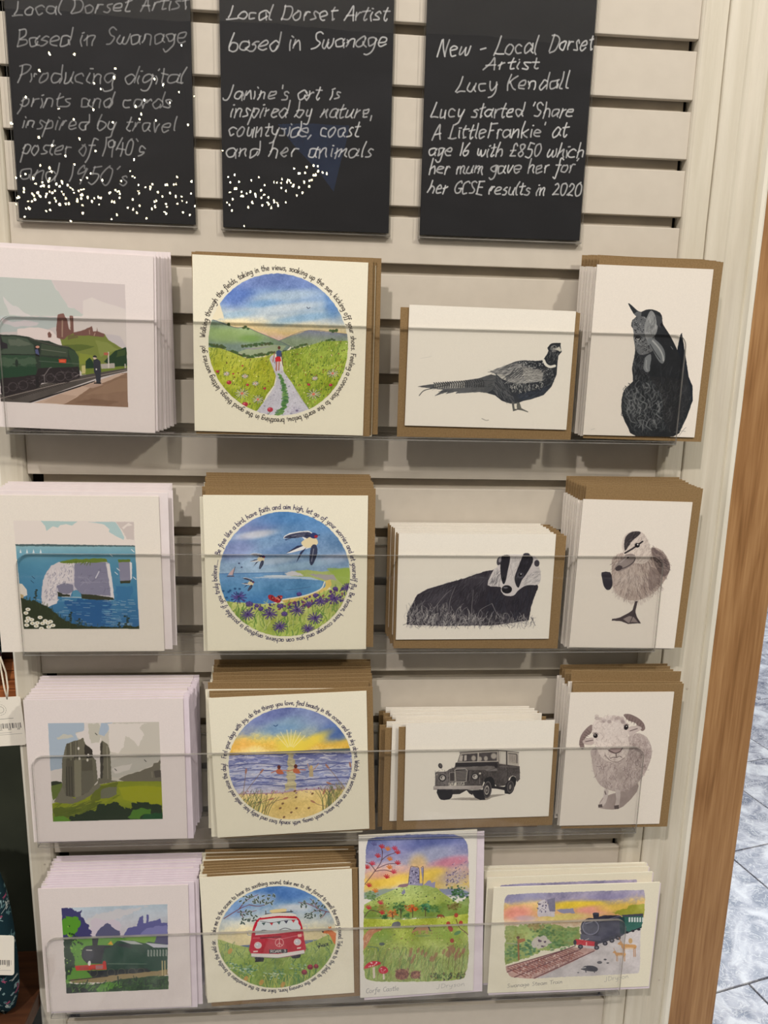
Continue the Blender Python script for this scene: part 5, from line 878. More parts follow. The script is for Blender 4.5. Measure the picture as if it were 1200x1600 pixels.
def art_steam():
    P = sheet(180, 130, Q['steam'], 740, 1300, 3.75, CREAM)
    blobedge(P, [(182, 400), (260, 370), (500, 358), (800, 345), (960, 340), (1000, 350), (998, 480), (975, 600), (965, 820), (900, 845), (700, 850), (400, 860), (220, 850), (185, 780), (180, 600)], 2)
    P.wash([(150, 330), (1020, 330), (1020, 600), (150, 600)], [(350, (150, 146, 176)), (400, (176, 166, 186)), (430, (226, 196, 120)), (470, (232, 180, 130)), (510, (226, 190, 150)), (560, (226, 216, 190))], tex=10, wob=16, grain=3)
    for x, y, rx, ry, col, a in ((600, 425, 170, 22, (240, 208, 60), .9), (250, 480, 80, 40, (228, 140, 130), .8), (680, 460, 90, 24, (228, 150, 140), .8), (850, 440, 120, 24, (236, 200, 90), .8), (300, 390, 120, 26, (140, 140, 176), .8), (780, 380, 200, 20, (150, 144, 180), .8), (520, 500, 130, 20, (216, 206, 120), .8)):
        P.ell(x, y, rx, ry, col, a, soft=.6, tex=8, rot=-4)
    P.poly([(800, 480), (900, 440), (1000, 420), (1000, 490), (860, 490)], (170, 176, 70), .9, jag=5, tex=10)
    P.poly([(370, 500), (375, 420), (410, 400), (430, 420), (445, 465), (470, 470), (470, 500)], (206, 200, 206), jag=3, tex=8); P.poly([(425, 400), (472, 390), (474, 470), (440, 470)], (130, 128, 150), jag=1, tex=6); P.poly([(475, 460), (580, 450), (590, 480), (520, 480)], (146, 144, 170), jag=3)
    P.dots([(370, 410), (430, 400), (440, 470), (370, 480)], 22, 5, [(110, 104, 130), (80, 70, 90)]); P.ell(300, 510, 60, 16, (200, 176, 190), .7, soft=.5)
    P.poly([(180, 560), (300, 550), (420, 540), (520, 560), (620, 560), (620, 640), (560, 670), (400, 700), (260, 760), (180, 780)], (146, 166, 84), .95, jag=5, tex=12)
    for x, y, q, col in ((420, 590, 70, (90, 130, 70)), (300, 680, 80, (80, 130, 90)), (540, 600, 60, (110, 150, 70)), (240, 620, 60, (170, 176, 100)), (480, 660, 60, (90, 134, 70)), (220, 720, 50, (100, 144, 80)), (360, 560, 40, (170, 150, 90))):
        for i in range(int(q * 1.1)): P.ell(x + RG.normal(0, q * .55), y + RG.normal(0, q * .3), 8, 6, tuple(np.clip(np.array(col) + RG.uniform(-35, 35), 0, 255)), .6)
    P.poly([(330, 640), (370, 620), (410, 608), (450, 650), (420, 680), (350, 685)], (214, 204, 200), .9, jag=5); P.dots([(350, 640), (420, 630), (420, 675), (360, 675)], 10, 7, [(90, 70, 90)])
    P.poly([(620, 640), (860, 600), (1000, 560), (980, 830), (700, 845), (560, 850), (330, 860), (420, 800), (640, 700)], (206, 200, 200), tex=10, jag=2)
    P.poly([(180, 790), (400, 730), (560, 680), (640, 680), (720, 690), (560, 770), (350, 865), (210, 850)], (190, 150, 140), .9, tex=14, jag=2)
    for i in range(22):
        t = i / 22.; P.line([(200 + 380 * t, 800 - 115 * t), (300 + 350 * t, 850 - 140 * t)], 9 - 4 * t, (140, 76, 66), .7, 0)
    for a, b in (((195, 822), (590, 670)), ((235, 853), (620, 690)), ((350, 858), (700, 700)), ((200, 790), (540, 690))): P.line([a, b], 6, (110, 62, 64), sm=0)
    P.dots([(200, 800), (600, 690), (560, 760), (330, 860)], 120, 6, [(226, 206, 196), (160, 90, 76), (130, 90, 90)], .7)
    P.line([(258, 620), (262, 750)], 10, (156, 106, 60), sm=0); P.poly([(262, 632), (295, 626), (300, 642), (265, 655)], (176, 116, 66)); P.ell(258, 622, 10, 8, (110, 70, 50)); P.line([(190, 655), (255, 660)], 5, (170, 170, 150))
    P.poly([(868, 490), (992, 480), (992, 560), (880, 600), (868, 560)], (60, 110, 100), tex=6); P.poly([(860, 488), (992, 478), (992, 492), (880, 498)], (70, 72, 86))
    for x in range(905, 990, 16): P.poly([(x, 502), (x + 10, 500), (x + 10, 528), (x, 530)], (214, 222, 220))
    P.line([(880, 598), (990, 556)], 5, (40, 40, 50)); 
    for x in (895, 930, 965): P.ell(x, 590 - (x - 895) * .25, 10, 7, (50, 48, 58))
    P.poly([(660, 520), (760, 490), (850, 490), (880, 510), (880, 600), (850, 620), (720, 660), (640, 640), (620, 580)], (66, 66, 82), sm=1, tex=8); P.poly([(850, 500), (880, 500), (885, 595), (855, 600)], (36, 62, 66)); P.poly([(720, 540), (850, 500), (852, 590), (730, 640)], (84, 84, 104), .8, tex=8)
    P.line([(720, 530), (860, 492)], 5, (130, 130, 150), .7)
    P.ell(680, 560, 58, 54, (56, 56, 70)); P.ell(680, 560, 50, 46, (126, 126, 146)); P.ell(680, 560, 44, 40, (80, 80, 98), tex=10); P.line([(650, 540), (690, 528)], 6, (170, 170, 186), .7)
    P.poly([(692, 478), (730, 476), (728, 510), (698, 512)], (50, 50, 64)); P.ell(711, 480, 18, 6, (70, 70, 84)); P.poly([(620, 600), (740, 615), (740, 640), (620, 632)], (90, 90, 108)); P.line([(640, 640), (668, 628)], 4, (200, 200, 200))
    P.poly([(590, 630), (705, 645), (705, 672), (595, 664)], (206, 44, 56), tex=6); P.ell(588, 650, 9, 16, (40, 36, 46)); P.ell(712, 660, 10, 16, (60, 30, 40)); P.line([(655, 650), (655, 668)], 8, (236, 170, 160), sm=0)
    for x, y in ((715, 680), (765, 655), (805, 638), (842, 622), (620, 675)): P.ell(x, y, 15, 13, (40, 38, 46)); P.ell(x, y, 7, 6, (110, 108, 120))
    def deer(x, y, k):
        o = (206, 156, 100)
        P.poly([(x + k * a, y + k * b) for a, b in ((-50, -28), (-30, -36), (-20, -18), (60, -14), (66, 6), (50, 14), (-24, 14), (-34, -8), (-56, -16))], o, sm=2, tex=6)
        for a in (-22, -12, 48, 58): P.line([(x + k * a, y + k * 8), (x + k * (a + 2), y + k * 64)], 5 * k, (190, 140, 96))
        P.line([(x - k * 36, y - k * 34), (x - k * 48, y - k * 60)], 4 * k, (190, 140, 96)); P.ell(x + k * 20, y + k * 10, 30 * k, 5 * k, (232, 216, 196), .8)
    deer(890, 675, .9); deer(845, 720, .62); P.ell(915, 640, 12, 16, (206, 170, 120))
    P.poly([(625, 805), (645, 788), (690, 786), (720, 800), (712, 820), (650, 815)], (66, 66, 74), sm=2, tex=8); P.line([(628, 800), (650, 796)], 5, (220, 218, 216)); P.ell(626, 806, 4, 3, (30, 30, 30)); P.line([(650, 815), (652, 824)], 5, (50, 50, 56)); P.line([(700, 818), (702, 826)], 5, (50, 50, 56))
    for x, y, q in ((732, 767, 15), (765, 750, 9), (780, 770, 8), (606, 826, 6)): P.ell(x, y, q, q * .55, (70, 70, 76), .9)
    P.clip = None
    P.text("Swanage Steam Train", 195, 912, 515, 888, 12, 2.4, (96, 92, 92), .8); P.text("JDryson", 760, 878, 905, 858, 14, 2, (140, 138, 134), .8)
    return P
# ---------------------------------------------------------------- materials
def lin(c):
    return tuple(((v / 255) / 12.92 if v / 255 <= .04045 else ((v / 255 + .055) / 1.055) ** 2.4) for v in c) + (1,)
def new_mat(name):
    m = bpy.data.materials.new(name); m.use_nodes = True
    return m, m.node_tree, m.node_tree.nodes['Principled BSDF']
def noise_mat(name, c1, c2, scale=(40, 40, 40), rough=.6, bump=.0, bscale=None, detail=6, spec=.3, lo=.35, hi=.65, dist=0, metal=0, c3=None, bdist=.0005):
    m, nt, b = new_mat(name); N = nt.nodes.new; L = nt.links.new
    tc = N('ShaderNodeTexCoord'); mp = N('ShaderNodeMapping'); mp.inputs['Scale'].default_value = scale
    no = N('ShaderNodeTexNoise'); no.inputs['Scale'].default_value = 1; no.inputs['Detail'].default_value = detail; no.inputs['Distortion'].default_value = dist
    cr = N('ShaderNodeValToRGB'); cr.color_ramp.elements[0].position = lo; cr.color_ramp.elements[1].position = hi
    cr.color_ramp.elements[0].color = lin(c1); cr.color_ramp.elements[1].color = lin(c2)
    if c3: e = cr.color_ramp.elements.new((lo + hi) / 2); e.color = lin(c3)
    L(tc.outputs['Object'], mp.inputs[0]); L(mp.outputs[0], no.inputs[0]); L(no.outputs[0], cr.inputs[0]); L(cr.outputs[0], b.inputs['Base Color'])
    b.inputs['Roughness'].default_value = rough; b.inputs['Specular IOR Level'].default_value = spec; b.inputs['Metallic'].default_value = metal
    if bump:
        bp = N('ShaderNodeBump'); bp.inputs['Strength'].default_value = bump; bp.inputs['Distance'].default_value = bdist
        n2 = N('ShaderNodeTexNoise'); n2.inputs['Scale'].default_value = 1; n2.inputs['Detail'].default_value = 4
        mp2 = N('ShaderNodeMapping'); mp2.inputs['Scale'].default_value = bscale or scale
        L(tc.outputs['Object'], mp2.inputs[0]); L(mp2.outputs[0], n2.inputs[0]); L(n2.outputs[0], bp.inputs['Height']); L(bp.outputs[0], b.inputs['Normal'])
    return m
def print_mat(name, P, rough=.62, spec=.25):
    """flat print computed by the painter above"""
    m, nt, b = new_mat(name)
    a = np.clip(P.a / 255, 0, 1)[::-1]
    img = bpy.data.images.new(name, P.W, P.H); buf = np.ones((P.H, P.W, 4), np.float32); buf[..., :3] = a
    img.pixels.foreach_set(buf.ravel()); img.update(); img.pack()
    t = nt.nodes.new('ShaderNodeTexImage'); t.image = img; t.interpolation = 'Cubic'; t.extension = 'EXTEND'
    no = nt.nodes.new('ShaderNodeTexNoise'); no.inputs['Scale'].default_value = 900
    bp = nt.nodes.new('ShaderNodeBump'); bp.inputs['Strength'].default_value = .12; bp.inputs['Distance'].default_value = .0002
    tc = nt.nodes.new('ShaderNodeTexCoord')
    nt.links.new(tc.outputs['Object'], no.inputs[0]); nt.links.new(no.outputs[0], bp.inputs['Height']); nt.links.new(bp.outputs[0], b.inputs['Normal'])
    nt.links.new(t.outputs[0], b.inputs['Base Color'])
    b.inputs['Roughness'].default_value = rough; b.inputs['Specular IOR Level'].default_value = spec
    return m
def acrylic(name, tint, rough=.02, gloss=1.0):
    m, nt, b = new_mat(name); nt.nodes.remove(b); N = nt.nodes.new; L = nt.links.new
    out = nt.nodes['Material Output']; tr = N('ShaderNodeBsdfTransparent'); tr.inputs[0].default_value = tint + (1,)
    g = N('ShaderNodeBsdfGlossy'); g.inputs['Roughness'].default_value = rough; g.inputs['Color'].default_value = (gloss,) * 3 + (1,)
    lw = N('ShaderNodeLayerWeight'); lw.inputs[0].default_value = .5; pw = N('ShaderNodeMath'); pw.operation = 'POWER'; pw.inputs[1].default_value = 5
    fr = N('ShaderNodeMath'); fr.operation = 'MULTIPLY_ADD'; fr.inputs[1].default_value = .96; fr.inputs[2].default_value = .04
    L(lw.outputs['Facing'], pw.inputs[0]); L(pw.outputs[0], fr.inputs[0])
    no = N('ShaderNodeTexNoise'); no.inputs['Scale'].default_value = 9; bp = N('ShaderNodeBump'); bp.inputs['Strength'].default_value = .06; bp.inputs['Distance'].default_value = .003
    tc = N('ShaderNodeTexCoord'); L(tc.outputs['Object'], no.inputs[0]); L(no.outputs[0], bp.inputs['Height']); L(bp.outputs[0], g.inputs['Normal'])
    mx = N('ShaderNodeMixShader'); L(fr.outputs[0], mx.inputs[0]); L(tr.outputs[0], mx.inputs[1]); L(g.outputs[0], mx.inputs[2]); L(mx.outputs[0], out.inputs[0])
    return m
M = {}
M['slat'] = noise_mat('slat_paint', (198, 189, 174), (202, 193, 178), (60, 60, 60), .5, .12, (900, 900, 900), bdist=.0002)
M['slot'] = noise_mat('slot_board', (176, 166, 150), (192, 181, 164), (30, 60, 90), .8)
M['frame'] = noise_mat('frame_paint', (203, 195, 176), (216, 209, 192), (90, 90, 7), .42, .5, (260, 260, 14), bdist=.0008)
M['frame_lit'] = noise_mat('frame_paint_lit', (226, 221, 204), (238, 234, 220), (90, 90, 7), .4, .3, (300, 300, 10))  # frame paint made lighter, standing in for light caught on rounded edges
M['kraft'] = noise_mat('kraft_paper', (132, 107, 72), (145, 119, 83), (700, 700, 700), .8, .2, (900, 900, 900), spec=.15, bdist=.0002)
M['kraft_edge'] = noise_mat('kraft_cut_edge_lit', (176, 150, 110), (190, 164, 124), (700, 700, 700), .8)  # cut edge, lightened to stand in for light along the stacked rims
M['lilac_edge'] = noise_mat('white_cut_edge_lit', (238, 230, 236), (242, 236, 240), (80, 80, 80), .8)  # edges of the pale envelopes, lightened the same way
M['white'] = noise_mat('white_paper', (226, 219, 208), (232, 226, 216), (80, 80, 80), .7, spec=.15)
M['cream'] = noise_mat('cream_paper', (236, 230, 210), (241, 236, 218), (80, 80, 80), .7, spec=.15)
M['lilac'] = noise_mat('lilac_white_paper', (224, 211, 220), (230, 218, 226), (80, 80, 80), .7, spec=.15)
M['pinkw'] = noise_mat('cool_white_paper', (228, 217, 216), (232, 222, 221), (80, 80, 80), .7, spec=.15)
M['acrylic'] = acrylic('clear_acrylic', (.985, .985, .982), .03, 1.0)
M['sleeve'] = acrylic('sign_sleeve', (.985, .985, .985), .004, 1.0)
def edge_mat():
    m = noise_mat('acrylic_edge', (150, 147, 140), (182, 178, 170), (40, 40, 40), .12, spec=.9); nt = m.node_tree
    b = nt.nodes['Principled BSDF']; tr = nt.nodes.new('ShaderNodeBsdfTransparent'); tr.inputs[0].default_value = (.8, .8, .78, 1)
    mx = nt.nodes.new('ShaderNodeMixShader'); mx.inputs[0].default_value = .62
    nt.links.new(tr.outputs[0], mx.inputs[1]); nt.links.new(b.outputs[0], mx.inputs[2]); nt.links.new(mx.outputs[0], nt.nodes['Material Output'].inputs[0])
    return m
M['edge'] = edge_mat()
M['green'] = noise_mat('dark_green_paint', (60, 64, 54), (68, 72, 60), (20, 20, 20), .4)
M['teak'] = noise_mat('reddish_plank', (140, 78, 40), (196, 124, 74), (14, 60, 160), .4, .4, (20, 60, 260), c3=(170, 102, 58))
M['walnut'] = noise_mat('brown_shelf_wood', (66, 40, 26), (92, 57, 36), (10, 120, 60), .45, .3)
M['dark'] = noise_mat('dark_gap', (22, 20, 20), (34, 31, 30), (40, 40, 40), .9)
M['metal'] = noise_mat('brushed_metal', (150, 146, 138), (180, 176, 168), (60, 60, 60), .35, metal=.9)
M['cordage'] = noise_mat('cream_string', (226, 214, 190), (240, 230, 210), (600, 600, 600), .8)
M['plaster'] = noise_mat('pale_plaster', (206, 200, 188), (214, 208, 196), (6, 6, 6), .8)
M['shop'] = noise_mat('dim_shop_wall', (58, 54, 50), (76, 70, 64), (2, 2, 2), .8)
M['blue'] = noise_mat('blue_cloth', (84, 128, 214), (104, 148, 230), (20, 20, 20), .9)
M['grout'] = noise_mat('tile_joint', (88, 90, 92), (110, 112, 114), (60, 60, 60), .8)

def oak_mat():
    m, nt, b = new_mat('oak'); N = nt.nodes.new; L = nt.links.new
    tc = N('ShaderNodeTexCoord'); mp = N('ShaderNodeMapping'); mp.inputs['Scale'].default_value = (15, 15, 1.7)
    no = N('ShaderNodeTexNoise'); no.inputs['Scale'].default_value = 1; no.inputs['Detail'].default_value = 4; no.inputs['Distortion'].default_value = .6
    wv = N('ShaderNodeMath'); wv.operation = 'MULTIPLY'; wv.inputs[1].default_value = 11
    fr = N('ShaderNodeMath'); fr.operation = 'PINGPONG'; fr.inputs[1].default_value = 1
    n2 = N('ShaderNodeTexNoise'); n2.inputs['Scale'].default_value = 1; n2.inputs['Detail'].default_value = 5; mp2 = N('ShaderNodeMapping'); mp2.inputs['Scale'].default_value = (420, 420, 14)
    mx = N('ShaderNodeMath'); mx.operation = 'MULTIPLY_ADD'; mx.inputs[1].default_value = .5
    sc = N('ShaderNodeMath'); sc.operation = 'MULTIPLY'; sc.inputs[1].default_value = .8
    cr = N('ShaderNodeValToRGB'); e = cr.color_ramp.elements; e[0].position = .12; e[0].color = lin((112, 78, 46)); e[1].position = .86; e[1].color = lin((178, 138, 94))
    k = e.new(.45); k.color = lin((150, 110, 70))
    L(tc.outputs['Object'], mp.inputs[0]); L(mp.outputs[0], no.inputs[0]); L(no.outputs[0], wv.inputs[0]); L(wv.outputs[0], fr.inputs[0])
    L(tc.outputs['Object'], mp2.inputs[0]); L(mp2.outputs[0], n2.inputs[0]); L(n2.outputs[0], sc.inputs[0])
    L(fr.outputs[0], mx.inputs[0]); L(sc.outputs[0], mx.inputs[2]); mx.inputs[1].default_value = .3
    L(mx.outputs[0], cr.inputs[0]); L(cr.outputs[0], b.inputs['Base Color'])
    b.inputs['Roughness'].default_value = .38; b.inputs['Specular IOR Level'].default_value = .35
    bp = N('ShaderNodeBump'); bp.inputs['Strength'].default_value = .2; bp.inputs['Distance'].default_value = .0005; L(n2.outputs[0], bp.inputs['Height']); L(bp.outputs[0], b.inputs['Normal'])
    return m
M['oak'] = oak_mat()
def slate_mat():
    m, nt, b = new_mat('veined_slate_tile'); N = nt.nodes.new; L = nt.links.new
    tc = N('ShaderNodeTexCoord'); no = N('ShaderNodeTexNoise'); no.inputs['Scale'].default_value = 9; no.inputs['Detail'].default_value = 9; no.inputs['Distortion'].default_value = 1.6
    cr = N('ShaderNodeValToRGB'); e = cr.color_ramp.elements; e[0].position = .36; e[0].color = lin((104, 110, 130)); e[1].position = .64; e[1].color = lin((222, 226, 232))
    k = e.new(.5); k.color = lin((172, 174, 186))
    L(tc.outputs['Object'], no.inputs[0]); L(no.outputs[0], cr.inputs[0])
    n3 = N('ShaderNodeTexNoise'); n3.inputs['Scale'].default_value = 22; n3.inputs['Detail'].default_value = 6; n3.inputs['Distortion'].default_value = 3
    ab = N('ShaderNodeMath'); ab.operation = 'SUBTRACT'; ab.inputs[1].default_value = .5; a2 = N('ShaderNodeMath'); a2.operation = 'ABSOLUTE'
    c2 = N('ShaderNodeValToRGB'); c2.color_ramp.elements[0].color = (1, 1, 1, 1); c2.color_ramp.elements[1].color = (0, 0, 0, 1); c2.color_ramp.elements[1].position = .035
    mx = N('ShaderNodeMixRGB'); mx.inputs[2].default_value = lin((236, 238, 240))
    L(tc.outputs['Object'], n3.inputs[0]); L(n3.outputs[0], ab.inputs[0]); L(ab.outputs[0], a2.inputs[0]); L(a2.outputs[0], c2.inputs[0])
    sc = N('ShaderNodeMath'); sc.operation = 'MULTIPLY'; sc.inputs[1].default_value = .7; L(c2.outputs[0], sc.inputs[0]); L(sc.outputs[0], mx.inputs[0]); L(cr.outputs[0], mx.inputs[1]); L(mx.outputs[0], b.inputs['Base Color'])
    b.inputs['Roughness'].default_value = .3
    bp = N('ShaderNodeBump'); bp.inputs['Strength'].default_value = .35; bp.inputs['Distance'].default_value = .004; L(no.outputs[0], bp.inputs['Height']); L(bp.outputs[0], b.inputs['Normal'])
    return m
M['slate'] = slate_mat()

# ---------------------------------------------------------------- mesh helpers
def add_box(bm, x0, x1, y0, y1, z0, z1, mi=0):
    v = [bm.verts.new(p) for p in ((x0, y0, z0), (x1, y0, z0), (x1, y1, z0), (x0, y1, z0), (x0, y0, z1), (x1, y0, z1), (x1, y1, z1), (x0, y1, z1))]
    fs = [bm.faces.new([v[i] for i in q]) for q in ((0, 1, 5, 4), (1, 2, 6, 5), (2, 3, 7, 6), (3, 0, 4, 7), (4, 5, 6, 7), (3, 2, 1, 0))]
    for f in fs: f.material_index = mi
    return fs
def add_prism(bm, pts, y0, y1, side=0, face=0):
    """outline in x, z given thickness along y"""
    a = [bm.verts.new((x, y0, z)) for x, z in pts]; b = [bm.verts.new((x, y1, z)) for x, z in pts]
    n = len(pts)
    f1 = bm.faces.new(a); f2 = bm.faces.new(list(reversed(b))); f1.material_index = f2.material_index = face
    for i in range(n):
        f = bm.faces.new((a[i], b[i], b[(i + 1) % n], a[(i + 1) % n])); f.material_index = side
    return f1
def add_tube(bm, pts, r, n=8, closed=False):
    pts = [Vector(p) for p in pts]; rings = []
    for i, p in enumerate(pts):
        t = (pts[min(i + 1, len(pts) - 1)] - pts[max(i - 1, 0)]).normalized()
        a = t.cross(Vector((0, 1, 0))); a = a.normalized() if a.length > 1e-4 else Vector((1, 0, 0)); b = t.cross(a)
        rings.append([bm.verts.new(p + r * (a * math.cos(2 * math.pi * k / n) + b * math.sin(2 * math.pi * k / n))) for k in range(n)])
    for q, s in zip(rings, rings[1:]):
        for k in range(n): bm.faces.new((q[k], q[(k + 1) % n], s[(k + 1) % n], s[k])).smooth = True
    bm.faces.new(rings[0]); bm.faces.new(list(reversed(rings[-1])))
def make(name, bm, mats, parent=None, bevel=0, smooth=False):
    bmesh.ops.recalc_face_normals(bm, faces=bm.faces)
    if bevel: bmesh.ops.bevel(bm, geom=[e for e in bm.edges], offset=bevel, segments=2, affect='EDGES', profile=.6)
    if smooth:
        for f in bm.faces: f.smooth = True
    me = bpy.data.meshes.new(name); bm.to_mesh(me); bm.free()
    for m in (mats if isinstance(mats, (list, tuple)) else [mats]): me.materials.append(m)
    o = bpy.data.objects.new(name, me); COL.objects.link(o)
    if parent: o.parent = parent
    return o
def link(name, me, parent=None, loc=(0, 0, 0), rot=(0, 0, 0)):
    o = bpy.data.objects.new(name, me); COL.objects.link(o)
    if parent: o.parent = parent
    o.location = loc; o.rotation_euler = rot
    return o
def thing(name, label, cat, loc=(0, 0, 0), rot=(0, 0, 0), group=None):
    o = bpy.data.objects.new(name, None); COL.objects.link(o); o.empty_display_size = .02
    o.location = loc; o.rotation_euler = rot; return tag(o, label, cat, group)
def tag(o, label, cat, group=None):
    o['label'] = label; o['category'] = cat
    if group: o['group'] = group
    return o
def structure(o, label=None, cat=None):
    o['kind'] = 'structure'
    if label: o['label'] = label
    if cat: o['category'] = cat
    return o
def uv_front(me, w, h, fidx=0, x0=None, z0=0):
    """map the face fidx from x -w/2..w/2, z 0..h to the whole print"""
    uv = me.uv_layers.new(name='print')
    for p in me.polygons:
        for li in p.loop_indices:
            c = me.vertices[me.loops[li].vertex_index].co
            uv.data[li].uv = ((c.x + w / 2) / w, (c.z - z0) / h)

# ---------------------------------------------------------------- the slatted wall and its frame
PITCH = .05; SLOT = .0098
XL, XR = .0092, .6165
wall = structure(make('wall_back', (lambda bm: (add_box(bm, XL + .011, XR - .0045, .0092, .0135, -1.66, CEIL), add_box(bm, XL - .03, XR + .03, .0136, .05, FLOOR_Z, CEIL, 1), bm)[2])(bmesh.new()), [M['slot'], M['dark']]),  # second box is near-black, standing in for shade in the slot ends
                 'back board behind the painted horizontal slats of the display wall', 'wall')
bm = bmesh.new(); add_box(bm, XL, XR, 0, .0060, -(PITCH - SLOT), 0); add_box(bm, XL + .01, XR - .01, .0061, .0091, -.030, -.010); slat0 = make('slat', bm, M['slat'], wall, bevel=.0007)
slat_me = slat0.data
for k in range(-4, 25):
    o = slat0 if k == -4 else link('slat', slat_me, wall)
    o.location = (0, 0, -k * PITCH - SLOT)
# solid upper and lower runs of the panel outside the picture, and the battens that carry the slats
bm = bmesh.new(); add_box(bm, XL, XR, 0, .0134, -1.26 - .4, -24 * PITCH - PITCH - .0002)
make('lower_panel', bm, M['slat'], wall)

def long_post(name, x0, prof, z0, z1, mats, label, nz=40, cat='trim'):
    """upright whose plan outline prof [(x, y)...] faces the room, with slightly wavy hand-painted edges"""
    bm = bmesh.new(); rows = []
    for i in range(nz + 1):
        z = z0 + (z1 - z0) * i / nz
        rows.append([bm.verts.new((x + .00025 * math.sin(z * 37 + x * 900) * (0 < j < len(prof) - 1), y + .00012 * math.sin(z * 61 + j), z)) for j, (x, y, mi) in enumerate(prof)])
    n = len(prof)
    for a, b in zip(rows, rows[1:]):
        for j in range(n):
            f = bm.faces.new((a[j], a[(j + 1) % n], b[(j + 1) % n], b[j])); f.material_index = prof[j][2]; f.smooth = False
    bm.faces.new(list(reversed(rows[0]))); bm.faces.new(rows[-1])
    o = make(name, bm, mats)
    return structure(o, label, cat)
FM = [M['frame'], M['frame_lit']]
# right: thin rounded strip, then the moulded board with a bead coloured lighter for the light it catches
s = [(XR - .0002, .0134, 0), (XR - .0002, -.0006, 0), (XR + .0006, -.0024, 0), (XR + .0024, -.0038, 0), (XR + .006, -.0048, 0), (XR + .012, -.0046, 0), (.6395, -.004, 0), (.6404, -.0028, 0), (.6404, .0134, 0)]
long_post('trim_1', 0, s, FLOOR_Z, CEIL, FM, 'narrow rounded cream painted strip closing the right ends of the slats')
s = [(.6405, .0134, 0), (.6405, -.0052, 0), (.6412, -.006, 0), (.652, -.0064, 0), (.6585, -.0066, 0), (.662, -.0046, 0), (.666, -.0038, 0), (.6715, -.0062, 0), (.6745, -.007, 0), (.680, -.0068, 0), (.6835, -.0046, 0), (.6845, -.0035, 1), (.6875, -.0085, 1), (.6905, -.0095, 1), (.6925, -.008, 1), (.6932, -.004, 1), (.6932, .0134, 0)]
long_post('trim_2', 0, s, FLOOR_Z, CEIL, FM, 'broad cream moulded board with a light-catching bead beside the oak post')
# left upright
s = [(-.0158, .09, 0), (-.0158, -.0035, 0), (-.0150, -.0045, 1), (-.013, -.005, 0), (.002, -.0046, 0), (.006, -.003, 0), (.0078, -.0008, 0), (XL - .0002, .002, 0), (XL - .0002, .0134, 0), (-.001, .0134, 0), (-.001, .09, 0)]
long_post('trim_3', 0, s, FLOOR_Z, CEIL, FM, 'cream painted upright at the left end of the slatted wall')
# small filled screw holes in the paint
for x, z, y in ((.6295, -.193, -.0047), (.6245, -.365, -.0049), (-.002, -.383, -.0048), (.671, -.62, -.0062), (.676, -.98, -.007), (.0, -.81, -.0047)):
    bm = bmesh.new(); add_tube(bm, [(x, y + .0006, z), (x, y - .0002, z)], .0011, 10); h = make('screw_hole', bm, M['slot']); h.parent = bpy.data.objects['trim_1' if .616 < x < .64 else 'trim_2' if x > .64 else 'trim_3']

# oak post
bm = bmesh.new(); add_box(bm, .6934, .7515, -.001, .125, FLOOR_Z, CEIL)
oak = structure(make('trim_4', bm, M['oak'], bevel=.0018), 'golden brown oak post to the right of the cream moulding', 'trim')

# ---------------------------------------------------------------- floor, far side of the shop, ceiling
bm = bmesh.new(); add_box(bm, -2.4, 5.5, -4.2, 5.5, FLOOR_Z - .1, FLOOR_Z - .004)
floor = structure(make('floor', bm, M['grout']), 'floor of grey veined slate-effect tiles laid in staggered rows', 'floor')
TL_, TW_ = .618, .4145
ang = math.radians(13.8); U = Vector((math.cos(ang), math.sin(ang), 0)); V = Vector((-math.sin(ang), math.cos(ang), 0))
bm = bmesh.new(); add_box(bm, .0022, TL_ - .0022, .0022, TW_ - .0022, -.006, 0)
tile0 = make('tile', bm, M['slate'], floor, bevel=.0012); n = 0
for j in range(-4, 10):
    for i in range(-4, 9):
        off = 1.448 + (j * .309)
        p = U * (off + i * TL_ - 3 * TL_) + V * (j * TW_)
        if not (-.9 < p.x < 4.4 and -1.6 < p.y < 4.8): continue
        o = tile0 if n == 0 else link('tile', tile0.data, floor); n += 1
        o.location = (p.x, p.y, FLOOR_Z); o.rotation_euler = (0, 0, ang)
bm = bmesh.new(); add_box(bm, -2.4, 5.5, 5.2, 5.3, FLOOR_Z, CEIL); structure(make('wall_far', bm, M['plaster']), 'plain pale wall at the far side of the shop', 'wall')
bm = bmesh.new(); add_box(bm, -2.4, 5.5, 5.18, 5.2, FLOOR_Z, FLOOR_Z + .12); structure(make('baseboard_far', bm, M['dark']), 'dark baseboard along the far wall', 'baseboard')
bm = bmesh.new(); add_box(bm, -2.4, 5.5, -4.2, 5.5, CEIL, CEIL + .08); structure(make('ceiling', bm, M['plaster']), 'pale ceiling over the display', 'ceiling')

bm = bmesh.new(); add_box(bm, -6, 7, -4.3, -4.2, FLOOR_Z, CEIL); structure(make('wall_near', bm, M['shop']), 'dark far side of the shop behind the viewer', 'wall')
# ---------------------------------------------------------------- the neighbouring bay on the left
bm = bmesh.new(); add_box(bm, -.9, -.0162, .056, .09, FLOOR_Z, CEIL)
structure(make('wall_left', bm, M['green']), 'dark green board at the back of the neighbouring bay', 'wall')
plk = thing('wooden_rail', 'orange brown ribbed wooden rail behind the dangling white price tag', 'rail', (-.2, .03, -.63))
zz = (-.012, .001, .014, .027)
for i in range(6):
    bm = bmesh.new(); add_box(bm, -.5, .1835, -.006, .0255, i * .0102 - .028, i * .0102 - .0184); make('slat', bm, M['teak'], plk, bevel=.0012)
bm = bmesh.new(); add_box(bm, -.5, .1835, .0, .0255, .0335, .09); make('board', bm, M['walnut'], plk, bevel=.001)
bm = bmesh.new(); add_box(bm, -.5, .1835, -.0, .0255, -.0275, -.0282 + .0003); make('batten', bm, M['walnut'], plk)
bm = bmesh.new(); add_box(bm, -.9, -.0164, -.13, .0555, -.985, -.966)
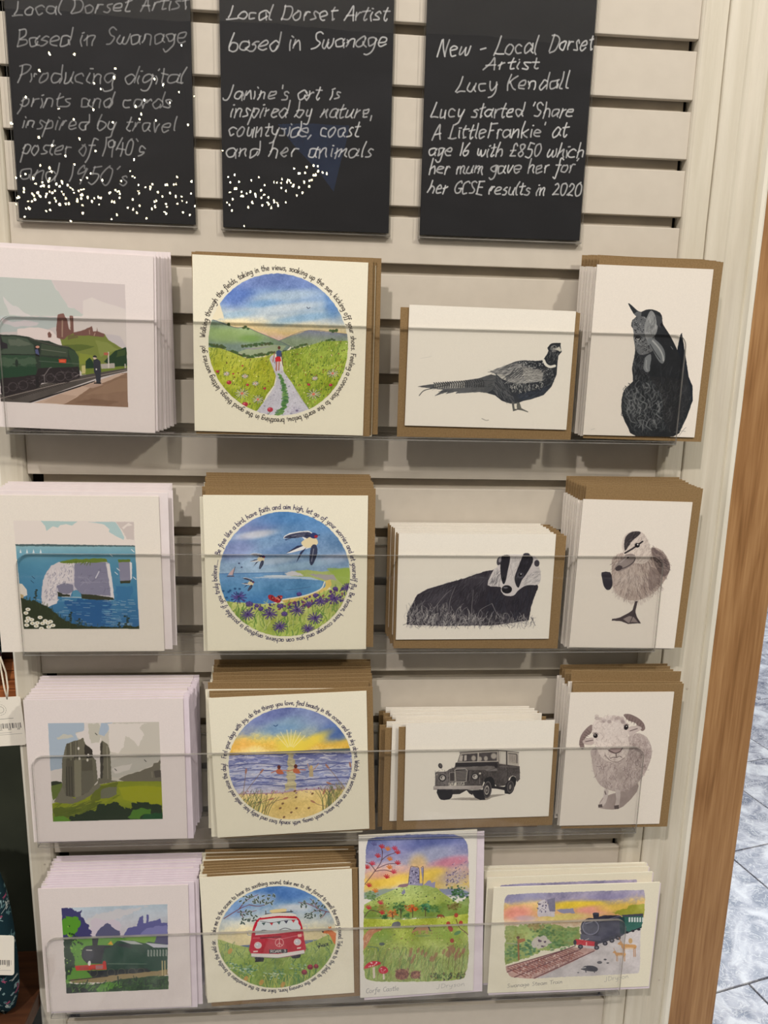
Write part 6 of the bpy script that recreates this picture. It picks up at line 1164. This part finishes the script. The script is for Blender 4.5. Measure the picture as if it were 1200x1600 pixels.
tag(make('wooden_shelf', bm, M['walnut'], bevel=.0015), 'dark brown wooden shelf at the bottom left beside the cream upright', 'shelf')

def fabric_paper(w, h, quadlike=None):
    P = Paper(w, h, [(0, 0), (w, 0), (w, h), (0, h)], (26, 50, 58), 5.0); P.wmm = w
    for i in range(int(w * h / 42)):
        x, y = RG.uniform(0, w), RG.uniform(0, h); k = RG.randint(7); c = [(150, 176, 176), (96, 130, 134), (200, 206, 200), (172, 84, 112)][RG.choice(4, p=[.36, .3, .22, .12])]
        a = RG.uniform(0, 6.28); s = RG.uniform(2, 4)
        if k < 3:
            P.line([(x, y), (x + s * 1.3 * math.cos(a), y + s * 1.3 * math.sin(a)), (x + s * 2.2 * math.cos(a + .4), y + s * 2.2 * math.sin(a + .4))], .5, c)
            for q in (.5, 1.1, 1.7): P.ell(x + s * q * math.cos(a + .1) + 1.1 * math.sin(a), y + s * q * math.sin(a + .1) - 1.1 * math.cos(a), 1.1, .45, c, rot=math.degrees(a) + 35)
        elif k == 3: P.line([(x + 1.6 * math.cos(t), y + 1.6 * math.sin(t)) for t in np.linspace(0, 6.28, 12)], .6, c)
        elif k == 4:
            for t in range(5): P.ell(x + 1.2 * math.cos(t * 1.26), y + 1.2 * math.sin(t * 1.26), .8, .7, c)
        else: P.poly([(x, y), (x + 2.4, y - 1.2), (x + 3.4, y + .6), (x + 1.4, y + 1.8)], c, .8)
    return P
def cushiony(name, w, h, d, mat, taper=.0):
    """soft closed pouch, w x h x d, origin at its bottom middle"""
    bm = bmesh.new(); nu, nv = 28, 26
    for side in (0, 1):
        g = []
        for j in range(nv + 1):
            v = j / nv; ww = w / 2 * (1 - taper * v * v) * (math.sin(math.pi * min(1, .06 + .97 * v) ** .8) ** .18 if 0 < v < 1 else .7)
            g.append([bm.verts.new((ww * (2 * i / nu - 1), (-1 if side == 0 else 1) * d / 2 * (max(0, (1 - (2 * i / nu - 1) ** 2) * (1 - (2 * v - 1) ** 4))) ** .5 + .0015 * math.sin(i * 1.3 + j * .7), v * h)) for i in range(nu + 1)])
        for a, b in zip(g, g[1:]):
            for i in range(nu): bm.faces.new((a[i], a[i + 1], b[i + 1], b[i])).smooth = True
    bmesh.ops.remove_doubles(bm, verts=bm.verts, dist=.0005)
    return bm
FAB = print_mat('floral_teal_fabric', fabric_paper(150, 190), .85, .1)
def swingtag(parent, w, h, loc, rotz, rows):
    P = Paper(w * 1000, h * 1000, [(0, 0), (w * 1000, 0), (w * 1000, h * 1000), (0, h * 1000)], (238, 232, 218), 12); P.wmm = w * 1000
    W, H = w * 1000, h * 1000
    if rows:
        P.ell(W * .5, 4, 1.7, 1.3, (36, 34, 32))
        for r, w_ in ((5.6, .35), (3.4, .5)):
            for k in range(14): t = k * 2 * math.pi / 14; P.line([(W * .52 + r * math.cos(t), 13 + r * math.sin(t)), (W * .52 + r * math.cos(t + .3), 13 + r * math.sin(t + .3))], w_, (150, 146, 138), .9, 0)
        P.ell(W * .4, 23, 1.3, 1.0, (130, 150, 110)); P.line([(W * .48, 23), (W * .78, 22.6)], .5, (140, 138, 130))
        y0 = 28
    else: y0 = H * .62
    x = 3
    while x < W - 2.5: wd = random.choice((.25, .5, .8)); P.line([(x, y0), (x + .1, y0 + 5)], wd, (50, 48, 50), .9, 0); x += wd + random.choice((.4, .7, 1.0))
    P.text('0 1 2 8 8', 3, y0 + 7.2, W - 3, y0 + 7, 1.0, .25, (90, 88, 86), slant=0); P.line([(2, y0 + 10), (W * .7, y0 + 9.6)], .3, (150, 146, 140)); P.line([(2, y0 + 12), (W - 3, y0 + 11.5)], .3, (150, 146, 140))
    m = print_mat('price_tag_print', P, .6)
    r = .0025; pts = []
    for cx, cz, a0 in ((w / 2 - r, r, -90), (w / 2 - r, h - r, 0), (-w / 2 + r, h - r, 90), (-w / 2 + r, r, 180)):
        for k in range(5): a = math.radians(a0 + 90 * k / 4); pts.append((cx + r * math.cos(a), cz + r * math.sin(a)))
    bm = bmesh.new(); add_prism(bm, pts, 0, .0006); o = make('tag_card', bm, m, parent); uv_front(o.data, w, h)
    o.location = loc; o.rotation_euler = rotz
    return o
# item hanging above with its dangling tag
a = at(4, 1038, .012)
t1 = thing('floral_pouch', 'navy and pink patterned fabric item above the upper white price tag', 'pouch', (a[0] - .055, .008, a[2] - .010))
b1 = make('fabric_body', cushiony('fabric_body', .118, .15, .03, FAB), FAB, t1, smooth=True); uv_front(b1.data, .118, .15)
q = at(14, 1125, .0)
tg = swingtag(t1, .043, .052, (0, 0, 0), (0, math.radians(-3), 0), True)
c = at(2, 1165, -.006); c2 = at(25, 1085, -.006)
tg.location = Vector((c[0] + .004, -.008, c[2] + .0005)) - Vector(t1.location)
bm = bmesh.new(); top = Vector((c2[0] - .008, -.0075, c2[2] - .004)) - Vector(t1.location)
add_tube(bm, [top, top + Vector((-.002, .000, .012)), top + Vector((-.005, .004, .026)), top + Vector((-.007, .006, .042))], .0009, 6)
add_tube(bm, [top, top + Vector((.0015, .000, .012)), top + Vector((-.001, .004, .026)), top + Vector((-.006, .006, .042))], .0009, 6); make('string', bm, M['cordage'], t1)
# lower pouch
a = at(27, 1500, -.02); zb = -.9655
t2 = thing('floral_pouch', 'dark teal floral fabric pouch standing on the brown shelf at the lower left edge', 'pouch', (a[0] - .055, -.03, zb))
b2 = make('fabric_body', cushiony('fabric_body', .124, .225, .05, FAB, .22), FAB, t2, smooth=True); uv_front(b2.data, .124, .225)
c = at(0, 1520, -.058)
tg2 = swingtag(t2, .044, .045, (0, 0, 0), (0, math.radians(4), 0), False); tg2.location = Vector((c[0] - .0085, -.0585, c[2] - .0015)) - Vector(t2.location)
bm = bmesh.new(); p0 = Vector(tg2.location) + Vector((0, .002, .043)); add_tube(bm, [p0, p0 + Vector((-.01, .01, .02)), p0 + Vector((-.02, .02, .05))], .0009, 6); make('string', bm, M['cordage'], t2)

# ---------------------------------------------------------------- chalkboard signs in clear sleeves
def board_sheet(x0, x1, zb, zt, s, ox, oy):
    q = [pix((x, -.0052, z)) for x, z in ((x0, zt), (x1, zt), (x1, zb), (x0, zb))]
    P = sheet((x1 - x0) * 1000, (zt - zb) * 1000, q, ox, oy, s, (31, 31, 33), 5.0)
    for i in range(40): P.ell(RG.uniform(0, 1200), RG.uniform(-100, 1400), RG.uniform(60, 240), RG.uniform(20, 90), (52, 52, 55), .10, soft=.9, rot=RG.uniform(-30, 30))
    return P
CH = (206, 206, 204)
def signs():
    out = []
    P = board_sheet(.0195, .1705, -.1735, .0365, 3.75, 0, 0)
    for t, x0, y0, x1, y1, h in (("Local Dorset Artist", 70, 92, 1108, 48, 40), ("Based in Swanage", 92, 272, 1096, 248, 46), ("Producing digital", 96, 482, 1082, 492, 48), ("prints and cards", 108, 622, 1006, 632, 42),
                                 ("inspired by travel", 118, 752, 1032, 770, 42), ("poster of 1940's", 122, 905, 846, 912, 46), ("and 1950's", 108, 1050, 748, 1088, 50)):
        P.text(t, x0, y0, x1, y1, h * 1.2, 9.0, (176, 176, 174), .78, .2, 1.5)
    out.append(P)
    P = board_sheet(.1948, .3425, -.1745, .0355, 3.75, 320, 0)
    for t, x0, y0, x1, y1, h in (("Local Dorset Artist", 128, 112, 1076, 118, 40), ("based in Swanage", 135, 300, 1070, 270, 46), ("Janine's art is", 105, 580, 798, 582, 40), ("inspired by nature,", 142, 682, 985, 690, 42),
                                 ("countyside, coast", 130, 795, 905, 800, 42), ("and her animals", 122, 918, 985, 920, 42)):
        P.text(t, x0, y0, x1, y1, h * 1.2, 9.0, CH, .88, .24, 1.5)
    out.append(P)
    P = board_sheet(.3710, .5195, -.1748, .0352, 3.75, 640, 0)
    for t, x0, y0, x1, y1, h in (("New - Local", 155, 330, 750, 310, 48), ("Dorset", 815, 298, 1078, 292, 46), ("Artist", 438, 408, 765, 402, 34), ("Lucy Kendall", 268, 540, 932, 515, 44), ("Lucy started 'Share", 118, 685, 965, 684, 40),
                                 ("A LittleFrankie' at", 132, 815, 925, 798, 40), ("age 16 with £850 which", 108, 912, 1022, 922, 38), ("her mum gave her for'", 108, 1018, 985, 1010, 38), ("her GCSE results in 2020", 104, 1130, 1004, 1148, 36)):
        P.text(t, x0, y0, x1, y1, h * 1.2, 9.0, CH, .95, .24, 1.3)
    out.append(P)
    return out
SL = ['black chalkboard sign at the left about travel poster prints, covered in fairy light reflections', 'middle black chalkboard sign about art inspired by nature, coast and animals', 'right-hand black chalkboard sign beginning New - Local Dorset Artist']
for (x0, x1, zb), P, lb in zip(((.0195, .1705, -.1735), (.1948, .3425, -.1745), (.3710, .5195, -.1748)), signs(), SL):
    cx = (x0 + x1) / 2; w = x1 - x0; h = .21
    t = thing('chalkboard_sign', lb, 'sign', (cx, 0, zb), group='chalkboard signs above the cards')
    bm = bmesh.new(); add_box(bm, -w / 2, w / 2, -.0046, -.0022, 0, h); o = make('board', bm, print_mat('chalk_lettering', P, .55, .2), t); uv_front(o.data, w, h)
    third = cx > .4
    bm = bmesh.new(); e = .0016
    add_box(bm, -w / 2 - e, w / 2 + e, -.0064, -.0050, -.0028, h + .002, 0)
    add_box(bm, -w / 2 - e, w / 2 + e, -.0020, -.0008, -.0028, h + .002, 0)
    bm.normal_update()
    for f in bm.faces:
        if abs(f.normal.y) < .5: f.material_index = 1
    add_box(bm, -w / 2 - e, w / 2 + e, -.0050, -.0020, -.0028, -.0018, 1)
    make('clear_sleeve', bm, [M['sleeve'], M['edge']], t)

# ---------------------------------------------------------------- clear acrylic card trays
TX0, TX1 = .0098, .6135; YF = -.0430
rows_px = [((12, 676), (1052, 693), (1063, 524), (30, 492)), ((42, 1023), (1025, 1017), (1044, 870), (50, 866)), ((57, 1324), (992, 1295), (1006, 1164), (70, 1187)), ((82, 1591), (967, 1550), (975, 1438), (85, 1468))]
TRAY = []
TL = ['topmost long clear acrylic card tray, holding the pheasant and hen cards', 'second clear acrylic card tray from the top, holding the badger and duckling cards', 'third clear acrylic card tray from the top, holding the truck and sheep cards', 'lowest clear acrylic card tray, holding the red camper van and steam train cards']
RISE = .0042
for (bl, br, tr, tl), lb in zip(rows_px, TL):
    zb = min(at(*bl, YF)[2], at(*br, YF)[2]) - .0014; zt = (at(*tr, YF)[2] + at(*tl, YF)[2]) / 2; TRAY.append((zb, zt))
    T = .0028; r = .011; bm = bmesh.new()
    def plate(y, z0, z1, lean=0, rr=r):
        pts = [(TX0, z0), (TX1, z0)] + [(TX1 - rr + rr * math.cos(a), z1 - rr + rr * math.sin(a)) for a in np.linspace(0, math.pi / 2, 9)] + [(TX0 + rr - rr * math.sin(a), z1 - rr + rr * math.cos(a)) for a in np.linspace(0, math.pi / 2, 9)]
        add_prism(bm, pts, y, y + T, side=1)
    plate(YF, zb + .0012, zt)
    plate(-.0026, zb + RISE, zt)
    # sloping floor with bent corners
    sec = [(YF, zb + .0012), (YF + .0003, zb + .0003), (YF + .0012, zb - .0002), (-.0012, zb + RISE - .0022), (-.0005, zb + RISE), (-.0026, zb + RISE), (-.0030, zb + RISE - .0004), (YF + T + .0004, zb + .0022), (YF + T, zb + .003), (YF + T, zb + .0012)]
    A = [bm.verts.new((TX0, y, z)) for y, z in sec]; B = [bm.verts.new((TX1, y, z)) for y, z in sec]; n = len(sec)
    bm.faces.new(A).material_index = 1; bm.faces.new(list(reversed(B))).material_index = 1
    for i in range(n):
        f = bm.faces.new((A[i], B[i], B[(i + 1) % n], A[(i + 1) % n])); f.material_index = 1 if i in (0, 1, 7) else 0
    # hooks reaching into a slot of the wall
    ks = math.ceil(-(zt) / PITCH)
    zs = -ks * PITCH
    for x in (.09, .52): add_box(bm, x, x + .022, -.0006, .0085, zs - .0088, zs - .0068); add_box(bm, x, x + .022, .0066, .0086, zs - .0068, zs + .004)
    tag(make('card_tray', bm, [M['acrylic'], M['edge']]), lb, 'tray', 'clear card trays on the slatted wall')

# ---------------------------------------------------------------- greeting cards
def card_mesh(key, w, h, front, back, fold):
    bm = bmesh.new(); t = .00035
    ff = add_box(bm, -w / 2, w / 2, 0, t, 0, h, 1); ff[0].material_index = 0
    add_box(bm, -w / 2, w / 2, .0009, .0009 + t, 0, h, 1)
    if fold == 'left': add_box(bm, -w / 2, -w / 2 + .0004, t, .0009, 0, h, 1)
    else: add_box(bm, -w / 2, w / 2, t, .0009, h - .0004, h, 1)
    o = make('card', bm, [front, back]); uv_front(o.data, w, h); me = o.data; bpy.data.objects.remove(o)
    return me
def env_mesh(w, h, mat, tilt):
    bm = bmesh.new(); fs = add_box(bm, -w / 2, w / 2, 0, .0005, 0, h, 1); fs[0].material_index = fs[2].material_index = 0
    # pasted back flap
    add_prism(bm, [(-w / 2 + .001, h - .001), (w / 2 - .001, h - .001), (w * .05, h * .42), (-w * .05, h * .42)], .0005, .0007)
    o = make('env', bm, [mat, M['kraft_edge'] if mat == M['kraft'] else M['lilac_edge']]); me = o.data; bpy.data.objects.remove(o); return me
def pose(quad, Y):
    p = [at(x, y, Y) for x, y in quad]
    p = [np.array((a[0], a[2])) for a in p]
    up = ((p[0] - p[3]) + (p[1] - p[2])) / 2; rt = ((p[1] - p[0]) + (p[2] - p[3])) / 2
    a = (math.atan2(rt[1], rt[0]) + math.atan2(-up[0], up[1])) / 2
    return sum(p) / 4, a
ORD = ['front', 'second', 'third', 'fourth', 'fifth', 'sixth', 'seventh', 'eighth', 'ninth', 'tenth', 'eleventh', 'twelfth', 'thirteenth']
# key: size of card, fold, paper, envelope (paper, w, h, TR px, BR px), rear TR px ('e' envelope / 'c' card corner), count, Y of the last, jitters, look, words
SP = {
 'station': (.148, .150, 'left', 'pinkw', ('pinkw', .150, .152, (243, 393), (247, 677)), ('e', 269.5, 402), 6, -.0105, .0007, .25, 'white card of green steam engine beside station guard'),
 'meadow': (.150, .150, 'left', 'cream', ('kraft', .155, .155, (581, 410), (579, 684)), ('e', 590, 418), 4, -.027, .0006, .3, 'square cream card with round meadow path picture'),
 'pheasant': (.150, .106, 'top', 'white', ('kraft', .162, .114, (906, 490), (892, 690)), ('e', 903, 492), 3, -.030, .0005, .3, 'landscape card with a drawn pheasant'),
 'hen': (.107, .151, 'left', 'white', ('kraft', .114, .162, (1132, 408), (1094, 692)), ('e', 1101, 405), 7, -.012, .0006, .3, 'upright card with a drawn dark hen'),
 'cliff': (.148, .148, 'left', 'white', ('pinkw', .150, .150, (263, 768), (269, 1019)), ('e', 270, 760), 6, -.008, .0009, .3, 'white card of chalk sea stacks in blue water'),
 'bay': (.150, .150, 'left', 'cream', ('kraft', .155, .155, (587, 766), (583, 1013)), ('e', 577, 741), 9, -.007, .0008, .3, 'square cream card with swallows over round bay'),
 'badger': (.150, .105, 'top', 'white', ('kraft', .162, .114, (886, 839), (870, 1015.7)), ('c', 844.5, 823), 7, -.007, .0007, .25, 'landscape card with a drawn badger in grass'),
 'duckling': (.107, .148, 'left', 'white', ('kraft', .114, .161, (1099, 768), (1064, 1015)), ('e', 1066.6, 749), 9, -.011, .0006, .2, 'upright card with a duckling on one leg'),
 'ruin': (.148, .150, 'left', 'pinkw', ('lilac', .152, .152, (294, 1093), (303.5, 1313)), ('e', 309, 1055), 9, -.008, .0010, .35, 'white card of ruined castle on green hill'),
 'sea': (.152, .150, 'left', 'cream', ('kraft', .156, .156, (582.5, 1074), (586, 1295)), ('e', 574, 1027.5), 9, -.007, .0013, .7, 'square cream card with bathers in sunset sea'),
 'truck': (.150, .107, 'top', 'white', ('kraft', .162, .114, (874, 1127.5), (862.5, 1292)), ('c', 825, 1104), 7, -.007, .0012, .4, 'landscape card with a drawn old off-road truck'),
 'sheep': (.107, .148, 'left', 'white', ('kraft', .114, .161, (1069, 1067.5), (1042, 1292)), ('e', 1045.5, 1038), 8, -.012, .0008, .35, 'upright card with a drawn horned sheep'),
 'loco': (.147, .145, 'left', 'pinkw', ('lilac', .150, .150, (303, 1387), (309, 1579.5)), ('e', 317, 1335), 12, -.007, .0009, .3, 'white card of dark steam engine with red buffer'),
 'van': (.154, .149, 'left', 'cream', ('kraft', .157, .155, (558, 1367.5), (563, 1568)), ('e', 549, 1319), 10, -.007, .0011, .5, 'square cream card with a red camper van'),
 'tower': (.122, .1945, 'left', 'cream', ('lilac', .128, .1945, (754.4, 1304.5), (754.8, 1560)), ('e', 756, 1304), 1, -.030, 0, 0, 'tall painted card of castle tower above autumn meadow'),
 'steam': (.180, .130, 'top', 'cream', ('lilac', .180, .132, (1033, 1380), (1014, 1545)), ('c', 1008, 1346), 5, -.012, .0008, .3, 'wide painted card of steam train passing deer'),
}
extra = {('sheep', 1): (0, -.001, -.4), ('sheep', 2): (.0, .008, -.6), ('sea', 1): (-.004, -.004, -1.2), ('sea', 2): (-.006, .001, -2.2), ('truck', 1): (-.0115, -.004, -.6), ('truck', 2): (-.013, -.004, -.3),
         ('bay', 1): (-.003, 0, 0), ('van', 1): (.003, -.002, -1.0), ('loco', 1): (.004, 0, .3), ('steam', 1): (-.0045, .0062, .2), ('steam', 2): (-.005, .0070, 0), ('steam', 3): (-.003, .0050, 0), ('cliff', 1): (.0035, .002, 0), ('meadow', 2): (.004, -.004, .3)}
Y0 = -.0396
for key, (w, h, fold, paper, env, rear, n, yr, jx, ja, look) in SP.items():
    rnd = random.Random(key)
    cm = card_mesh(key, w, h, print_mat(key + '_print', globals()['art_' + key]()), M[paper], fold)
    em = env_mesh(env[1], env[2], M[env[0]], 0)
    c, a = pose(Q[key], Y0)
    yE = Y0 + .0016
    TR = at(*env[3], yE); BR = at(*env[4], yE)
    # envelope centre from its right edge
    ea = a * .5 + math.atan2(-(TR[0] - BR[0]), TR[2] - BR[2]) * .5
    up = np.array((-math.sin(ea), math.cos(ea))); rt = np.array((math.cos(ea), math.sin(ea)))
    rm = (np.array((TR[0], TR[2])) + np.array((BR[0], BR[2]))) / 2
    ec = rm - rt * env[1] / 2
    frontcorner = np.array((TR[0], TR[2])) if rear[0] == 'e' else np.array([at(*Q[key][1], Y0)[i] for i in (0, 2)])
    rc = at(rear[1], rear[2], yr); d = np.array((rc[0], rc[2])) - frontcorner
    envname = {'kraft': 'brown', 'lilac': 'pale lilac', 'pinkw': 'white'}[env[0]]
    row = {'station': 0, 'meadow': 0, 'pheasant': 0, 'hen': 0, 'cliff': 1, 'bay': 1, 'badger': 1, 'duckling': 1, 'ruin': 2, 'sea': 2, 'truck': 2, 'sheep': 2}.get(key, 3)
    zb = TRAY[row][0]
    for i in range(n):
        t = i / max(1, n - 1); y = Y0 + (yr - Y0) * t
        off = d * t + (np.array((rnd.uniform(-jx, jx), rnd.uniform(-jx, jx) * .5)) if 0 < i < n - 1 else 0)
        da = math.radians(rnd.uniform(-ja, ja)) if i else 0
        ex = extra.get((key, i), (0, 0, 0)); off = off + np.array(ex[:2]); da += math.radians(ex[2])
        if i: off = off * 1.0
        cc, ce = c + off, ec + off
        if i == 0: lb = look + ', the front card of its stack' if n > 1 else look + ', standing alone in the lowest tray'
        else: lb = look + ', ' + ('rearmost in its stack' if i == n - 1 else ORD[i] + ' from the front of its stack')
        lb = lb.replace('printed with ', 'with ') if len(lb.split()) > 16 else lb
        th = thing('greeting_card', lb, 'card', (cc[0], y, cc[1]), (0, 0, 0), group=key + ' cards in one stack' if n > 1 else None)
        # parts keep their own small turns; the base lies at the middle of the sheet
        A = a * (1 - t) + da; E = ea * (1 - t) + da
        cu = np.array((-math.sin(A), math.cos(A))); eu = np.array((-math.sin(E), math.cos(E)))
        # keep the lower corners on the sloping tray floor
        fl = zb + .0024 + RISE * (y - YF) / (-.003 - YF)
        low_c = cc[1] - h / 2 * math.cos(A) - w / 2 * abs(math.sin(A)); low_e = ce[1] - env[2] / 2 * math.cos(E) - env[1] / 2 * abs(math.sin(E))
        low = min(low_c, low_e)
        if low < fl: th.location.z += fl - low
        pc = -cu * h / 2
        if i and rear[0] == 'e' and env[0] == 'kraft': pc = pc - cu * .0028
        link('folded_card', cm, th, (pc[0], 0, pc[1]), (0, -A, 0))
        pe = ce - cc - eu * env[2] / 2
        link('envelope', em, th, (pe[0], .0016, pe[1]), (0, -E, 0))

# ---------------------------------------------------------------- fairy lights strung across the shop behind the viewer (seen mirrored in the sign sleeves)
m, nt, b = new_mat('warm_bulb'); b.inputs['Emission Color'].default_value = (1, .86, .55, 1); b.inputs['Emission Strength'].default_value = 45; M['bulb'] = m
def mirrored(px, py, D=-3.2):
    h = at(px, py, -.0064); d = h - np.array(CAM_POS); d[1] = -d[1]; return h + d * ((D - h[1]) / d[1])
A0 = mirrored(20, 292); A1 = mirrored(510, 268); A2 = mirrored(300, 90)
c3 = [mirrored(*p, -3.9) for p in ((436, 196), (522, 300), (546, 196))]  # added unseen cloth, shaped to give the middle sign its blue reflection
bm = bmesh.new(); add_prism(bm, [(v[0] - c3[0][0], v[2] - c3[0][2]) for v in c3], 0, .01)
pn = tag(make('reflection_cloth', bm, M['blue']), 'added blue cloth triangle behind the viewer, mirrored in the middle sign', 'reflection_cloth'); pn.location = c3[0]
rf = random.Random(11)
def fairy(lb, p0, p1, sag, n, spread, drop):
    t = thing('fairy_lights', lb, 'lights', tuple(p0), group='fairy light strings')
    bm = bmesh.new(); wire = []; bulbs = []
    for i in range(n):
        s = i / (n - 1); p = Vector(p0) * (1 - s) + Vector(p1) * s - Vector(p0); p.z -= sag * 4 * s * (1 - s)
        p += Vector((0, rf.uniform(-.1, .1), rf.gauss(0, spread) - (rf.random() ** 3) * drop)); wire.append(p)
    add_tube(bm, wire, .0012, 4); make('wire', bm, M['dark'], t)
    bm = bmesh.new(); bmesh.ops.create_icosphere(bm, subdivisions=1, radius=.0044); o = make('bulb', bm, M['bulb'], t, smooth=True)
    for i, p in enumerate(wire):
        k = o if i == 0 else link('bulb', o.data, t); k.location = p
        k.scale = (1, 1, rf.uniform(.9, 1.6))
fairy('dense warm fairy light garland hanging low behind the viewer', A0, A1, .10, 70, .030, .05)
fairy('second warm fairy light garland a little behind the first', mirrored(20, 285, -3.6), mirrored(300, 290, -3.6), .03, 70, .05, .10)
fairy('short fairy light string in a loose bundle facing the middle sign', mirrored(350, 272, -3.4), mirrored(496, 262, -3.4), .10, 46, .045, .04)
fairy('thick knot of fairy lights at the left end of the garlands', mirrored(34, 285, -3.0), mirrored(118, 305, -3.0), -.03, 26, .03, .05)
fairy('loose fairy light string climbing above the garlands', mirrored(20, 240, -2.9), mirrored(300, 120, -2.9), -.05, 34, .17, .1)
